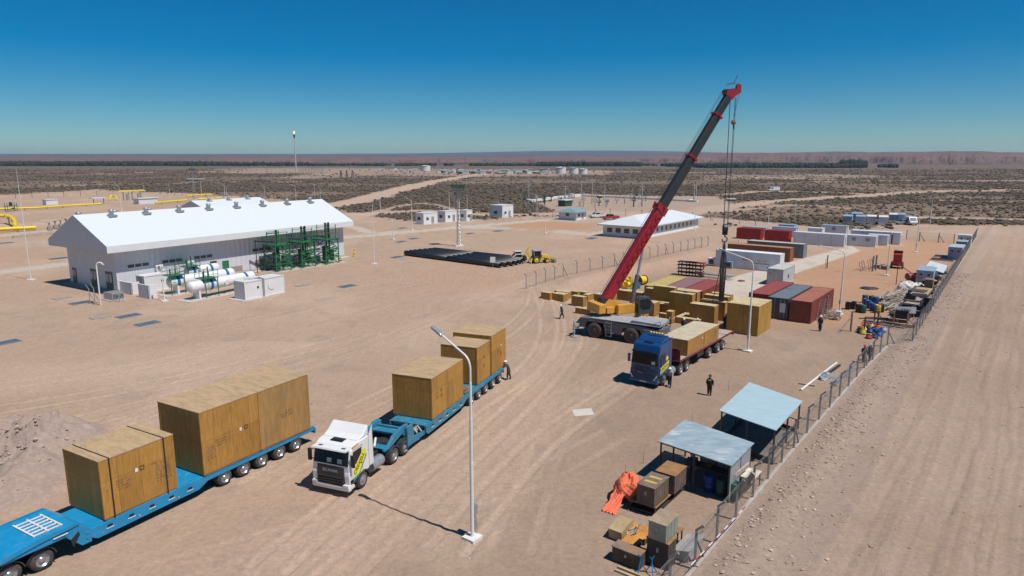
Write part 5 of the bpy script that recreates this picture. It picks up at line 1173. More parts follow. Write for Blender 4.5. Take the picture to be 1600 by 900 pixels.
for px in (247, 296): 
    x = solve_x(oA, ug, px, 2.8); q = MB(); q.box(x - .55, x + .55, -.5, -.02, 2.3, 3.3); a_ = q.build('air_conditioner', WWALL, bd_, bevel=.03); q = MB(); q.cyl((x, -.53, 2.8), (x, -.5, 2.8), .36, n=18); q.build('fan_grille', GALV, a_)
for px0, px1, z1 in ((115, 120.5, 2.6), (143.5, 152.5, 2.9), (167, 177.5, 2.9)):
    y0 = solve_x(oA, -wg, px1, 1); y1 = solve_x(oA, -wg, px0, 1); q = MB(); q.box(-.07, .05, y0, y1, .3, z1); d_ = q.build('door', GREEND, bd_)
    for j in range(2): q = MB(); a = y0 + (y1 - y0) * (.08 + .5 * j); q.box(-.085, -.06, a, a + (y1 - y0) * .36, 1.4, z1 - .3); q.build('pane', mat('door_pane', (.30, .33, .32), .2), d_)
# second building behind
r0 = G(298, 313.7, 8.2); L2 = solve_x(r0, ug, 405, 8.2); W2 = 7.6; b2_ = thing('second_building', 'smaller white gabled building with vents, partly hidden behind the long one', 'building', (r0 + wg * W2).xy.to_3d(), AG)
q = MB(); q.box(.8, L2 - .8, 1.2, 2 * W2 - 1.2, 0, 5.2); q.build('wall', BWALL, b2_)
q = MB(); q.prism([(0, 4.9), (2 * W2, 4.9), (2 * W2, 5.6), (W2, 8.08), (0, 5.6)], .0, .06, ax='x'); q.prism([(0, 4.9), (2 * W2, 4.9), (2 * W2, 5.6), (W2, 8.08), (0, 5.6)], L2 - .06, L2, ax='x'); q.build('gable', MATS['verge_grey'], b2_)
q = MB(); q.slab([(0, 0, 5.7), (L2, 0, 5.7), (L2, W2, 8.2), (0, W2, 8.2)], .1); q.slab([(0, W2, 8.2), (L2, W2, 8.2), (L2, 2 * W2, 5.7), (0, 2 * W2, 5.7)], .1); q.build('roof', WROOF, b2_)
for k in range(3):
    x = L2 * (.22 + .28 * k); q = MB(); q.T = Matrix.Translation((x, W2 - .9, 7.7)); q.box(-.7, .7, -.5, .5, 0, .35); q.cyl((0, 0, .3), (0, 0, .9), .32, n=10); q.ball((0, 0, .95), .46, 10, 6, sc=(1, 1, .5)); q.build('ridge_vent', GALV, b2_)
# vessels
def vessel(p0, p1, r, z, label, bands, lo=True):
    a = G(p0[0], p0[1], z); b = G(p1[0], p1[1], z); ang = math.degrees(math.atan2(b.y - a.y, b.x - a.x)); L = (b - a).length
    t = thing('pressure_vessel', label, 'tank', (a.x, a.y, 0), ang, 'white pressure vessels by the long building')
    q = MB(); q.cyl((r * .6, 0, z), (L - r * .6, 0, z), r, n=28, cap=False)
    q.ball((r * .6, 0, z), r, 28, 12, sc=(.6, 1, 1)); q.ball((L - r * .6, 0, z), r, 28, 12, sc=(.6, 1, 1)); q.build('shell', WHITE, t)
    for f in bands: q = MB(); q.cyl((L * f - .22, 0, z), (L * f + .22, 0, z), r + .015, n=28, cap=False); q.build('band', TBLUE, t)
    for f in (.12, .85): q = MB(); q.box(L * f - .15, L * f + .15, -r * .8, r * .8, 0, z - r * .3); q.build('saddle', WHITE, t)
    q = MB(); f = bands[0] - .04 if bands else .2; x = L * (bands[0] if bands else .2) - 1.4
    q.box(x, x + 2.2, -1.0, 1.0, z + r + .12, z + r + .2)
    for i in range(4):
        for y in (-1, 1): q.bar((x + .73 * i, y, z + r + .2), (x + .73 * i, y, z + r + 1.2), .05)
    for y in (-1, 1): q.bar((x, y, z + r + 1.2), (x + 2.2, y, z + r + 1.2), .05); q.bar((x, y, z + r + .7), (x + 2.2, y, z + r + .7), .04)
    for xx in (x + .1, x + 2.1): q.bar((xx, -1.0, 0), (xx, -1.0, z + r + .2), .09)
    for i in range(8): q.bar((x + .5, -1.04, .25 + i * .33), (x + .9, -1.04, .25 + i * .33), .03)
    q.build('access_platform', GREEN, t)
    q = MB(); q.cyl((L * .5, -r * .9, z), (L * .5, -r - .18, z), .34, n=16); q.build('manhole', WHITE, t)
    q = MB(); q.cyl((x + 1.5, .2, z + r), (x + 1.5, .2, z + r + 1.7), .07, n=8); q.cyl((x + .6, 0, z + r), (x + .6, 0, z + r + 1.1), .1, n=8); q.build('relief_pipe', GREEND, t)
    q = MB(); q.box(-1, L + 1, -1.6, 1.6, -.02, .05); q.build('concrete_pad', CONC, t); return t
vessel((293.5, 450.3), (396, 431), .80, 1.7, 'white tank nearest the camera with a blue band and green platform', (.30, .84))
vessel((261, 441.8), (365.5, 426.3), .80, 1.75, 'white tank in the middle, behind the nearest one', (.13, .86))
vessel((289, 426), (341, 417.5), .75, 1.9, 'short-looking white tank farthest back, close to the building wall', (.20, .72))
def plant_box(c, ty, lx, rx, label, group=None, A=None, B=None, vents=False):
    o, A, B, zt = fit(c, ty, lx, rx, AG, A=A, B=B); t = container(o, A, B, zt, AG, 'w', WHITE, label, group, cat='equipment container', roofm=WHITE); t.name = 'equipment_container'
    q = MB(); q.box(-.8, B + .6, -.7, A + .7, -.03, .05); q.build('concrete_pad', CONC, t)
    q = MB(); q.cyl((B * .5, -.012, zt * .55), (B * .5, .02, zt * .55), .5, n=20) if vents else q.box(B * .7, B * .8, -.015, .03, zt * .55, zt * .65); q.build('vent', WWALL if vents else DARK, t); return t
plant_box((383.5, 469.5), 441, 364.7, 409.3, 'white container box with pale ribs, front one of the joined pair near the tanks', 'white equipment boxes')
o, A, B, zt = fit((383.5, 469.5), 441, 364.7, 409.3, AG); o2 = o + ug * (B + .12); B2 = solve_x(o2, ug, 443.5, zt)
t = container(o2, A, B2, zt + .05, AG, 'w', WHITE, 'white container box, rear one of the joined pair near the tanks', 'white equipment boxes', cat='equipment container', roofm=WHITE)
q = MB(); q.box(-.10, .12, -.16, -.02, 0, zt + .1); q.tube([(.0, -.1, zt), (-.0, .9, zt + .15), (-1.8, 1.6, zt + .3)], .12, 8); q.build('duct', GALV, t); q = MB(); q.cyl((B2 * .4, -.02, zt * .55), (B2 * .4, .02, zt * .55), .55, n=20); q.build('fan_guard', WWALL, t)
t = plant_box((227.4, 457.5), 432, 211.8, 262, 'white ribbed box beside the first wall air conditioner')
q = MB(); q.box(-.05, .03, .4, 1.9, zt * .45, zt * .9); q.build('louvre', mat('louvre_mauve', (.35, .32, .34), .6), t)
for (c, ty, lx, rx, lab) in (((206, 461), 442, 178.6, 207.5, 'white screen wall by the near corner of the long building'), ((233, 467.5), 446, 215, 236, 'free-standing white screen wall in front of the ribbed box')):
    o, A, B, zt = fit(c, ty, lx, rx, AG); t = thing('screen_wall', lab, 'wall', o, AG); MB().box(0, .2, 0, A, 0, zt).build('panel', WWALL, t); MB().box(0, max(B, 1.2), 0, .2, 0, zt - .003).build('return_panel', WWALL, t)
o, A, B, zt = fit((176, 471), 459, 161, 193, AG); t = thing('chiller_unit', 'grey louvred chiller on the ground by white bent pipes', 'chiller', o, AG); MB().box(0, B, 0, A, .1, zt).build('casing', GALV, t, bevel=.03)
q = MB(); [q.box(B * .1 + k * B * .11, B * .16 + k * B * .11, -.02, .001, .3, zt - .2) for k in range(8)]; q.build('louvre', DARK, t); MB().box(-.3, B + .3, -.3, A + .3, 0, .1).build('plinth', CONC, t)
for k, (b, ty) in enumerate((((141, 474), 444), ((149, 476), 443), ((187, 472), 447))):
    g = G(*b); h = HZ(b, ty); t = thing('leaning_post', ('left', 'middle', 'right')[k] + ' one of three short bent white posts by the chiller', 'post', g, AG); q = MB(); q.tube([(0, 0, 0), (0, 0, h * .75), (-.35, .0, h)], .06, 8); q.bar((0, 0, h * .6), (.6, 0, 0), .05); q.build('post_pipe', TINR, t)
g = G(157.5, 476.5); t = thing('vent_lamp', 'short gooseneck lamp at the near corner of the long building', 'lamp', g, 0); h = HZ((157.5, 476.5), 410); q = MB(); P = [(0, 0, 0), (0, 0, h - .5)] + [(-.0 + .45 - .45 * math.cos(R(a)), 0, h - .5 + .5 * math.sin(R(a))) for a in (30, 60, 90, 120, 150)]; q.tube(P, .09, 10); q.build('pole', WHITE, t); q = MB(); q.ball((.88, 0, h - .32), .2, 10, 6); q.build('lamp_head', TINR, t)
# green exhaust frames
for k, (b, lab) in enumerate((((444, 424), 'nearest green steel frame with exhaust stacks beside the building wall'), ((483, 418), 'middle green steel frame with exhaust stacks beside the wall'), ((520, 412.5), 'farthest green steel frame with exhaust stacks beside the wall'))):
    g = G(*b); t = thing('exhaust_frame', lab, 'steel frame', g, AG, 'green exhaust frames'); D, Wd, z1 = 3.0, 3.0, 4.5; z2 = HZ(b, (361, 355, 349.5)[k]) 
    q = MB(); fr = MB(); dk = MB()
    for x in (-D / 2, D / 2):
        for y in (0, Wd): fr.bar((x, y, 0), (x, y, z1), .16)
    for y in (0, Wd):
        for zz in (1.3, 2.7, z1 - .05): fr.bar((-D / 2, y, zz), (D / 2, y, zz), .12)
        for a, bb, s in ((0, 1.3, 1), (1.3, 2.7, -1), (2.7, z1, 1)): fr.bar((-D / 2 * s, y, a), (D / 2 * s, y, bb), .09); fr.bar((D / 2 * s, y, a), (-D / 2 * s, y, bb), .07)
    for x in (-D / 2, D / 2):
        for zz in (1.3, 2.7, z1 - .05): fr.bar((x, 0, zz), (x, Wd, zz), .12)
        fr.bar((x, 0, 0), (x, Wd, 1.3), .08); fr.bar((x, Wd, 1.3), (x, 0, 2.7), .08); fr.bar((x, 0, 2.7), (x, Wd, z1), .08)
    fr.build('lattice', GREEN, t)
    q.box(-D / 2 - .15, D / 2 + .1, -.15, Wd + .15, z1, z1 + .1)
    for x in (-D / 2 - .1, -.5, .7, D / 2 + .05):
        for y in (-.25, Wd + .25): q.bar((x, y, z1), (x, y, z1 + 1.1), .06)
    for y in (-.25, Wd + .25): q.bar((-D / 2 - .1, y, z1 + 1.1), (D / 2 + .05, y, z1 + 1.1), .06)
    for i in range(9): q.bar((D / 2 + .35, .3 + i * .28, .3 + i * .42), (D / 2 + 1.0, .3 + i * .28, .3 + i * .42), .05, .2)
    q.build('platform', GREEN, t)
    u_ = MB()
    for x in (-1.1, 1.3): u_.bar((x, .3, z1), (x, .3, z2 - .2), .10); u_.bar((x, Wd - .5, z1), (x, Wd - .5, z2 - .2), .10)
    for zz in np.arange(z1 + 1.2, z2, .9): u_.bar((-1.1, .3, zz), (1.3, .3, zz), .07); u_.bar((-1.1, Wd - .5, zz), (1.3, Wd - .5, zz), .07)
    u_.build('guide_mast', GREEN, t)
    for x in (-.1, .65):
        if k == 0 and x > .5: continue
        q = MB(); q.cyl((x, 1.4, .8), (x, 1.4, z2 + .1), .17, n=12)
        for zz in np.arange(z1 + .8, z2, .5): q.cyl((x, 1.4, zz), (x, 1.4, zz + .12), .23, n=12)
        q.build('exhaust_stack', BLACK, t)
    q = MB(); q.cyl((-.2, 1.5, .6), (-.2, 1.5, 3.2), .62, n=16); q.cyl((1.0, 1.2, .5), (1.0, 1.2, 2.6), .42, n=14); q.build('silencer', GREEND, t)
    q = MB(); q.tube([(-.3, 1.6, z1 + .5), (-3.6, 2.4, z1 + .9)], .15, 10); q.build('cross_duct', BLACK, t)
    q = MB(); q.bar((-3.5, 2.4, 0), (-3.5, 2.4, z1 + .9), .10); q.build('duct_prop', DARK, t)
    q = MB(); q.box(-D / 2 - .6, D / 2 + 1.4, -.6, Wd + .6, -.03, .06); q.build('concrete_pad', CONC, t)
# chamber covers in the ground
CV = [(92.5, 404, 0), (97, 466, 2), (127, 473.5, 0), (157, 496, 2), (201.5, 494, 0), (231, 506, 0), (543, 447.5, 0), (472, 446, 2), (629, 356.5, 1), (647, 373, 1), (627, 378, 1), (621, 402, 1), (735, 365, 1), (779, 361, 0), (925, 372.5, 0), (8, 536, 0), (8, 380, 0)]
names = ['left of the long building, by its shaded gable', 'left of the bent posts', 'right beside the bent posts', 'pale one below the bent posts', 'second nearest to the camera below the long building', 'nearest to the camera below the long building', 'alone in the open right of the container pair', 'small pale one between building and pipes', 'above the lamp near the white huts', 'by the driveway in front of the huts', 'smallest, below the driveway', 'left of the pipe stack end', 'right of the tall mast', 'beside the driveway bend', 'in front of the green-roofed hut', 'at the left edge of the photo', 'beside the yellow pipes at far left']
for (px, py, s), nm in zip(CV, names):
    g = G(px, py); sz = 1.9 if py > 420 else 2.3; t = thing('chamber_cover', ('pale ' if s == 2 else '') + 'flat chamber cover in the ground, ' + nm, 'cover', (g.x, g.y, 0), AG, 'chamber covers in the ground')
    w2 = sz * (.55 if s else .7); q = MB(); q.box(-w2, w2, -w2 * .62, w2 * .62, -.06, .07); q.build('frame', HATCH, t)
    if s != 2:
        q = MB(); q.box(-w2 * .92, -.03, -w2 * .54, w2 * .54, .07, .10); q.build('lid', COVER, t); q = MB(); q.box(.03, w2 * .92, -w2 * .54, w2 * .54, .07, .10); q.build('lid', COVER, t)
g = G(911, 644.5); q = MB(); q.prism([(-.95, -.55), (.6, -.75), (.95, .55), (-.6, .75)], -.02, .03, ax='z'); pd = q.build('concrete_slab', mat('slab_pale', (.50, .45, .39), .9, var=.06)); place(pd, g, 20); tag(pd, 'pale square concrete slab lying alone in the open yard', 'slab')
# black pipe stack
pipes = [((634, 399), (783, 418.5)), ((641, 398), (793, 417)), ((648, 397.2), (802, 415.7)), ((655, 396.4), (809, 414.2)), ((663, 395.6), (815, 412.6)), ((671, 394.8), (818, 410.8)), ((678, 394), (821, 409.3))]
PB = mat('black_pipe', (.018, .019, .021), .45, var=.2)
for k, (a, b) in enumerate(pipes):
    A_ = G(*a); B_ = G(*b); mid = A_.lerp(B_, .48 + .012 * math.sin(k * 3)); d_ = (B_ - A_).normalized()
    for e0, e1, w0 in ((A_, mid - d_ * .15, 'far left'), (mid + d_ * .15, B_, 'near right')):
        q = MB(); n = 18; r = .50; vs = []; c0 = Vector((0, 0, r)); 
        L = (e1 - e0).length
        for x, rr in ((0, r), (L, r), (L, r * .86), (L - 1.2, r * .86), (1.2, r * .86), (0, r * .86)):
            for i in range(n): t_ = 2 * math.pi * i / n; vs.append((x, rr * math.cos(t_), r + rr * math.sin(t_)))
        fs = []
        for j in (0, 1, 2, 4):
            for i in range(n): fs.append((j * n + i, (j + 1) * n + i, (j + 1) * n + (i + 1) % n, j * n + (i + 1) % n))
        for i in range(n): fs.append((5 * n + i, i, (i + 1) % n, 5 * n + (i + 1) % n))
        fs.append(tuple(3 * n + i for i in range(n))); fs.append(tuple(4 * n + i for i in reversed(range(n))))
        q.add(vs, fs, 0, True); o = q.build('black_pipe', PB); place(o, (e0.x, e0.y, 0), math.degrees(math.atan2(d_.y, d_.x)))
        tag(o, 'long black pipe, number %s from the front of the laid row, %s half' % (('one', 'two', 'three', 'four', 'five', 'six', 'seven')[k], w0), 'pipe', 'black pipes laid in a row')
# yellow gas pipework, far left
def ypipe(pts, r, label, name='yellow_pipe', flanges=True, m=None, sup_=3):
    P = [G(x, y, z) for x, y, z in pts]; o0 = P[0].copy(); o0.z = 0; t = thing(name, label, 'pipework', o0, 0, 'yellow gas pipework'); L = [p - o0 for p in P]
    q = MB(); q.tube(L, r, 14); q.build('pipe_run', m or PYEL, t)
    if flanges:
        for a, b in zip(L[:-1], L[1:]):
            n = max(1, int((b - a).length / 6))
            for i in range(n):
                c = a.lerp(b, (i + .5) / n); d_ = (b - a).normalized() * .08; q = MB(); q.cyl(c - d_, c + d_, r * 1.5, n=14); q.build('flange', PYEL, t)
            if abs((b - a).normalized().z) < .3:
                for i in range(n):
                    c = a.lerp(b, (i + .5) / n); q = MB(); q.box(c.x - .12, c.x + .12, c.y - .12, c.y + .12, 0, max(.05, c.z - r)); q.build('support', CONC, t)
    return t
ypipe([(-60, 361, .8), (56, 355.5, .8)], .50, 'thick yellow pipe lying lowest at the left edge')
ypipe([(-40, 338, 2.3), (8, 337, 2.3), (18, 340, 2.2), (23, 346, 1.6), (24, 355, .9)], .48, 'thick yellow pipe bending down in an elbow at the left edge')
ypipe([(-30, 327.5, .8), (60, 324.5, .8), (110, 321, .8), (158, 318.5, .8)], .33, 'long thin yellow pipe line crossing behind the elbow')
ypipe([(243, 317, .9), (262, 315, .9), (292, 312.8, .9)], .36, 'yellow pipe manifold just left of the second building')
ypipe([(292, 306, 1.0), (310, 304.5, 1.1), (331, 303.8, 1.0)], .38, 'yellow pipe manifold right behind the ridge of the second building')
ypipe([(345, 309.6, .5), (330, 310.3, .5), (310, 311, .5)], .3, 'thin yellow pipe low behind the second building')
ypipe([(172, 312.5, .2), (172, 307.5, 1.4), (175, 305.5, 1.9), (179, 305.5, 1.9), (182, 307.5, 1.4), (182, 312.5, .2)], .36, 'yellow pipe loop standing like a hoop', flanges=False)
g = G(209, 312.5); t = thing('filter_skid', 'two green filter vessels under yellow overhead pipes', 'skid', (g.x, g.y, 0), AG - 20); t.scale = (.5, .5, .62)
for k in (-4.5, 4.5):
    q = MB(); q.cyl((k, 0, .4), (k, 0, 4.2), 1.35, n=16); q.ball((k, 0, 4.2), 1.35, 16, 8, sc=(1, 1, .5)); q.build('vessel', mat('pale_green', (.25, .34, .30), .4), t)
for k in (-8, -1, 6): q = MB(); q.bar((k, -2, 0), (k, -2, 6.3), .3); q.bar((k, 2, 0), (k, 2, 6.3), .3); q.build('leg', GREEND, t)
q = MB(); q.tube([(-12, -2, 6.3), (10, -2, 6.5)], .3, 8); q.tube([(-10, 2, 6.8), (9, 2, 7.0)], .3, 8); q.build('overhead_pipe', PYEL, t)
g = G(228, 318); t = thing('control_kiosk', 'low pale kiosk beside the yellow manifold', 'kiosk', (g.x, g.y, 0), AG); MB().box(-4, 4, -2, 2, 0, 2.2).build('wall', CABW, t); MB().box(-4.3, 4.3, -2.3, 2.3, 2.2, 2.4).build('roof', WHITE, t)
g = G(79, 319.5); t = thing('control_kiosk', 'small white kiosk above the long thin yellow pipe', 'kiosk', (g.x, g.y, 0), AG); MB().box(-2.2, 2.2, -1.5, 1.5, 0, 2).build('wall', CABW, t); MB().box(-2.4, 2.4, -1.7, 1.7, 2, 2.2).build('roof', WHITE, t)
g = G(153, 318.5); t = thing('control_kiosk', 'white-topped shelter at the right end of the long thin yellow pipe', 'kiosk', (g.x, g.y, 0), AG); [MB().box(x - .1, x + .1, -1, -.8, 0, 2.3).build('leg', DARK, t) for x in (-2, 2)]; MB().box(-2.6, 2.6, -1.6, 1.6, 2.3, 2.6).build('roof', WHITE, t)
g = G(18, 330); t = thing('valve_platform', 'green valve platform behind the yellow elbow', 'platform', (g.x, g.y, 0), AG)
for x in (-1.5, 1.5):
    for y in (-1, 1): q = MB(); q.bar((x, y, 0), (x, y, 3), .15); q.build('leg', GREEN, t)
MB().box(-1.8, 1.8, -1.3, 1.3, 1.8, 1.95).build('deck', GREEN, t); q = MB(); q.cyl((0, 0, 1.9), (0, 0, 3.2), .5, n=12); q.build('valve', NAVYP, t)
g0 = G(78, 360); g1 = G(112, 352)
for k in range(5):
    c = g0.lerp(g1, k / 4); c.z = 0; t = thing('valve_stand', ('leftmost', 'second', 'middle', 'fourth', 'rightmost')[k] + ' of five small grey valve stands in a row before the gable', 'valve', c, AG, 'grey valve stands in a row')
    q = MB(); q.box(-.5, .5, -.4, .4, .2, 1.0); q.cyl((0, 0, 1.0), (0, 0, 1.9), .18, n=8); q.box(-.7, .7, -.15, .15, 0, .2); q.build('valve_body', TINR, t); q = MB(); q.cyl((0, 0, 1.9), (0, 0, 2.1), .35, n=10); q.build('hand_wheel', GREEND if k % 2 else TINR, t)
q = MB(); a = G(20, 372); b = G(100, 364); q.bar(a + Vector((0, 0, .15)), b + Vector((0, 0, .15)), .5, .5); o = q.build('concrete_kerb', CURB); tag(o, 'pale concrete kerb below the thick yellow pipe', 'kerb')
# ---- office and huts
oO, A, B, zt = fit((1004, 373.3), 352.5, 942.5, 1091.5, YA); 
of = thing('office_building', 'low white office building with a white hipped roof behind the crane boom', 'building', oO, YA)
zt = 2.95; MB().box(0, B, 0, A, .15, zt).build('wall', WWALL, of); MB().box(-.6, B + .6, -.9, A + .6, -.04, .15).build('plinth', CONC, of)
e = 1.1; rz = 5.0; q = MB(); P = [(-e, -e, zt), (B + e, -e, zt), (B + e, A + e, zt), (-e, A + e, zt), (A / 2, A / 2, rz), (B - A / 2, A / 2, rz)]
q.add(P + [(p[0], p[1], zt - .22) for p in P[:4]], [(0, 1, 5, 4), (1, 2, 5), (2, 3, 4, 5), (3, 0, 4), (0, 6, 7, 1), (1, 7, 8, 2), (2, 8, 9, 3), (3, 9, 6, 0), (9, 8, 7, 6)]); q.build('roof', WROOF, of)
WD = MATS['window_dark']
for k in range(12):
    x = 2.2 + k * (B - 4) / 11.5; q = MB(); q.box(x, x + 1.1, -.03, .02, 1.1, 2.2); f = q.build('window' if k not in (4, 9) else 'door', TINR, of); q = MB(); q.box(x + .08, x + 1.02, -.045, -.02, 1.18, 2.12); q.build('pane', WD, f)
for k in range(4):
    y = 1.2 + k * (A - 2.4) / 3.6; q = MB(); q.box(-.03, .02, y, y + 1.5, 1.0, 2.2); f = q.build('window' if k != 2 else 'door', TINR, of); q = MB(); q.box(-.045, -.02, y + .1, y + 1.4, 1.08, 2.12); q.build('pane', WD, f)
def hut(c, ty, lx, rx, lab, roofm=None, group='small white flat-roofed huts', ang=YA, slope=False):
    o, A, B, zt = fit(c, ty, lx, rx, ang); t = thing('small_hut', lab, 'hut', o, ang, group)
    if slope:
        MB().box(0, B, 0, A, 0, zt).build('wall', WWALL, t); e = .9; rz = zt + 1.3; q = MB(); P = [(-e, -e, zt), (B + e, -e, zt), (B + e, A + e, zt), (-e, A + e, zt), (1.5, A / 2, rz), (B - 1.5, A / 2, rz)]
        q.add(P, [(0, 1, 5, 4), (1, 2, 5), (2, 3, 4, 5), (3, 0, 4), (3, 2, 1, 0)]); q.build('roof', SKYR, t)
        for y in (-.7, A + .6): q = MB(); q.cyl((-.8, y, 0), (-.8, y, zt), .08, n=6); q.build('porch_post', WHITE, t)
    else:
        MB().box(0, B, 0, A, 0, zt - .15).build('wall', WHITE, t); MB().box(-.08, B + .08, -.08, A + .08, zt - .15, zt).build('parapet', WHITE, t)
    q = MB(); q.box(B * .55, B * .55 + 1.1, -.05, .02, .05, 2.1); d_ = q.build('door', TINR, t); q = MB(); q.box(B * .2, B * .2 + .9, -.05, .02, 1.2, 2.0); q.build('window', WD, t)
    q = MB(); q.box(-.05, .02, A * .4, A * .4 + 1.2, 1.2, 2.1); q.build('window', WD, t); MB().box(-.8, B + .8, -.9, A + .8, -.05, .05).build('plinth', CONC, t); return t
hut((662, 351), 333, 649.5, 683.5, 'left hut of three standing beside each other, nearest')
hut((696, 347.5), 330, 684, 716, 'middle hut of three standing beside each other')
hut((729, 346), 328.5, 718, 738, 'right hut of three, partly behind the tall green-topped mast')
hut((785, 340.5), 321, 764.5, 802, 'larger white hut standing alone with dark windows, right of the three')
hut((900, 344.5), 332, 873, 916, 'small hut with blue-green hipped roof near the pickup', slope=True, group=None)
g = G(883, 322); t = thing('green_shelter', 'small dark green shelter with white roof inside the substation', 'shelter', (g.x, g.y, 0), YA); MB().box(-2.6, 2.6, -1.6, 1.6, 0, 2.3).build('wall', GREEND, t); MB().box(-2.9, 2.9, -1.9, 1.9, 2.3, 2.6).build('roof', WHITE, t)
# ------------------------------------------------------------------ street lamps, masts and poles
def lamp(b, ty, label, arm=2.0, box=False, block=True, ang=142.5, r=.085, z0=0):
    g = G(*b); return lamp_obj('street_lamp', label, g, HZ(b, ty), arm, ang, box, block, r=r)
lamp((738, 841), 532, 'tall white street lamp in the foreground with a junction box at its foot', 1.9, True, r=.10)
lamp((1168.5, 549), 396, 'white street lamp standing beside the big yellowish crate, right of the flatbed', 2.9, True, r=.10)
lamp((1311.5, 491), 386, 'white street lamp right behind the orange-brown container', 3.0, True, r=.10)
lamp((1385.5, 430.5), 354, 'white street lamp left of the red machine', 3.0, True)
lamp((1431, 394.5), 332, 'white street lamp right of the cabin with the dark doorway', 2.8, True)
for b, ty, lab, arm in (((1200.5, 350), 315.5, 'white street lamp behind the red containers at the scrub edge', 1.5), ((1241.7, 346), 309, 'armless white pole at the scrub edge, right of another lamp', 0), ((1452, 359.5), 312, 'armless white pole beyond the van near the gravel lot', 0),
    ((190, 330), 288, 'street lamp rising just behind the left end of the long roof', 2.8), ((226.5, 311.5), 288.3, 'street lamp in front of the two green filter vessels', 3), ((266, 311.5), 288.5, 'street lamp left of the second building', 3.2), ((351.5, 308), 287.5, 'street lamp behind the second building, taller of a close pair', 3), ((354.5, 308), 291, 'street lamp behind the second building, lower of a close pair', 1.8),
    ((414, 308), 290, 'street lamp behind the right end of the second building', 2.6), ((462.5, 312.5), 289, 'street lamp with two heads behind the long roof', 3.2), ((492, 310), 287.5, 'street lamp behind the right end of the long roof, left of two', 2.4), ((501, 314), 292, 'street lamp behind the right end of the long roof, right of two', 2.0),
    ((594.5, 329), 295.5, 'lone street lamp where the dirt road meets the yard', 1.6), ((644, 359.5), 309.5, 'street lamp left of the three huts, beside the driveway', 2.0), ((614.5, 374), 343.5, 'short street lamp by the driveway left of the mast', .9), ((702.5, 329.5), 299, 'street lamp behind the middle hut', 1.8), ((730, 328), 305, 'street lamp behind the right hut of the three', 1.6),
    ((839, 340.5), 303.5, 'street lamp between the large hut and the green-roofed hut', 1.2), ((852, 364.5), 344.5, 'short thin lamp inside the oval island of the driveway', 0), ((944, 337.5), 287, 'tall white pole near the pickup truck', 0), ((1085, 360), 287, 'tall white lamp in front of the right end of the office', 0), ((1068, 316.5), 300.5, 'street lamp behind the office roof', 2.0), ((257, 470.5), 416, 'thin white lamp pole in front of the ribbed box and tanks', .4)):
    lamp(b, ty, lab, arm, block=b[1] > 320)
for b, ty, lab, rr in (((48.5, 437.5), 262, 'tall thin lightning mast left of the long building', .07), ((585, 412.5), 304, 'tall thin lightning mast right of the long building', .07), ((315.5, 311), 280, 'thin pole between the green-topped mast and the second roof', .1)):
    g = G(*b); h = HZ(b, ty); t = thing('lightning_mast', lab, 'mast', g, 0, 'thin lightning masts'); q = MB(); q.cyl((0, 0, 0), (0, 0, h * .6), rr, rr * .8, 10); q.cyl((0, 0, h * .6), (0, 0, h * .85), rr * .6, rr * .5, 8); q.cyl((0, 0, h * .85), (0, 0, h), rr * .3, rr * .15, 6); q.build('pole', WHITE, t); MB().box(-.45, .45, -.45, .45, -.1, .15).build('foundation', MATS['foundation_white'], t)
for b, ty, tw, lab in (((717, 384.5), 283, 1, 'tall lattice mast with green floodlight cage in front of the huts'), ((304, 313), 260, 1, 'tall mast with green floodlight cage behind the second building')):
    g = G(*b); h = HZ(b, ty); t = thing('floodlight_mast', lab, 'mast', g, 20, 'floodlight masts'); q = MB(); s = .36 if h < 20 else .5
    for x in (-s, s):
        for y in (-s, s): q.bar((x, y, 0), (x * .5, y * .5, h * .86), .09)
    n = int(h / .9)
    for k in range(n):
        z = h * .86 * k / n; z2 = h * .86 * (k + 1) / n; f0 = 1 - .5 * k / n; f1 = 1 - .5 * (k + 1) / n
        q.bar((-s * f0, -s * f0, z), (s * f1, -s * f1, z2), .05); q.bar((s * f0, s * f0, z), (-s * f1, s * f1, z2), .05); q.bar((-s * f0, s * f0, z), (-s * f1, -s * f1, z2), .05); q.bar((s * f0, -s * f0, z), (s * f1, s * f1, z2), .05)
    q.build('lattice', GALV, t); q = MB(); w_2 = 1.0 * (1 if h < 20 else 1.8); z = h * .86
    q.box(-w_2, w_2, -w_2, w_2, z, z + .1)
    for zz in (z + .6, z + 1.1):
        for a, b_ in (((-w_2, -w_2), (w_2, -w_2)), ((w_2, -w_2), (w_2, w_2)), ((w_2, w_2), (-w_2, w_2)), ((-w_2, w_2), (-w_2, -w_2))): q.bar((a[0], a[1], zz), (b_[0], b_[1], zz), .07)
    for x in (-w_2, 0, w_2):
        for y in (-w_2, w_2): q.bar((x, y, z), (x, y, z + 1.9 * (1 if x == 0 else .7)), .09); q.box(x - .25, x + .25, y - .15, y + .15, z + .7, z + 1.15)
    q.build('floodlight_cage', GREEND, t); MB().box(-.9, .9, -.9, .9, -.1, .2).build('foundation', MATS['foundation_white'], t)
for b, ty, lab in (((826, 314), 286.5, 'grey concrete power pole left of the substation'), ((883, 311), 290, 'grey concrete power pole behind the green shelter'), ((908, 306), 283, 'tall grey power pole at the far edge of the substation'), ((925, 318), 280, 'thin grey power pole in the middle of the substation'), ((1003, 321), 290, 'grey power pole at the right side of the substation'), ((1084, 316), 288, 'grey power pole behind the boom')):
    g = G(*b); h = HZ(b, ty); t = thing('power_pole', lab, 'pole', g, 30, 'power poles of the substation'); q = MB(); q.cyl((0, 0, 0), (0, 0, h), .24, .15, 8); q.build('pole', mat('pole_concrete', (.36, .33, .30), .85), t); q = MB(); q.bar((-1.3, 0, h - .5), (1.3, 0, h - .5), .18); q.bar((-1.0, 0, h - 1.5), (1.0, 0, h - 1.5), .16); q.build('crossarm', MATS['pole_concrete'], t)
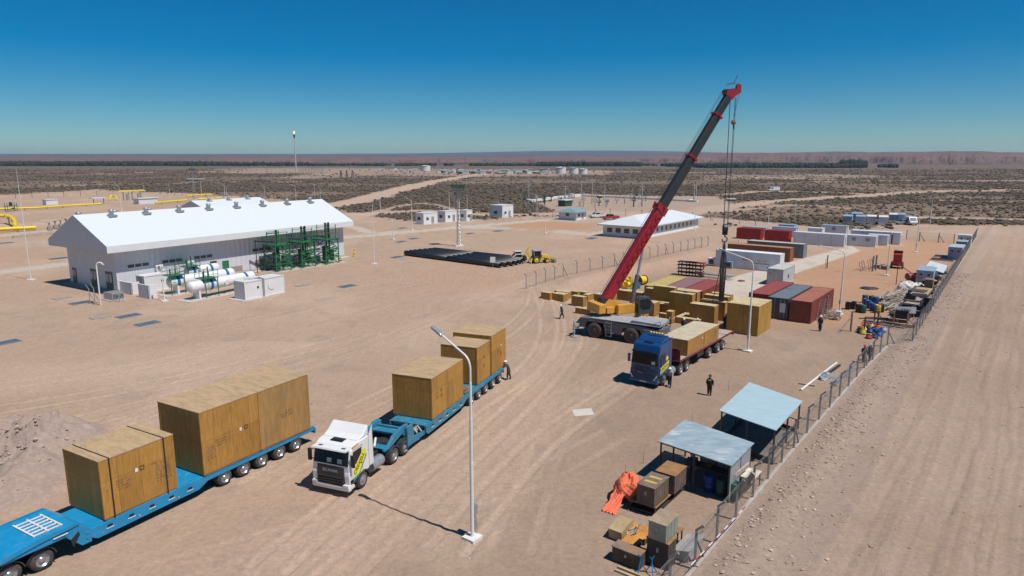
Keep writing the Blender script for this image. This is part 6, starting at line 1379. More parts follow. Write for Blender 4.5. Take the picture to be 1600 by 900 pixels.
# ------------------------------------------------------------------ fences
def fence(pts, h, label, step=2.75, kerb=True, bent=True, mesh=True, out=1, m=None, group=None, name='chain_link_fence', r=.05):
    P = [Vector((p[0], p[1], 0)) for p in pts]; t = thing(name, label, 'fence', P[0], 0, group); o0 = P[0]; m = m or POST
    first = True; n_post = 0
    for a, b in zip(P[:-1], P[1:]):
        L = (b - a).length; d_ = (b - a).normalized(); sd_ = Vector((d_.y, -d_.x, 0)) * out; n = max(1, round(L / step))
        for k in range(n + (b == P[-1])):
            if n_post > 95: break
            c = a + d_ * (L * k / n) - o0; q = MB(); q.bar(c, c + Vector((0, 0, h)), r * 2, r * 2)
            if bent: q.bar(c + Vector((0, 0, h - .02)), c + Vector((0, 0, h + .32)) + sd_ * .34, r * 2, r * 2)
            if k == 0 and not first: q.bar(c + Vector((0, 0, h * .8)), c + d_ * 1.2, r * 1.6)
            q.build('post', m, t); n_post += 1
        first = False
        if kerb:
            q = MB(); e0 = a - o0; e1 = b - o0 + d_ * .1; w_2 = sd_ * .13; q.slab([e0 - w_2 + Vector((0, 0, .16)), e0 + w_2 + Vector((0, 0, .16)), e1 + w_2 + Vector((0, 0, .16)), e1 - w_2 + Vector((0, 0, .16))] if out > 0 else [e0 + w_2 + Vector((0, 0, .16)), e0 - w_2 + Vector((0, 0, .16)), e1 - w_2 + Vector((0, 0, .16)), e1 + w_2 + Vector((0, 0, .16))], .35); q.build('concrete_kerb', CURB, t)
        if mesh:
            q = MB(); q.add([(0, 0, .08), (L, 0, .08), (L, 0, h), (0, 0, h)], [(0, 1, 2, 3)]); o = q.build('wire_mesh', LINK, t); o.location = a - o0; o.rotation_euler = (0, 0, math.atan2(d_.y, d_.x))
            q = MB()
            for z in (.35, h * .55, h - .05): q.cyl((0, 0, z), (L, 0, z), .007, n=4)
            for z, y in ((h + .14, -.14), (h + .30, -.30)):
                if bent: q.cyl((0, y * out, z), (L, y * out, z), .006, n=4)
            o = q.build('straining_wire', POST, t); o.location = a - o0; o.rotation_euler = (0, 0, math.atan2(d_.y, d_.x))
    return t
fence(FENCE, 2.05, 'long chain-link fence with leaning post tops and concrete kerb beside the gravel road', 3.0)
fence(PX((822, 452), (880, 433), (960, 417), (1040, 399), (1106, 385)), 2.0, 'chain-link fence on the dirt bank behind the crates and crane', 3.3, kerb=False, out=-1)
fence(PX((1178, 390), (1128, 388)), 1.9, 'short fence run behind the hoist rope', 3, kerb=False)
fence(PX((1416, 374), (1436, 377), (1466, 379), (1490, 381)), 2.2, 'wire gate and fence line across the yard entrance at the back right', 6, kerb=False, bent=False, r=.07)
fence(PX((-30, 312), (100, 307), (250, 304), (420, 313)), 2.2, 'fence along the scrub behind the yellow pipework', 7, kerb=False, mesh=False, r=.08)
fence(PX((760, 346), (840, 342), (930, 335), (1110, 345), (1180, 353)), 2.1, 'fence behind the office and huts', 6, kerb=False, mesh=False, r=.07)
for b, ty, lab in (((1329, 518), 487, 'thick leaning timber fence post with a brace beside the coloured crates'), ((1291, 491), 462, 'short grey post just in front of the orange-brown container'), ((1203, 500), 475, 'white-topped grey post in front of the slate grey container')):
    g = G(*b); h = HZ(b, ty); t = thing('fence_post', lab, 'post', g, YA); q = MB(); q.cyl((0, 0, 0), (0, 0, h), .11, n=10); q.build('post_shaft', POST, t)
    if b[0] == 1329: q = MB(); q.bar((0, 0, h * .75), (-1.6, 1.0, 0), .10); q.build('brace', GREYW, t)
g = G(1290, 449); t = thing('fence_post', 'lone dark post with a small frame on the concrete pad edge', 'post', G(1292, 419), YA); q = MB(); q.bar((0, 0, 0), (0, 0, 2.3), .14); q.build('post_shaft', DARK, t); q = MB(); q.bar((0, 0, 1.7), (-1.2, 0, 1.7), .06); q.bar((-1.2, 0, 1.7), (-1.2, 0, 0), .06); q.build('frame', POST, t)
# ------------------------------------------------------------------ two sheet-roofed sheds
def shed(roofpx, zs, label, closed):
    P = [G(px, py, z) for (px, py), z in zip(roofpx, zs)]      # front-left, front-right(near), back-right, back-left
    c = P[1].copy(); c.z = 0; t = thing('open_shed', label, 'shed', c, 0); L = [p - c for p in P]
    rm = ROOFB if closed else ROOFC
    q = MB(); q.slab(L[::1] if (L[1] - L[0]).cross(L[2] - L[1]).z > 0 else L[::-1], .05); ro = q.build('roof', rm, t)
    cen = sum(L, Vector()) / 4
    ins = [l.lerp(cen, .07) for l in L]
    def bil(a, b, f): return a.lerp(b, f)
    posts = [bil(ins[0], ins[1], f) for f in (0, .5, 1)] + [bil(ins[3], ins[2], f) for f in (0, .5, 1)] + [bil(ins[1], ins[2], .5), bil(ins[0], ins[3], .5)]
    for p in posts: q = MB(); q.bar((p.x, p.y, 0), (p.x, p.y, p.z - .06), .09); q.build('post', DARK, t)
    for a, b in ((0, 1), (1, 2), (2, 3), (3, 0)): q = MB(); q.bar(ins[a] - Vector((0, 0, .1)), ins[b] - Vector((0, 0, .1)), .08, .1); q.build('roof_beam', DARK, t)
    if closed:
        a, b = ins[1], ins[2]; q = MB(); n = Vector((b.y - a.y, a.x - b.x, 0)).normalized() * .03; vs = []
        for p, z in ((a, 0), (b, 0), (b, b.z - .07), (a, a.z - .07)): vs.append((p.x + n.x, p.y + n.y, z))
        for p, z in ((a, 0), (b, 0), (b, b.z - .07), (a, a.z - .07)): vs.append((p.x - n.x, p.y - n.y, z))
        q.add(vs, [(0, 1, 2, 3), (7, 6, 5, 4), (0, 4, 5, 1), (1, 5, 6, 2), (2, 6, 7, 3), (3, 7, 4, 0)]); q.build('side_wall', SHEDW, t)
        a, b = ins[2], ins[3].lerp(ins[2], .25); q = MB(); vs = []
        for off in (.02, -.02):
            for p, z in ((a, 0), (b, 0), (b, b.z - .07), (a, a.z - .07)): vs.append((p.x + off, p.y + off, z))
        q.add(vs, [(3, 2, 1, 0), (4, 5, 6, 7), (0, 1, 5, 4), (1, 2, 6, 5), (2, 3, 7, 6), (3, 0, 4, 7)]); q.build('back_wall', SHEDW, t)
        for a, b in ((ins[0], ins[3]), (ins[0].lerp(ins[1], .45), ins[0])):
            d_ = (b - a); d_.z = 0; L_ = d_.length; q = MB(); q.add([(0, 0, .1), (L_, 0, .1), (L_, 0, 1.9), (0, 0, 1.9)], [(0, 1, 2, 3)]); o = q.build('wire_mesh', LINK, t); o.location = (a.x, a.y, 0); o.rotation_euler = (0, 0, math.atan2(d_.y, d_.x))
    else:
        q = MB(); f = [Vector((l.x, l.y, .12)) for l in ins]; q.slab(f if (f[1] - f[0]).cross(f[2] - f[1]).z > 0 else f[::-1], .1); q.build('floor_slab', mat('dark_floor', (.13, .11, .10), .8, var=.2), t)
        for a, b in ((1, 2), (0, 1), (0, 3), (3, 2)): q = MB(); q.bar(Vector((ins[a].x, ins[a].y, .24)), Vector((ins[b].x, ins[b].y, .24)), .12, .24); q.build('kerb_beam', mat('kerb_wood', (.28, .22, .16), .85) if (a, b) == (1, 2) else BLACK, t)
        for a, b in ((0, 3), (3, 2), (1, 2)): q = MB(); q.bar(Vector((ins[a].x, ins[a].y, 1.0)), Vector((ins[b].x, ins[b].y, 1.0)), .05); q.build('guard_rail', DARK, t)
    return t, [l + c for l in L], c
s1, r1, _ = shed([(1028, 689), (1143.5, 728), (1178.5, 692), (1071, 655)], (2.45, 2.3, 2.3, 2.45), 'nearer open shed with a stained blue-grey sheet roof and barrels inside', True)
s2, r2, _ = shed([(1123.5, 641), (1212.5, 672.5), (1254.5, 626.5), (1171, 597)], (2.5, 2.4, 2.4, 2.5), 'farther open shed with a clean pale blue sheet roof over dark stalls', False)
def barrel(p, m, label, name='barrel', h=.88, r=.29, group='plastic barrels', tilt=0):
    t = thing(name, label, 'barrel', p, 0, group); q = MB(); n = 16; pr = [(0, .92), (.04, 1), (.30, 1), (.32, 1.04), (.35, 1), (.6, 1), (.62, 1.04), (.65, 1), (.95, .98), (1, .9), (1, .80), (.96, .78)]
    vs = []
    for z, rr in pr:
        for i in range(n): a = 2 * math.pi * i / n; vs.append((r * rr * math.cos(a), r * rr * math.sin(a), z * h))
    fs = [(j * n + i, j * n + (i + 1) % n, (j + 1) * n + (i + 1) % n, (j + 1) * n + i) for j in range(len(pr) - 1) for i in range(n)]; fs += [tuple((len(pr) - 1) * n + i for i in range(n)), tuple(reversed(range(n)))]
    q.add(vs, fs, 0, True); q.build('drum', m, t); q = MB(); q.cyl((r * .5, 0, h * .96), (r * .5, 0, h * 1.01), .04, n=8); q.build('bung', BLACK, t); return t
front = (r1[1] - r1[0]).normalized(); front.z = 0; inn = Vector((-front.y, front.x, 0))
if inn.y < 0: inn = -inn
f0 = r1[0].copy(); f0.z = 0
barrel(f0 + front * 3.0 + inn * .75, BARB, 'blue barrel under the stained shed roof', h=1.0, r=.34); barrel(f0 + front * 3.75 + inn * .75, BARG, 'green barrel in the middle under the stained shed roof', h=1.0, r=.34); barrel(f0 + front * 4.45 + inn * .8, BARG, 'dark green barrel nearest the side wall under the shed roof', h=1.0, r=.34)
t = thing('person', 'person in dark clothes and white helmet inside the nearer shed', 'person', f0)      # placeholder for the person builder below
bpy.data.objects.remove(t)
t = thing('workbench', 'dark steel workbench with tools at the back of the nearer shed', 'bench', f0 + front * 2.2 + inn * 2.0, math.degrees(math.atan2(front.y, front.x))); MB().box(-1.3, 1.6, -.3, .35, .8, .86).build('top', DRUST, t); [MB().box(x, x + .07, -.25, -.18, 0, .8).build('leg', DARK, t) for x in (-1.25, 1.5)]
q = MB(); q.box(-.9, -.6, -.15, .15, .86, 1.15); q.cyl((.2, 0, .86), (.2, 0, 1.1), .15, n=10); tb = q.build('tool_rest', mat('tool_orange', (.35, .13, .04), .6), t)
# leaning planks, pallet and table by the shed side
g = G(1165, 790, 0); t = thing('leaning_board', 'long grey board leaning on the side wall of the nearer shed', 'board', G(1152, 778), 40); q = MB(); q.T = Matrix.Rotation(R(-12), 4, 'Y') @ Matrix.Rotation(R(28), 4, 'X'); q.box(-.05, .05, -.14, .14, 0, 2.4); q.build('plank', GREYW, t)
a = G(1147, 745, 1.2); b = G(1170, 722, 1.5); t = thing('shelf_board', 'long pale board fixed low along the shed side wall', 'board', (a.x, a.y, 0)); q = MB(); q.bar(Vector((0, 0, 1.2)), Vector((b.x - a.x, b.y - a.y, 1.35)), .1, .26); q.build('plank', GREYW, t)
g = G(1168, 772); t = thing('work_table', 'stained white table standing between shed and fence', 'table', G(1164, 768), 52); q = MB(); q.box(-.1, 1.3, -.5, .35, .86, .92); q.build('top', mat('stained_white', (.60, .57, .48), .7, var=.1, dirt=.5, dcol=(.35, .26, .08)), t)
for x in (0, 1.2):
    for y in (-.42, .28): q = MB(); q.bar((x, y, 0), (x, y, .86), .05); q.build('leg', DARK, t)
# red and white barrier tape bar
a = G(1080, 883, 1.0); b = G(1165, 790, 1.05); t = thing('striped_bar', 'red and white striped bar fixed along the near fence', 'barrier', (a.x, a.y, 0)); d_ = (b - a); d_.z = 0
for k in range(14): q = MB(); q.bar(Vector((0, 0, 1.0)) + d_ * (k / 14), Vector((0, 0, 1.0)) + d_ * ((k + 1) / 14 - .002), .035); q.build('stripe', RED if k % 2 else WHITE, t)
# ------------------------------------------------------------------ steel boxes and tarp in the near corner
def box_fit(c, ty, lx, rx, z0=0, ang=YA): return fit(c, ty, lx, rx, ang, z0)
def steel_box(c, ty, lx, rx, label, m, topm, z0=0, ang=YA, name='steel_box', legs=False, open_=False, cat='metal box', stripes=None):
    o, A, B, zt = box_fit(c, ty, lx, rx, z0, ang); t = thing(name, label, cat, o, ang); h = zt - z0
    q = MB(); q.box(0, B, 0, A, .04, h - .03); q.build('body', m, t, bevel=.015); q = MB(); q.box(-.03, B + .03, -.03, A + .03, h - .03, h + .01); q.build('lid', topm, t, bevel=.008)
    q = MB()
    for x in (.03, B - .09): q.box(x, x + .06, .02, A - .02, 0, .045)
    q.box(.04, B - .04, .02, .06, .0, .04); q.build('runner', DARK, t)
    q = MB(); q.box(-.02, 0, A * .5 - .06, A * .5 + .06, h * .6, h * .72); q.box(-.035, -.018, A * .5 - .04, A * .5 + .04, h * .56, h * .66); q.build('hasp', GALV, t)
    for k in range(int(B / .35)): q = MB(); x = .2 + k * .35; q.box(x, x + .03, -.012, .002, .08, h - .06); q.build('stiffener', m, t)
    if stripes: 
        for k in range(2): q = MB(); q.box(B * (.28 + .34 * k), B * (.40 + .34 * k), A * .15, A * .85, h + .011, h + .014); q.build('paint_patch', stripes, t)
    return t, o, A, B, zt
RT = mat('rust_plate', (.30, .155, .055), .75, .1, var=.3, scale=1.5, dirt=.4, dcol=(.12, .10, .085)); RO = mat('orange_rust', (.46, .20, .04), .8, var=.25, scale=1.5, dirt=.3, dcol=(.20, .13, .08)); BX = mat('box_brown', (.13, .095, .07), .7, .1, var=.3, scale=2, dirt=.4, dcol=(.25, .18, .12)); GT = mat('grey_green_tin', (.29, .32, .29), .5, .3, var=.2, scale=1.5, dirt=.4, dcol=(.32, .20, .10)); TINL = mat('pale_tin', (.44, .43, .40), .5, .2, var=.15, scale=1.5, dirt=.15, dcol=(.28, .2, .13))
def bench(c, lx, rx, zt, label, m, ang=YA):
    o = G(c[0], c[1], 0); u, w_ = axes(ang); A = solve_x(o, -w_, lx, zt); B = solve_x(o, u, rx, zt); t = thing('rusty_table', label, 'table', o, ang); q = MB(); q.box(0, B, 0, A, zt - .05, zt); q.build('top', m, t)
    for x in (.05, B - .1):
        for y in (.05, A - .1): q = MB(); q.box(x, x + .06, y, y + .06, 0, zt - .05); q.build('leg', DARK, t)
    q = MB(); q.box(.02, B - .02, .02, A - .02, .12, .18); q.build('shelf', DARK, t); return t
bench((1024, 809), 982, 1071, .55, 'long low rusty table carrying two steel boxes', RT)
steel_box((1022, 795), 764, 995.5, 1045.5, 'dark ribbed steel box with yellow paint patches on its lid', BX, mat('dark_lid', (.16, .115, .085), .7, var=.3, dirt=.3), z0=.552, stripes=mat('ochre_patch', (.42, .30, .08), .8, var=.3))
steel_box((1053.5, 774), 744, 1024.5, 1073, 'rusty-lidded steel box beside the shed, behind the yellow-marked one', BX, RT, z0=.552)
t, o, A, B, zt = steel_box((1043, 893), 851, 1011, 1057, 'tall dark steel cabinet under the grey-green box', DRUST, RT)
t = steel_box((1040, 851), 822, 1013.5, 1060, 'grey-green tin box with rusty top standing on the dark cabinet', GT, mat('rust_grey_lid', (.36, .30, .22), .6, .2, var=.2, scale=1.2, dirt=.6, dcol=(.33, .17, .06)), z0=zt + .01)
steel_box((998, 893), 869, 956.5, 1009, 'low dark steel trunk with orange rust on its lid', DRUST, mat('rust_spot_lid', (.14, .13, .12), .7, var=.2, scale=.9, dirt=.75, dcol=(.40, .19, .04)))
t, o, A, B, zt = steel_box((1007, 853), 842, 975, 1023, 'flat orange-rusted steel tray between the boxes', DRUST, RO)
o, A, B, zt = fit((972, 848), 826, 952, 990, YA); t = thing('steel_hopper', 'tan sloping steel hood lying at the left of the box group', 'metal box', o, YA); q = MB(); q.prism([(0, 0), (B, 0), (B, zt * .95), (B * .55, zt), (-.1, zt * .75)], 0, A); q.build('hood', mat('tan_steel', (.38, .28, .15), .7, var=.2, dirt=.3, dcol=(.20, .13, .07)), t, bevel=.01)
q = MB(); r = random.Random(4)
for k in range(14): q.bar((r.uniform(0, B), -.02 - r.uniform(0, .4), .1 + .4 * r.random()), (r.uniform(0, B), -.05 - r.uniform(.1, .5), .3 + .5 * r.random()), .05)
q.build('hose_bundle', TINR, t)
o, A, B, zt = fit((1075, 880), 861, 1053, 1098, YA); t = thing('sloping_cover', 'pale tin cabinet with a sloping white top beside the fence', 'metal box', o, YA); q = MB(); q.prism([(0, 0), (B, 0), (B, zt * .75), (0, zt)], 0, A) if False else q.prism([(0, 0), (A, 0), (A, zt * .62), (0, zt * 1.02)], 0, B, ax='x'); q.build('cabinet', TINL, t, bevel=.01)
q = MB(); q.slab([(-.08, -.08, zt * 1.06), (B + .08, -.08, zt * 1.06), (B + .08, A + .08, zt * .66), (-.08, A + .08, zt * .66)], .03); q.build('sloping_top', TINL, t)
o = G(985, 905); t = thing('timber_skid', 'pale timber skid lying under the rust-lidded trunk', 'pallet', G(960, 893), -37); [MB().box(0, 1.9, y, y + .12, 0, .1).build('plank', WOODP, t) for y in (0, .3)]
for k, (px, py, m, lab) in enumerate(((1000, 893, TBLUE, 'small blue steel trestle in the lowest corner'), (1018, 897, TBLUE, 'second small blue trestle in the lowest corner'), (1043, 901, DARK, 'dark tripod stand in the lowest corner by the fence'))):
    t = thing('pipe_stand', lab, 'stand', G(px, py), 30 * k); h = .75
    for a in (0, 120, 240): q = MB(); q.bar((.32 * math.cos(R(a)), .32 * math.sin(R(a)), 0), (0, 0, h * .7), .04); q.build('leg', m, t)
    q = MB(); q.bar((0, 0, h * .65), (0, 0, h), .04); q.bar((-.12, 0, h + .15), (0, 0, h), .04); q.bar((.12, 0, h + .15), (0, 0, h), .04); q.build('fork', m, t)
# orange tarpaulin: a draped sheet over a heap, one tongue running down to the ground
def blob(name, c, r, m, label, cat, seed=1, sc=(1, 1, 1), folds=14):
    q = MB(); n, mm = 56, 26; vs = []; fs = []; rr = random.Random(seed); ph = [rr.uniform(0, 6.28) for _ in range(9)]; fr = [rr.randint(3, 15) for _ in range(9)]
    for j in range(mm + 1):
        p = j / mm * math.pi / 2 * 1.02
        for i in range(n):
            a = 2 * math.pi * i / n; k = 1 + .10 * math.sin(3 * a + ph[0]) + .06 * math.sin(5 * a + ph[1] + 2 * p) + .09 * abs(math.sin(fr[2] * a + 5 * p + ph[2])) + folds * .005 * abs(math.sin(7 * a - 11 * p + ph[6])) + .045 * math.sin(fr[3] * a - 7 * p + ph[3]) + .03 * math.sin(19 * a + 9 * p + ph[4])
            z = math.cos(p) * (1 + .12 * math.sin(4 * a + ph[5]) + .05 * math.sin(9 * a + 11 * p)); vs.append((r * sc[0] * math.sin(p) ** .8 * k * math.cos(a), r * sc[1] * math.sin(p) ** .8 * k * math.sin(a), r * sc[2] * z))
    for j in range(mm):
        for i in range(n): fs.append((j * n + i, (j + 1) * n + i, (j + 1) * n + (i + 1) % n, j * n + (i + 1) % n))
    q.add(vs, fs, 0, True); o = q.build(name, m); o.location = c; tag(o, label, cat); return o
tc_ = G(981, 778); tp = thing('orange_tarpaulin', 'crumpled orange tarpaulin thrown over plastic sheeting, one end on the ground', 'tarpaulin', (tc_.x, tc_.y, 0))
o = blob('tarp_heap', (0, -.1, .45), 1.0, TARP, None, None, 5, (.72, .85, 1.0)); o.parent = tp
q = MB(); rr = random.Random(8); n, mm = 26, 14; vs = []
e0 = Vector((-.35, -.35, 1.1)); e1 = G(950, 802) - Vector((tc_.x, tc_.y, 0)); e1.z = .03
for j in range(n + 1):
    f = j / n; c = e0.lerp(e1, f); c.z = 1.1 * (1 - f) ** 1.5 + .05
    for i in range(mm + 1):
        s = (i / mm - .5) * (.55 + .35 * f); vs.append((c.x + s * .8, c.y - s * .55, c.z + .06 * math.sin(i * 1.9 + j * .7) + .04 * math.sin(i * 3.1 - j)))
q.add(vs, [(j * (mm + 1) + i, (j + 1) * (mm + 1) + i, (j + 1) * (mm + 1) + i + 1, j * (mm + 1) + i + 1) for j in range(n) for i in range(mm)], 0, True); o = q.build('tarp_tongue', TARP, tp); so_ = o.modifiers.new('th', 'SOLIDIFY'); so_.thickness = .03
b_ = G(999, 779); blob('plastic_sheeting', (b_.x, b_.y, 0), .85, PLAST, 'heap of crumpled clear plastic sheeting beside the orange tarpaulin', 'plastic sheet', 11, (.75, .9, 1.0))
bench((1059, 861), 1030, 1069, .95, 'rusty-topped table squeezed between the grey-green box and the white-topped cabinet', RT)
bench((985, 872), 962, 1010, .40, 'low rusty trestle table behind the trunk with the rusty lid', RO)
blob('tarp_fold', (-.15, -.35, .55), .62, TARP, None, None, 17, (.9, .8, 1.0), 22).parent = tp
# loose pipes and bundle near the fence
def lying(a, b, r, m, label, name='loose_pipe', sq=False, z=None, cat='pipe', group=None):
    A_ = G(*a); B_ = G(*b); z = r if z is None else z; q = MB(); d_ = B_ - A_
    if sq: q.bar((0, 0, z), (d_.x, d_.y, z), r * 2)
    else: q.cyl((0, 0, z), (d_.x, d_.y, z), r, n=10)
    o = q.build(name, m); o.location = A_; tag(o, label, cat, group); return o
lying((1251, 611), (1307, 568), .09, WHITE, 'long white tube lying on the ground near the fence'); lying((1248, 600), (1273, 604), .06, WOODP, 'short timber lying by the end of the white tube', 'timber_piece', True, cat='timber')
lying((1299, 600), (1332, 573), .09, GALV, 'grey steel channel lying nearest the fence', 'steel_channel', True, cat='steel profile', group='steel channels near the fence'); lying((1303, 603), (1336, 577), .08, GALV, 'second grey channel lying beside the one nearest the fence', 'steel_channel', True, cat='steel profile', group='steel channels near the fence'); lying((1281, 594), (1312, 572), .09, DARK, 'dark angle iron lying beside the white tube', 'angle_iron', True, cat='steel profile')
b_ = G(1291, 589); blob('wrapped_bundle', (b_.x, b_.y, 0), .85, mat('grey_wrap', (.24, .26, .27), .4, .2, var=.4, scale=4, bmp=.04), 'bundle of grey wire and fittings between the white tube and the channels', 'bundle', 21, (.6, 1.35, .35)).rotation_euler = (0, 0, R(-38))
# ------------------------------------------------------------------ small vehicles
def auto(p, ang, kind, m, label, L=4.6, Wd=1.8, name='parked_car', cat='car', s=1.0):
    t = thing(name, label, cat, p, ang); r = .34 * s; hw = Wd / 2
    if kind == 'pickup': prof = [(0, .45), (.0, .9), (.12, 1.05), (1.25, 1.12), (L, 1.12), (L, .45)]; cabp = [(1.05, 1.1), (1.75, 1.72), (3.0, 1.74), (3.35, 1.1)]
    elif kind == 'van': prof = [(0, .4), (0, 1.0), (.5, 1.25), (1.3, 2.2), (1.7, 2.35), (L, 2.35), (L, .4)]; cabp = None
    else: prof = [(0, .4), (0, .75), (.15, .88), (1.15, .98), (L - .5, 1.0), (L, .85), (L, .4)]; cabp = [(1.0, .96), (1.75, 1.42), (3.1, 1.45), (L - .35, .98)]
    q = MB(); q.prism(prof, -hw, hw)
    if cabp: q.prism(cabp, -hw + .1, hw - .1)
    q.build('body', m, t, bevel=.05)
    if kind == 'pickup': q = MB(); q.box(3.4, L - .08, -hw + .1, hw - .1, 1.121, 1.135); q.build('load_bed', DARK, t)
    q = MB()
    if cabp:
        a, b, c, d_ = cabp; y = hw - .095
        q.add([(a[0] + .06, -y + .1, a[1] + .06), (a[0] + .06, y - .1, a[1] + .06), (b[0] - .06, y - .14, b[1] - .04), (b[0] - .06, -y + .14, b[1] - .04)], [(3, 2, 1, 0)]); q.T = Matrix.Translation((-.03, 0, .02))
    else: q.add([(.50, -hw + .12, 1.30), (.50, hw - .12, 1.30), (1.20, hw - .18, 2.13), (1.20, -hw + .18, 2.13)], [(3, 2, 1, 0)]); q.T = Matrix.Translation((-.06, 0, .03))
    ws = q; w2 = MB(); w2.add([tuple(Vector(v) + Vector((-.03, 0, .03))) for v in q.v] + [tuple(Vector(v) + Vector((.02, 0, -.02))) for v in q.v], [(3, 2, 1, 0), (4, 5, 6, 7), (0, 1, 5, 4), (1, 2, 6, 5), (2, 3, 7, 6), (3, 0, 4, 7)]); w2.build('windscreen', GLASS, t)
    for sgn in (-1, 1):
        y = sgn * (hw - .10 + .012) if cabp else sgn * (hw + .012); q = MB(); P = [(cabp[0][0] + .35, cabp[0][1] + .06), (cabp[1][0] + .05, cabp[1][1] - .07), (cabp[2][0] - .05, cabp[2][1] - .07), (cabp[3][0] - .2, cabp[3][1] + .06)] if cabp else [(1.2, 1.3), (1.5, 2.1), (2.5, 2.1), (2.5, 1.3)]
        q.prism(P, min(y, y - sgn * .03), max(y, y - sgn * .03)); q.build('side_window', GLASS, t)
        for x in (L * .19, L * .80): wheel_at(t, x, sgn * (hw + .01), r, .22, sgn, False)
        q = MB(); y0, y1 = sorted((sgn * (hw - .5), sgn * (hw - .06))); q.box(-.03, .02, y0, y1, .66, .82); q.build('headlight', LENS, t)
    q = MB(); q.box(-.06, .1, -hw - .01, hw + .01, .35, .58); q.build('bumper', GRILLE, t, bevel=.03); return t
auto(G(922, 340.5), 20, 'pickup', mat('car_white', (.65, .66, .68), .3, coat=.6), 'white pickup truck parked beside the green-roofed hut', 5.2, 1.9, 'pickup_truck', 'pickup')
auto(G(943, 343.5), 22, 'pickup', mat('car_red', (.30, .025, .03), .3, coat=.6), 'red pickup truck parked by the office roof corner', 5.2, 1.9, 'pickup_truck', 'pickup')
auto(G(1400, 351), 8, 'car', mat('car_silver', (.32, .34, .36), .35, .4, coat=.5), 'silver car parked between the cabins and the van', 4.4, 1.8)
auto(G(1428, 352.5), 80, 'van', MATS['car_white'], 'white high-roofed van on the gravel lot beyond the gate', 5.6, 2.0, 'parked_van', 'van')
auto(G(1200, 298.5), 14, 'van', MATS['car_white'], 'white van far out on the dirt track in the scrub', 7.0, 2.4, 'distant_van', 'van')
auto(G(505.5, 274), 10, 'pickup', MATS['car_white'], 'tiny white truck near the pumpjacks', 6.5, 2.4, 'distant_truck', 'truck')
# backhoe loader
bk = thing('backhoe_loader', 'yellow backhoe loader with raised digging arm at the end of the black pipes', 'backhoe', G(826, 411.5), 18); bk.scale = (.82,) * 3
MY = mat('digger_yellow', (.66, .46, .03), .45, var=.1, dirt=.1)
q = MB(); q.box(.6, 4.6, -.45, .45, .6, 1.25); q.prism([(2.9, 1.2), (2.95, 1.95), (4.5, 1.75), (4.6, 1.2)], -.5, .5); q.build('chassis', MY, bk, bevel=.05)
q = MB(); q.prism([(1.0, 1.2), (1.05, 2.75), (2.6, 2.75), (2.85, 1.6), (2.8, 1.2)], -.75, .75); q.build('cab', GLASS, bk, bevel=.04); q = MB(); q.box(.9, 2.75, -.85, .85, 2.76, 2.9)
for x in (1.02, 2.62):
    for y in (-.78, .74): q.box(x, x + .07, y, y + .06, 1.2, 2.76)
q.build('cab_frame', CGREY, bk)
for y, s in ((-1.1, -1), (1.1, 1)): wheel_at(bk, 1.5, y, .82, .45, s, False, rimm=MY); wheel_at(bk, 4.1, y * .95, .52, .35, s, False, rimm=MY)
q = MB(); q.prism([(5.6, .25), (6.2, .15), (6.3, .35), (6.0, .95), (5.6, .9)], -1.15, 1.15); q.build('front_bucket', mat('bucket_grey', (.25, .22, .18), .6), bk)
for y in (-.65, .65): q = MB(); q.bar((3.6, y, 1.3), (5.0, y, 1.25), .16, .22); q.bar((5.0, y, 1.25), (5.7, y, .6), .16, .22); q.build('loader_arm', MY, bk)
q = MB(); q.bar((.5, 0, 1.0), (-.35, 0, 2.6), .30, .38); q.bar((-.35, 0, 2.6), (.1, 0, 3.7), .26, .34); q.build('boom', MY, bk); q = MB(); q.bar((.1, 0, 3.7), (-1.0, 0, 1.9), .22, .30); q.build('dipper', MY, bk)
q = MB(); q.prism([(-1.1, 1.9), (-.7, 1.8), (-.5, 1.2), (-.9, .9), (-1.3, 1.3)], -.35, .35); q.build('digging_bucket', DARK, bk)
for y in (-.8, .8): q = MB(); q.bar((.5, y * .4, 1.0), (.2, y * 1.4, .1), .14); q.build('stabiliser', MY, bk)
sk = thing('skid_steer_loader', 'small white and red skid steer loader behind the black pipes', 'loader', G(799, 409), 15); sk.scale = (.9,) * 3
q = MB(); q.prism([(.2, .35), (.1, 1.1), (.5, 1.35), (2.4, 1.3), (2.5, .4)], -.6, .6); q.build('body', RED, sk, bevel=.04); q = MB(); q.box(.7, 2.0, -.5, .5, 1.3, 2.1); q.build('cab', GLASS, sk); q = MB(); q.box(.65, 2.1, -.55, .55, 2.1, 2.2)
for x in (.66, 1.98):
    for y in (-.54, .48): q.box(x, x + .06, y, y + .06, 1.3, 2.1)
q.build('cab_frame', WHITE, sk)
for y in (-.75, .75): q = MB(); q.bar((2.5, y, 1.7), (.8, y, 1.6), .12, .2); q.bar((.8, y, 1.6), (-.4, y, .5), .12, .2); q.build('lift_arm', WHITE, sk)
q = MB(); q.prism([(-.9, .1), (-.3, .1), (-.3, .7)], -.85, .85); q.build('bucket', DARK, sk)
for x in (.65, 1.85):
    for y, s in ((-.86, -1), (.86, 1)): wheel_at(sk, x, y, .36, .26, s, False, rimm=WHITE)
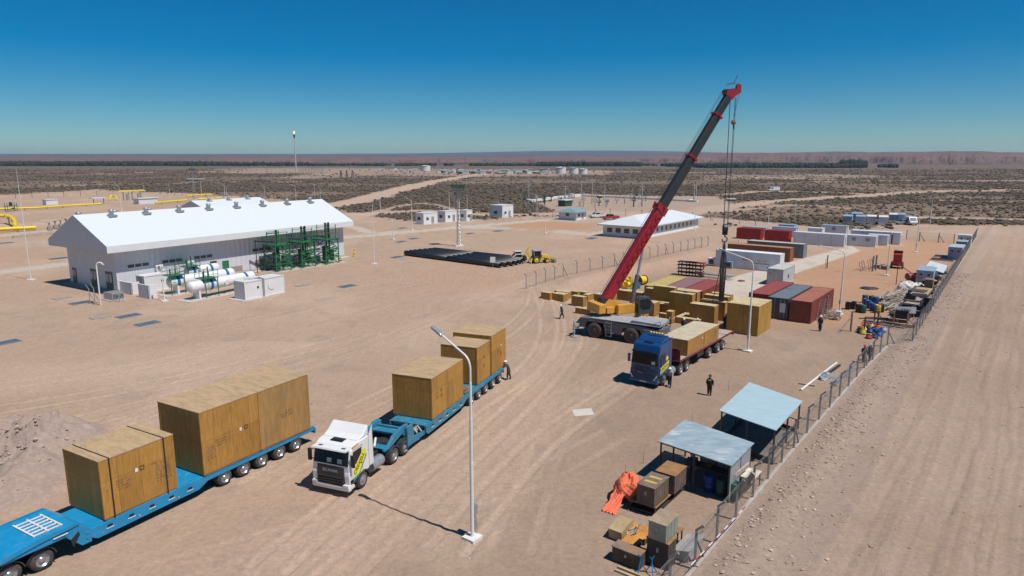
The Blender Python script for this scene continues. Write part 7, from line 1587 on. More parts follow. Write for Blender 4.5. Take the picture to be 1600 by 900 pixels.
# red compressor machine in the yard
rm = thing('red_machine', 'red and black engine unit on wheels in the yard, right of a street lamp', 'machine', G(1401, 420), 60)
q = MB(); q.box(0, 2.6, -.8, .8, .5, 1.0); q.build('frame', BLACK, rm); q = MB(); q.box(.2, 1.8, -.65, .65, 1.0, 2.5); q.build('engine_cover', RED, rm, bevel=.08); q = MB(); q.box(1.9, 2.6, -.7, .7, 1.0, 2.9); q.cyl((1.4, .4, 2.5), (1.4, .4, 3.2), .07); q.build('radiator', BLACK, rm); q = MB(); q.box(-.15, -.0, -.75, .75, .8, 1.2); q.build('front_panel', RED, rm)
for x in (.4, 2.2):
    for y, s in ((-1.0, -1), (1.0, 1)): wheel_at(rm, x, y, .48, .3, s, False)
# ------------------------------------------------------------------ people
def skinbody(V, E, Rr, mats, colour, root=0):
    me = bpy.data.meshes.new('body'); me.from_pydata(V, E, []); o = bpy.data.objects.new('body', me); scene.collection.objects.link(o)
    s = o.modifiers.new('skin', 'SKIN'); s.use_smooth_shade = True; s.branch_smoothing = .5
    lay = me.skin_vertices[0].data
    for i, r in enumerate(Rr): lay[i].radius = (r if isinstance(r, tuple) else (r, r)); lay[i].use_root = (i == root)
    ss = o.modifiers.new('sub', 'SUBSURF'); ss.levels = ss.render_levels = 1
    dg = bpy.context.evaluated_depsgraph_get(); m2 = bpy.data.meshes.new_from_object(o.evaluated_get(dg)); bpy.data.objects.remove(o)
    m2.materials.clear(); [m2.materials.append(m) for m in mats]; m2.polygons.foreach_set('material_index', [colour(p.center) for p in m2.polygons]); m2.update(); return m2
def person(p, ang, label, cloth, pose='stand', helmet=WHITE, H=1.75, top=None, patch=None, legs=None):
    k = H / 1.75; ld = dict(stand=(.06, -.04), walk=(.32, -.30), lean=(.12, -.12))[pose]; bend = dict(stand=.0, walk=.10, lean=.20)[pose]
    V = []; E = []; Rr = []
    def a(v, r, par=None):
        V.append(tuple(c * k for c in v)); Rr.append(r * k if not isinstance(r, tuple) else tuple(x * k for x in r)); i = len(V) - 1
        if par is not None: E.append((par, i))
        return i
    pel = a((0, 0, .95), (.23, .18)); sp = a((bend * .4, 0, 1.15), (.22, .17), pel); che = a((bend * .9, 0, 1.36 - bend * .12), (.27, .19), sp); nk = a((bend * 1.15, 0, 1.50 - bend * .2), .068, che); hd = a((bend * 1.3 + .02, 0, 1.61 - bend * .25), .112, nk); tp = a((bend * 1.4 + .02, 0, 1.70 - bend * .3), .085, hd)
    for s, st in ((1, ld[0]), (-1, ld[1])):
        hip = a((0, s * .095, .88), .145, pel); kn = a((st * .55 + .03, s * .105, .49), .105, hip); an = a((st - (.03 if st < 0 else 0), s * .11, .10), .075, kn); ft = a((st + .15, s * .12, .045), (.045, .035), an)
    hands = []
    for s in (1, -1):
        sh = a((bend * .95, s * .185, 1.39 - bend * .14), .105, che)
        if pose == 'lean': el = (.42, s * .24, 1.14); ha = (.64, s * .22, 1.20)
        elif pose == 'walk': el = (bend + s * .10 - .02, s * .25, 1.12); ha = (bend + s * .28, s * .24, .93)
        else: el = (.02, s * .245, 1.12); ha = (.10, s * .25, .88)
        e_ = a(el, .078, sh); h_ = a(ha, .045, e_); d_ = (Vector(ha) - Vector(el)).normalized(); pm = Vector(ha) + d_ * .07; pi = a(tuple(pm), (.034, .018), h_); hands.append(pm * k)
        for j, (off, ln) in enumerate(((-.028, .07), (-.010, .082), (.010, .075), (.027, .06))):
            b = pm + Vector((off, 0, 0)) + d_ * ln * .55; f1 = a(tuple(b), .0095, pi); a(tuple(b + d_ * ln * .45 + Vector((0, -s * .015, 0))), .008, f1)
        a(tuple(pm + Vector((.045, -s * .02, .0)) - d_ * .01), .010, h_)
    hc = Vector(V[hd])
    def col(c):
        if c.z < .13 * k and c.z < .13: return 2
        if (c - hc).length < .17 * k and c.z > V[nk][2] - .01: return 0
        for h in hands:
            if (c - h).length < .13: return 0
        return 3 if c.z > 1.0 * k else 1
    me = skinbody(V, E, Rr, [SKIN, legs or cloth, BLACK, top or cloth], col)
    t = thing('person', label, 'person', p, ang); b = bpy.data.objects.new('body', me); scene.collection.objects.link(b); b.parent = t
    if helmet:
        q = MB(); c = Vector(V[tp]); vs = []; n = 18
        for j in range(6):
            ph = j / 5 * math.pi / 2
            for i in range(n): A_ = 2 * math.pi * i / n; vs.append((c.x + .135 * k * math.cos(ph) * math.cos(A_), c.y + .115 * k * math.cos(ph) * math.sin(A_), c.z - .02 + .115 * k * math.sin(ph)))
        for i in range(n): A_ = 2 * math.pi * i / n; vs.append((c.x + (.165 + .035 * max(0, math.cos(A_))) * k * math.cos(A_), c.y + .14 * k * math.sin(A_), c.z - .03))
        fs = [(j * n + i, j * n + (i + 1) % n, (j + 1) * n + (i + 1) % n, (j + 1) * n + i) for j in range(5) for i in range(n)] + [(6 * n + i, 6 * n + (i + 1) % n, (i + 1) % n, i) for i in range(n)]
        q.add(vs, fs, 0, True); q.build('helmet', helmet, t)
    q = MB(); 
    q.ball((hc.x + .10 * k, 0, hc.z - .005), .016, 8, 5, sc=(1.3, .8, 1.4)); q.build('nose', SKIN, t)
    for s in (-1, 1): q = MB(); q.ball((hc.x + .088 * k, s * .034 * k, hc.z + .02), .012, 6, 4); q.build('eye', BLACK, t); q = MB(); q.ball((hc.x, s * .098 * k, hc.z), .024, 8, 5, sc=(.7, .4, 1.2)); q.build('ear', SKIN, t)
    if patch:
        q = MB(); q.box(-.145, -.128, -.12, .12, 1.28 * k, 1.38 * k); q.build('reflective_patch', patch, t)
        for s in (-1, 1): q = MB(); q.box(-.10, .0, s * .17 - .05, s * .17 + .05, 1.455 * k, 1.465 * k); q.build('shoulder_patch', patch, t)
    return t
YV = mat('reflective_yellow', (.60, .60, .05), .5)
person(G(795, 593), 170, 'worker in dark grey overalls and white helmet leaning on the rear of the teal lowboy', CHAR, 'lean')
person(G(878, 498), 200, 'worker in navy overalls walking alone left of the crane, head down', NAVY, 'walk')
person(G(1046, 604), 250, 'worker with pale upper body and white helmet striding beside the blue truck', NAVY, 'walk', top=mat('grey_shirt', (.30, .29, .31), .8))
person(G(1108, 618), 60, 'worker in black overalls with yellow patches standing alone with his back turned', BLKC, 'stand', helmet=BLACK, patch=YV)
person(G(1281, 517.5), 215, 'worker in dark blue overalls and white helmet standing before the orange-brown container', NAVY, 'stand', H=1.8)
person(G(1133, 514), 260, 'worker in black with orange collar between the slings and the big yellowish crate', BLKC, 'stand', top=mat('dark_orange_top', (.06, .035, .03), .8))
person(G(1068, 521.5), 250, 'left one of two white-helmeted workers hidden behind the flatbed load', NAVY, 'stand')
person(G(1089, 521.5), 250, 'right one of two white-helmeted workers hidden behind the flatbed load', NAVY, 'stand')
person(G(1349, 567), 35, 'person in red helmet and dark clothes standing at the fence', CHAR, 'stand', helmet=RED)
person(G(1358, 565), 40, 'person in white helmet leaning forward at the fence beside the red-helmeted one', CHAR, 'walk')
person(f0 + front * 1.6 + inn * 1.3, 250, 'person in dark clothes and white helmet inside the nearer shed', CHAR, 'stand')
# ------------------------------------------------------------------ yard clutter
def at(px, py, z=0): return G(px, py, z)
cols = [BARB, BARB, BARG, BARB, BARY, BLACK, BARB, BARG, BARB]; 
bp = [((1348, 489), BARG, 'green barrel at the left front of the barrel group'), ((1352, 479), BARB, 'blue barrel at the left side of the barrel group'), ((1357, 482), BARB, 'blue barrel second from the left in the barrel group'), ((1363, 486), BARB, 'bright blue barrel left of the yellow barrel'), ((1371, 489), BARY, 'yellow barrel, the only one standing in the barrel group'), ((1376, 487.5), BLACK, 'black barrel at the right end of the barrel group'), ((1351, 473), BARG, 'teal barrel at the back left of the barrel group'), ((1361, 474), BARG, 'green barrel in the back row of the barrel group'), ((1368, 476), BARB, 'blue barrel at the back right of the barrel group'), ((1341, 488), BLACK, 'dark barrel left of the green front barrel')]
for (pp, m, lab) in bp: barrel(at(*pp), m, lab, h=1.05, r=.36, group='barrels standing in the yard corner')
for (c, ty, lx, rx, lab) in (((1327, 484.5), 474, 1321, 1330, 'left black cabinet standing behind the lamp by the barrels'), ((1335, 484), 474, 1329, 1339, 'right black cabinet standing behind the lamp by the barrels'), ((1417, 505), 487, 1400, 1427, 'big black bin behind the white signboard'), ((1437, 498), 487, 1424, 1445, 'black bin right of the white signboard'), ((1428, 478), 466, 1413, 1432, 'black open box in the middle of the scrap, with a tan rim'), ((1450, 492), 481, 1436, 1457, 'flat black bin close to the fence'), ((1454, 484), 475, 1437, 1461, 'dark grey flat bin close to the fence, behind the flat black one')):
    o, A, B, zt = fit(c, ty, lx, rx); t = thing('storage_bin', lab, 'bin', o, YA); q = MB(); q.box(0, B, 0, A, 0, .08); q.box(0, .05, 0, A, .08, zt); q.box(B - .05, B, 0, A, .08, zt); q.box(.05, B - .05, 0, .05, .08, zt); q.box(.05, B - .05, A - .05, A, .08, zt); q.build('bin_shell', BLACK, t); q = MB(); q.box(-.04, B + .04, -.04, .05, zt, zt + .05); q.box(-.04, B + .04, A - .05, A + .04, zt, zt + .05); q.box(-.04, .05, .05, A - .05, zt, zt + .05); q.box(B - .05, B + .04, .05, A - .05, zt, zt + .05); q.build('rim', DARK, t)
for (c, ty, lx, rx, m, lab) in (((1447, 470), 462, 1423, 1457, mat('tan_board', (.36, .26, .15), .8), 'broad tan-topped steel tray near the fence'), ((1424, 484), 478, 1404, 1437, mat('brown_board', (.30, .22, .16), .8), 'low brown board pallet left of the black bins'), ((1440, 466), 459, 1420, 1450, DRUST, 'dark rusty tray behind the broad tan tray'), ((1456, 457), 438, 1445, 1460, mat('carton_brown', (.24, .15, .08), .85), 'brown carton with white sacks beside it near the generator box')):
    o, A, B, zt = fit(c, ty, lx, rx); t = thing('scrap_tray', lab, 'tray', o, YA); MB().box(0, B, 0, A, .08, zt).build('body', DRUST if 'tray' in lab else m, t); MB().box(-.05, B + .05, -.05, A + .05, zt, zt + .06).build('board', m, t)
for k in range(22):
    f = k / 21; px = 1424 + 52 * f + r.uniform(-13, 2); py = 503 - 72 * f + r.uniform(-3, 3); o = at(px, py); t = thing('scrap_box', 'worn dark box or tray in the scrap strip along the inside of the fence', 'scrap', o, YA + r.uniform(-12, 12), 'boxes and trays of the scrap strip'); A_ = r.uniform(.8, 2.2); B_ = r.uniform(.8, 2.0); h = r.uniform(.25, .9)
    MB().box(0, B_, 0, A_, 0, h).build('body', (DRUST, BLACK, RUST, DARK, GREYW)[k % 5], t, bevel=.02); MB().box(-.03, B_ + .03, -.03, A_ + .03, h, h + .05).build('lid', (GREYW, DARK, DRUST, TINR)[k % 4], t)
t = thing('signboard', 'small white signboard standing in front of the black bins', 'sign', at(1413, 502), 75); [MB().box(-.03, .03, y - .04, y + .04, 0, 1.6).build('leg', mat('leg_tan', (.40, .22, .10), .7), t) for y in (-.9, .9)]; MB().box(-.05, -.0, -1.1, 1.1, 1.0, 1.75).build('panel', WHITE, t); q = MB(); [q.box(-.056, -.05, y, y + .16, 1.3, 1.45) for y in (-.5, -.25, .0, .3)]; q.build('sign_lettering', DARK, t)
r = random.Random(12)
def stick(px, py, ang, L, rr, m, label, name, group, z, sq=True):
    g = at(px, py); u, _ = axes(ang); q = MB(); d_ = u * L; q.bar((0, 0, z), (d_.x, d_.y, z + r.uniform(-.05, .12)), rr * 2.2, rr * 1.6) if sq else q.cyl((0, 0, z), (d_.x, d_.y, z), rr, n=8); o = q.build(name, m); o.location = g; tag(o, label, 'timber' if sq else 'pipe', group)
for k in range(18): stick(1371 + k * 2.2 + r.uniform(-2, 2), 471 - k * .35 + r.uniform(-1.2, 1), 50 + r.uniform(-5, 5), r.uniform(4, 7.5), .10, GREYW if k % 3 else mat('dark_plank', (.18, .15, .12), .85), 'weathered plank in the upper timber stack of the scrap corner', 'weathered_plank', 'planks of the upper timber stack', .1 + .12 * (k % 4))
for k in range(26): stick(1366 + r.uniform(0, 46), 489 - r.uniform(0, 18), 42 + r.uniform(-22, 22), r.uniform(2.5, 6), .085, (GREYW, TINR, MATS['dark_plank'])[k % 3], 'loose grey plank in the tangled heap left of the black bins', 'loose_plank', 'planks of the tangled heap', .08 + .1 * (k % 5))
for k in range(8): stick(1340 + r.uniform(0, 40), 508 - r.uniform(0, 12), -30 + r.uniform(-30, 30), r.uniform(2.5, 4.5), .06, DARK, 'dark steel bar lying between barrels and coloured drums', 'steel_bar', 'dark steel bars on the ground', .06 + .06 * (k % 3))
for k, (px, py) in enumerate(((1350, 519), (1366, 501), (1371, 508), (1395, 512), (1416, 514))): t = thing('rack_post', ('first', 'second', 'third', 'fourth', 'fifth')[k] + ' from the left of the dark upright rack posts by the coloured drums', 'post', at(px, py)); MB().box(-.06, .06, -.06, .06, 0, 1.7).build('post_shaft', DARK if k < 3 else RUST, t); q = MB(); q.bar((0, 0, 1.3), (1.1, .2, .1), .06); q.build('brace', DARK if k < 3 else RUST, t)
dc = [BARY, mat('drum_red', (.28, .03, .03), .5), BARB, mat('drum_blue', (.03, .12, .25), .5), mat('drum_orange', (.42, .19, .04), .5), BARB, mat('drum_pink', (.45, .10, .14), .5), BARG, LYEL, mat('drum_pale', (.5, .45, .3), .6), BARB, RED, TBLUE, mat('drum_lilac', (.33, .25, .40), .5)]
nm = ['yellow', 'red', 'blue', 'light blue', 'orange', 'blue', 'pink', 'green', 'yellow', 'cream', 'blue', 'red', 'light blue', 'lilac']; pos = ['front left', 'front', 'front centre', 'front right', 'left', 'middle', 'back left', 'far left', 'left middle', 'back', 'right', 'back right', 'middle right', 'right end']
dp = [(1348, 522), (1357, 529), (1366, 528), (1374, 525), (1346, 516), (1359, 520), (1352, 511), (1343, 520), (1350, 517), (1362, 513), (1376, 521), (1370, 515), (1369, 519), (1381, 518)]
for (px, py), m, a, b in zip(dp, dc, nm, pos): t = thing('crushed_drum', '%s flattened drum at the %s of the coloured drum heap' % (a, b), 'drum', at(px, py), r.uniform(0, 180), 'coloured drums in a heap'); q = MB(); h = .3 + .15 * r.random(); q.cyl((0, 0, 0), (.15, .1, h), .36, .30, 14); q.build('drum_body', m, t); q = MB(); q.cyl((.15, .1, h), (.17, .11, h + .05), .33, n=14); q.build('drum_lid', m, t)
for (px, py, s, lab) in ((1418, 452, 1.0, 'white sack heap at the top of the timber stack'), (1433, 452, .8, 'second white sack heap beside the generator box'), (1453, 441, .8, 'white sacks piled behind the brown carton')):
    g = at(px, py); blob('sack_heap', (g.x, g.y, 0), s, mat('white_sack', (.58, .56, .52), .7, var=.15, bmp=.03), lab, 'sacks', int(px), (1.3, 1, 1.1))
t = thing('white_awning', 'tilted white awning sheet on thin posts next to the generator box', 'awning', at(1460, 433), YA); q = MB(); P = [at(1446, 417, 1.9), at(1474, 426.5, 1.9), at(1481, 415, 2.3), at(1453.5, 407.5, 2.4)]; c = t.location; Rz = Matrix.Rotation(-R(YA), 4, 'Z'); P = [Rz @ (p - c) for p in P]; q.slab(P if (P[1] - P[0]).cross(P[2] - P[1]).z > 0 else P[::-1], .05); q.build('sheet', WHITE, t)
for p in P: q = MB(); q.bar((p.x, p.y, 0), (p.x, p.y, p.z - .06), .07); q.build('post', TINR, t)
t = thing('red_tank', 'small red cylindrical tank beside the generator box', 'tank', at(1417, 441), 10); q = MB(); q.cyl((0, 0, .9), (2.2, 0, .9), .55, n=16); q.ball((0, 0, .9), .55, 16, 8, sc=(.4, 1, 1)); q.ball((2.2, 0, .9), .55, 16, 8, sc=(.4, 1, 1)); q.build('shell', mat('dull_red', (.22, .04, .045), .5), t); [MB().box(x, x + .15, -.4, .4, 0, .5).build('saddle', DARK, t) for x in (.4, 1.7)]
t = thing('red_pipe_frame', 'thin red pipe stand left of the red tank', 'stand', at(1400, 445), 0); q = MB(); q.tube([(0, 0, 0), (0, 0, 3.2), (4, 1, .8)], .06, 6); q.build('pipe', MATS['dull_red'], t)  # plain red frame line, built as one bent pipe
for k, (px, py, lab) in enumerate(((1477, 401, 'upper black panel lying beside the nearest fence cabin'), (1472, 406, 'lower black panel lying beside the nearest fence cabin'))): t = thing('black_tarp', lab.replace('panel', 'tarp'), 'mat', at(px, py), YA); MB().box(-1.6, 1.6, -1.8, 1.8, 0, .12).build('panel_sheet', BLACK, t); MB().box(-1.7, -1.6, -1.9, 1.9, 0, .16).build('edge', CONC, t)  # black tarps lying flat, built as thin boxes with a pale edge
for k, (px, py, lab) in enumerate(((1345, 424, 'left wire gate panel propped in the yard'), (1358, 421, 'right wire gate panel propped in the yard'))):
    t = thing('wire_gate', lab, 'gate', at(px, py), 50); q = MB(); 
    for a, b in (((0, 0, .1), (3, 0, .1)), ((0, .4, 1.5), (3, .4, 1.5)), ((0, 0, .1), (0, .4, 1.5)), ((3, 0, .1), (3, .4, 1.5)), ((1.5, 0, .1), (1.5, .4, 1.5)), ((0, 0, .1), (3, .4, 1.5))): q.bar(a, b, .07)
    q.build('panel_frame', mat('brown_frame', (.22, .16, .12), .7), t)
for k, (px, py) in enumerate(((1363, 424), (1368, 422))): g = at(px, py); t = thing('gate_post', ('left' if k == 0 else 'right') + ' stout grey gate post beside the gate panels', 'post', g); q = MB(); q.cyl((0, 0, 0), (0, 0, 2.6), .14, n=10); q.build('post_shaft', POST, t)
for k, (px, py) in enumerate(((1374, 420), (1381, 419), (1388, 422))): t = thing('pallet_stack', ('left', 'middle', 'right')[k] + ' low stack of pale pallets between the gate posts and the red machine', 'pallets', at(px, py), YA); q = MB(); [q.box(0, 1.3, 0, 1.2, z, z + .09) for z in (0.06, .22, .38, .54)]; [q.box(0, 1.3, y, y + .12, 0, .63) for y in (.05, .55, 1.05)]; q.build('pallets', GREYW, t)
# ladders, wire coils and pump by the orange-brown container
for k, (px, py) in enumerate(((1275, 501), (1283, 499))):
    t = thing('steel_ladder', ('left' if k == 0 else 'right') + ' grey steel ladder frame propped before the orange-brown container', 'ladder', at(px, py), -35); q = MB()
    for x in (0, .55): q.bar((x, 0, 0), (x + .15, .9, 2.5), .06)
    for j in range(8): f = (j + .5) / 8; q.bar((.15 * f, .9 * f, 2.5 * f), (.55 + .15 * f, .9 * f, 2.5 * f), .05)
    q.build('ladder_frame', GALV, t)
for k, (px, py) in enumerate(((1290, 497), (1298, 495), (1304, 499))):
    t = thing('wire_coil', ('left', 'middle', 'right')[k] + ' tangled grey wire coil beside the orange-brown container', 'coil', at(px, py)); q = MB()
    for j in range(7):
        c = Vector((r.uniform(-.3, .3), r.uniform(-.3, .3), .55)); ax = Vector((r.uniform(-1, 1), r.uniform(-1, 1), r.uniform(-.4, .4))).normalized(); u1 = ax.orthogonal().normalized(); v1 = ax.cross(u1); q.tube([c + (u1 * math.cos(R(a)) + v1 * math.sin(R(a))) * .52 for a in range(0, 361, 36)], .022, 5)
    q.build('wire', TINR, t)
t = thing('pump_unit', 'small white pump box at the foot of the lamp behind the container', 'pump', at(1309, 500), YA); MB().box(-.3, .3, -.3, .3, .5, 1.1).build('casing', WHITE, t, bevel=.03); q = MB(); [q.bar((x, y, 0), (x, y, .5), .06) for x in (-.25, .25) for y in (-.25, .25)]; q.box(-.28, .28, -.28, .28, .44, .5); q.build('stand', GALV, t)
# racks and units behind the containers
for k, (px, py, m, lab) in enumerate(((1060, 430, BLACK, 'black steel rack behind the yellow container'), (1072, 431, mat('rack_red', (.20, .02, .02), .5), 'dark red steel rack behind the mauve container'))):
    t = thing('storage_rack', lab, 'rack', at(px, py), -38)
    for x in (0, 2.4): 
        for y in (0, 1.2): q = MB(); q.bar((x, y, 0), (x, y, 2.2), .12); q.build('upright', m, t)
    for z in (.5, 1.1, 1.7, 2.2): q = MB(); q.box(-.3, 2.9, -.1, 1.3, z, z + .10); q.build('shelf', m if z != 1.1 else GREYW, t)
for (c, ty, lx, rx, lab) in (((1117, 416), 404, 1106, 1122, 'white air conditioning unit left of the hanging hook'), ((1126, 413), 402, 1117, 1130, 'white box unit right behind the hook'), ((1143, 420), 409.5, 1130, 1149, 'blue-grey louvred unit right of the hook on the concrete')):
    o, A, B, zt = fit(c, ty, lx, rx); t = thing('cooling_unit', lab, 'cooling unit', o, YA, 'cooling units on the concrete pad'); MB().box(0, B, 0, A, .1, zt).build('casing', WWALL if '-' not in lab else mat('unit_blue', (.22, .30, .37), .5), t, bevel=.02); q = MB(); q.box(-.02, .01, A * .2, A * .8, zt * .25, zt * .85); q.build('grille', DARK, t)
t = thing('beam_stack', 'pale beams on low stands at the front of the concrete pad', 'beams', at(1083, 432), -38); q = MB(); [q.box(0, 6.5, y, y + .25, .5, .75) for y in (0, .6, 1.2)]; q.box(.8, 1.0, -.1, 1.6, 0, .5); q.box(5.4, 5.6, -.1, 1.6, 0, .5); q.build('beam', mat('pale_beam', (.52, .48, .43), .7), t)
t = thing('small_crate', 'open wooden box right of the blue-grey unit', 'box', at(1152, 417), YA); MB().box(0, 1.2, 0, 1.2, 0, .9).build('case', PLY, t)
# yellow valves and drum left of the yellow container
for k, (px, py, s) in enumerate(((967, 452, 1.0), (973, 449, 1.1), (980, 451, 1.0), (984, 446, .9))):
    t = thing('yellow_valve', ('leftmost', 'second', 'third', 'rightmost')[k] + ' big yellow valve body standing behind the crates', 'valve', at(px, py), 25 * k); t.scale = (.8,) * 3; q = MB(); q.cyl((-.6 * s, 0, .8), (.6 * s, 0, .8), .42 * s, n=14); q.cyl((-.7 * s, 0, .8), (-.58 * s, 0, .8), .62 * s, n=14); q.cyl((.58 * s, 0, .8), (.7 * s, 0, .8), .62 * s, n=14); q.cyl((0, 0, .8), (0, 0, 1.7), .22 * s, n=10); q.build('valve_body', PYEL, t); q = MB(); q.cyl((0, 0, 1.7), (0, 0, 1.8), .4, n=12); q.build('hand_wheel', PYEL, t)
t = thing('cable_drum', 'yellow drum with dark ends lying behind the blue-green box', 'drum', at(1002, 445), 40); t.scale = (.8,) * 3; q = MB(); q.cyl((-.8, 0, .9), (.8, 0, .9), .75, n=18); q.build('drum_body', PYEL, t)
for x in (-.9, .8): q = MB(); q.cyl((x, 0, .9), (x + .12, 0, .9), .9, n=18); q.build('drum_flange', DARK, t)
o, A, B, zt = fit((996, 452), 443.5, 988, 1001); t = thing('tool_container', 'low blue-green box beside the yellow drum', 'box', o, YA); MB().box(0, B, 0, A, 0, zt).build('body', mat('teal_box', (.02, .13, .17), .5), t, bevel=.03); MB().box(-.04, B + .04, -.04, A + .04, zt, zt + .06).build('lid', MATS['teal_box'], t)
# stakes in the open ground
for k, (px, py) in enumerate(((976, 748), (1005, 725), (1138, 610), (1081, 663))):
    t = thing('marker_stake', ('leftmost', 'second', 'rightmost', 'third')[k] + ' thin marker stake in the ground near the sheds', 'stake', at(px, py)); q = MB(); q.cyl((0, 0, 0), (0.02, 0, .9), .012, n=5); q.build('rod', RUST, t)
for (px, py, lab) in ((1025, 380, 'left'), (949.5, 378, 'right')): pass
g = at(1358, 451); blob('spill_heap', (g.x, g.y, 0), .9, DARK, 'small dark heap lying alone on the orange ground', 'heap', 3, (1.3, 1, .25))
g = at(1158, 439.5); blob('rag_heap', (g.x, g.y, 0), .4, mat('rag_brown', (.12, .05, .035), .8), 'small dark red rag lying on the concrete pad', 'rag', 4, (1.3, 1, .5))
g = at(540, 400.5); t = thing('yellow_hydrant', 'small yellow gas riser at the right end of the long building', 'riser', at(553.5, 401)); q = MB(); q.tube([(0, 0, 0), (0, 0, 1.3), (.3, 0, 1.5)], .13, 8); q.cyl((0, 0, .7), (0, 0, .8), .25); q.build('pipe', PYEL, t)
t = thing('site_sign', 'small white sign standing in front of the black pipes', 'sign', at(770, 419)); MB().box(-.03, .03, -.03, .03, 0, 1.2).build('post', TINR, t); MB().box(-.45, .45, -.05, -.03, 1.0, 2.0).build('panel', WHITE, t)
# ------------------------------------------------------------------ far plant, flare and pumpjacks
g = G(463, 270.5); t = thing('flare_stack', 'tall thin flare stack with a small flame on the plain', 'flare stack', (g.x, g.y, 0)); hfl = HZ((463, 270.5), 210)
q = MB(); q.cyl((0, 0, 0), (0, 0, hfl - 4), .75, .55, 10); q.build('stack', mat('stack_grey', (.50, .47, .44), .6), t); q = MB(); q.cyl((0, 0, hfl - 4), (0, 0, hfl), .9, 1.1, 10); q.build('burner_tip', BLACK, t)
m, nt, p = new_mat('flame'); p.inputs['Base Color'].default_value = (.9, .5, .2, 1); p.inputs['Emission Color'].default_value = (1, .62, .35, 1); p.inputs['Emission Strength'].default_value = 1.1
q = MB(); q.ball((0, 0, hfl + 1.8), 1.5, 12, 8, sc=(.75, .6, 1.3)); q.ball((.5, 0, hfl + 3.0), .9, 10, 6, sc=(.7, .6, 1.2)); q.build('flame', m, t)
PLW = mat('plant_white', (.62, .62, .60), .6, var=.05); PLG = mat('plant_grey', (.30, .31, .32), .6, var=.1); PLR = mat('plant_rust', (.24, .13, .10), .7); PLGR = mat('plant_green', (.12, .20, .16), .6)
for k, (px, py, ty, hw_, lab) in enumerate(((665, 267, 259, 7.5, 'white storage tank at the left end of the far plant'), (876, 271, 261.5, 8, 'left of three storage tanks at the right end of the far plant'), (896, 271.5, 262.5, 7, 'middle of three storage tanks at the right end of the far plant'), (911, 272, 264, 6.5, 'right of three storage tanks at the right end of the far plant'))):
    g = G(px, py); h = HZ((px, py), ty); rr = hw_ * g.y / F; t = thing('storage_tank', lab, 'tank', (g.x, g.y, 0), 0, 'storage tanks of the far plant'); q = MB(); q.cyl((0, 0, 0), (0, 0, h), rr, n=28); q.build('shell', PLW, t); q = MB(); q.cyl((0, 0, h), (0, 0, h + rr * .12), rr + .1, rr * .1, 28); q.build('roof', PLG if k == 2 else PLW, t)
    q = MB(); [q.bar((rr * math.cos(a), rr * math.sin(a), h * a / 5), (rr * math.cos(a + .3), rr * math.sin(a + .3), h * (a + .3) / 5), .8) for a in np.arange(3.4, 5, .3)]; q.build('stair', PLG, t)
rf_ = random.Random(31)
def far_unit(px, py, w_, h, m, label, group, kind=0):
    g = G(px, py); s = g.y / F; t = thing('plant_unit' if kind == 0 else 'plant_tower', label, 'industrial unit', (g.x, g.y, 0), rf_.uniform(-20, 30), group)
    if kind == 0: MB().box(-w_ * s / 2, w_ * s / 2, -w_ * s / 3, w_ * s / 3, 0, h * s).build('wall', m, t); MB().box(-w_ * s / 2 - .3, w_ * s / 2 + .3, -w_ * s / 3 - .3, w_ * s / 3 + .3, h * s, h * s + .4).build('roof', PLW, t)
    else: q = MB(); q.cyl((0, 0, 0), (0, 0, h * s), w_ * s / 2, w_ * s / 2.4, 10); q.build('column', m, t); q = MB(); q.box(-w_ * s * .8, w_ * s * .8, -w_ * s * .8, w_ * s * .8, h * s * .8, h * s * .8 + .3); q.build('platform', PLG, t)
for k in range(86): px = 686 + 172 * rf_.random(); far_unit(px, 268.5 + 4 * rf_.random(), 3 + 6 * rf_.random(), 1.8 + 3.0 * rf_.random(), (PLW, PLG, PLGR, PLW, PLR)[k % 5], 'low pale process unit in the crowd of the far plant', 'process units of the far plant')
for k in range(22): px = 590 + 95 * rf_.random(); far_unit(px, 265 + 3 * rf_.random(), 2 + 5 * rf_.random(), .9 + 1.2 * rf_.random(), (PLW, PLG, PLW)[k % 3], 'small low building left of the far plant', 'low buildings left of the far plant')
for k, (px, w_, h) in enumerate(((693, 1.6, 9), (684, 1.2, 23), (716, 3, 8), (727, 1.2, 24), (752, 1.6, 8), (771, 2, 7), (798, 1.3, 8), (830, 1.4, 6), (845, 4, 6), (700, 1.6, 6), (862, .8, 7), (738, 1.2, 6))): far_unit(px, 269, w_, h, PLR if k in (3, 4) else PLG, 'slim process tower above the far plant', 'process towers of the far plant', 1)
for k in range(12): far_unit(963 + rf_.uniform(-4, 14), 269.5, 3.5, 1.3, PLW, 'small white block right of the far tanks', 'white blocks right of the far tanks')
for k in range(26): far_unit(1100 + 220 * rf_.random(), 273.5 + 4 * rf_.random(), 1.6 + 2 * rf_.random(), .8 + .7 * rf_.random(), (PLW, YEL, PLG)[k % 3], 'tiny scattered unit far out on the plain right of the boom', 'scattered units on the far plain')
for k in range(9):
    px = 470 + k * 4.3; g = G(px, 270); t = thing('pipe_bent', 'pale concrete bent in the row right of the flare stack', 'pipe support', (g.x, g.y, 0), 0, 'concrete bents beside the flare stack'); q = MB(); q.box(-.9, -.3, -.4, .4, 0, 4.5); q.box(.3, .9, -.4, .4, 0, 4.5); q.box(-1.0, 1.0, -.5, .5, 4.5, 5.1); q.build('bent', mat('bent_concrete', (.40, .35, .30), .8), t)
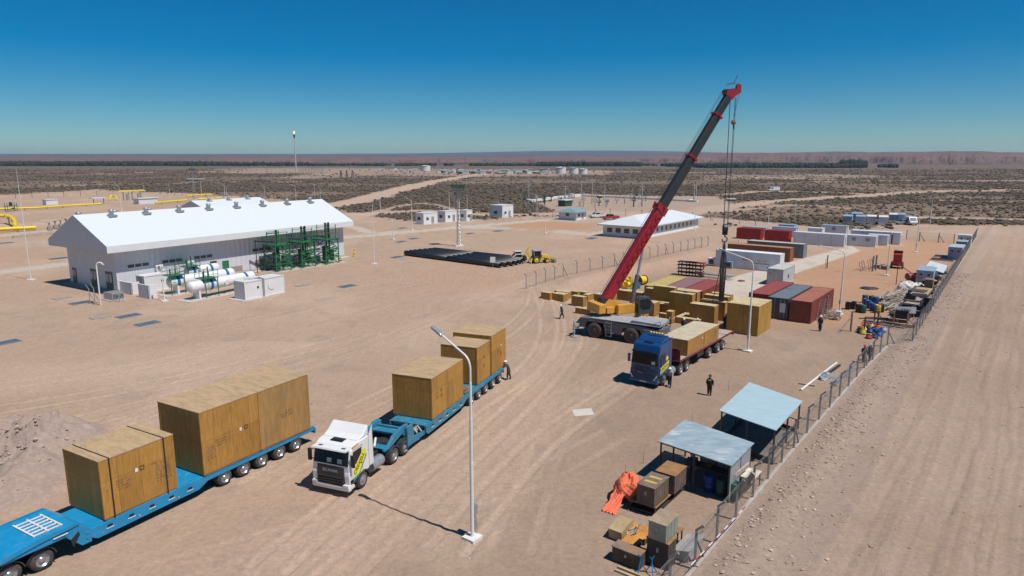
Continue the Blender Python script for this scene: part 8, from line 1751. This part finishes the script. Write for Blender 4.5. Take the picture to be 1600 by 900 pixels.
for k, (px, lab) in enumerate(((521, 'left dark red pumpjack on the plain'), (557, 'right dark red pumpjack on the plain'))):
    g = G(px, 277); s = g.y / F; t = thing('pumpjack', lab, 'pumpjack', (g.x, g.y, 0), 10 if k == 0 else 170); q = MB(); q.bar((-2 * s, 0, 0), (0, 0, 4.5 * s), .5 * s); q.bar((2 * s, 0, 0), (0, 0, 4.5 * s), .5 * s); q.build('samson_post', PLR, t); q = MB(); q.bar((-5 * s, 0, 3.2 * s), (5 * s, 0, 6 * s), .7 * s); q.build('walking_beam', PLR, t); q = MB(); q.box(4.6 * s, 5.6 * s, -.4 * s, .4 * s, 4.2 * s, 6.6 * s); q.build('horse_head', DARK, t); q = MB(); q.box(-5 * s, -2.5 * s, -.8 * s, .8 * s, 0, 2 * s); q.build('gear_box', DARK, t)
for k, px in enumerate((533, 542, 551)): g = G(px, 277.5); t = thing('dark_tower', ('left', 'middle', 'right')[k] + ' dark well tower between the two pumpjacks', 'tower', (g.x, g.y, 0)); q = MB(); [q.bar((x, y, 0), (x * .3, y * .3, 6.5), .35) for x in (-.9, .9) for y in (-.9, .9)]; q.box(-.6, .6, -.6, .6, 6.2, 6.8); q.build('frame', DARK, t)
# substation yard
def line_obj(pts, w_, h, m, label, name, cat):
    P = [G(x, y) for x, y in pts]; q = MB(); o0 = P[0]
    for a, b in zip(P[:-1], P[1:]): q.bar(a - o0 + Vector((0, 0, h / 2)), b - o0 + Vector((0, 0, h / 2)), w_, h)
    o = q.build(name, m); o.location = o0; tag(o, label, cat)
line_obj([(828, 316.5), (870, 310.5), (906, 307)], 1.6, 1.1, WWALL, 'long low white cable duct on the left side of the substation', 'cable_duct', 'duct')
line_obj([(906, 307), (960, 309), (1040, 313), (1090, 316)], 1.0, .8, WWALL, 'long low white cable duct along the back of the substation', 'cable_duct', 'duct')
for k in range(34):
    px = 815 + 195 * rf_.random(); py = 310 + 14 * rf_.random(); t = thing('substation_stand', 'small dark switchgear stand inside the substation', 'switchgear', G(px, py), rf_.uniform(0, 60), 'switchgear stands of the substation'); q = MB(); h = 1.2 + 1.4 * rf_.random(); q.bar((0, 0, 0), (0, 0, h), .35); q.bar((-.9, 0, h), (.9, 0, h), .3); [q.cyl((x, 0, h), (x, 0, h + .9), .14, n=6) for x in (-.7, 0, .7)]; q.build('stand', PLG if k % 3 else GREEND, t)
for k, (px, py, w_, h, m, lab) in enumerate(((826, 315, 5, 2.5, PLG, 'grey transformer box at the left corner of the substation'), (893, 306, 4, 2.4, PLW, 'white box at the far middle of the substation'), (937, 309, 7, 2.6, GREEND, 'dark green transformer in the middle of the substation'), (1079, 315, 9, 2, PLW, 'long white box at the right end of the substation'), (1142, 313, 12, 1.6, DARK, 'dark scrap heap in the scrub right of the hoist rope'))): far_unit(px, py, w_, h, m, lab, None)
g = G(306, 281.5); far_unit(306, 281.5, 22, 1.4, PLGR, 'small green-grey well installation in the scrub beyond the yellow pipes', None)
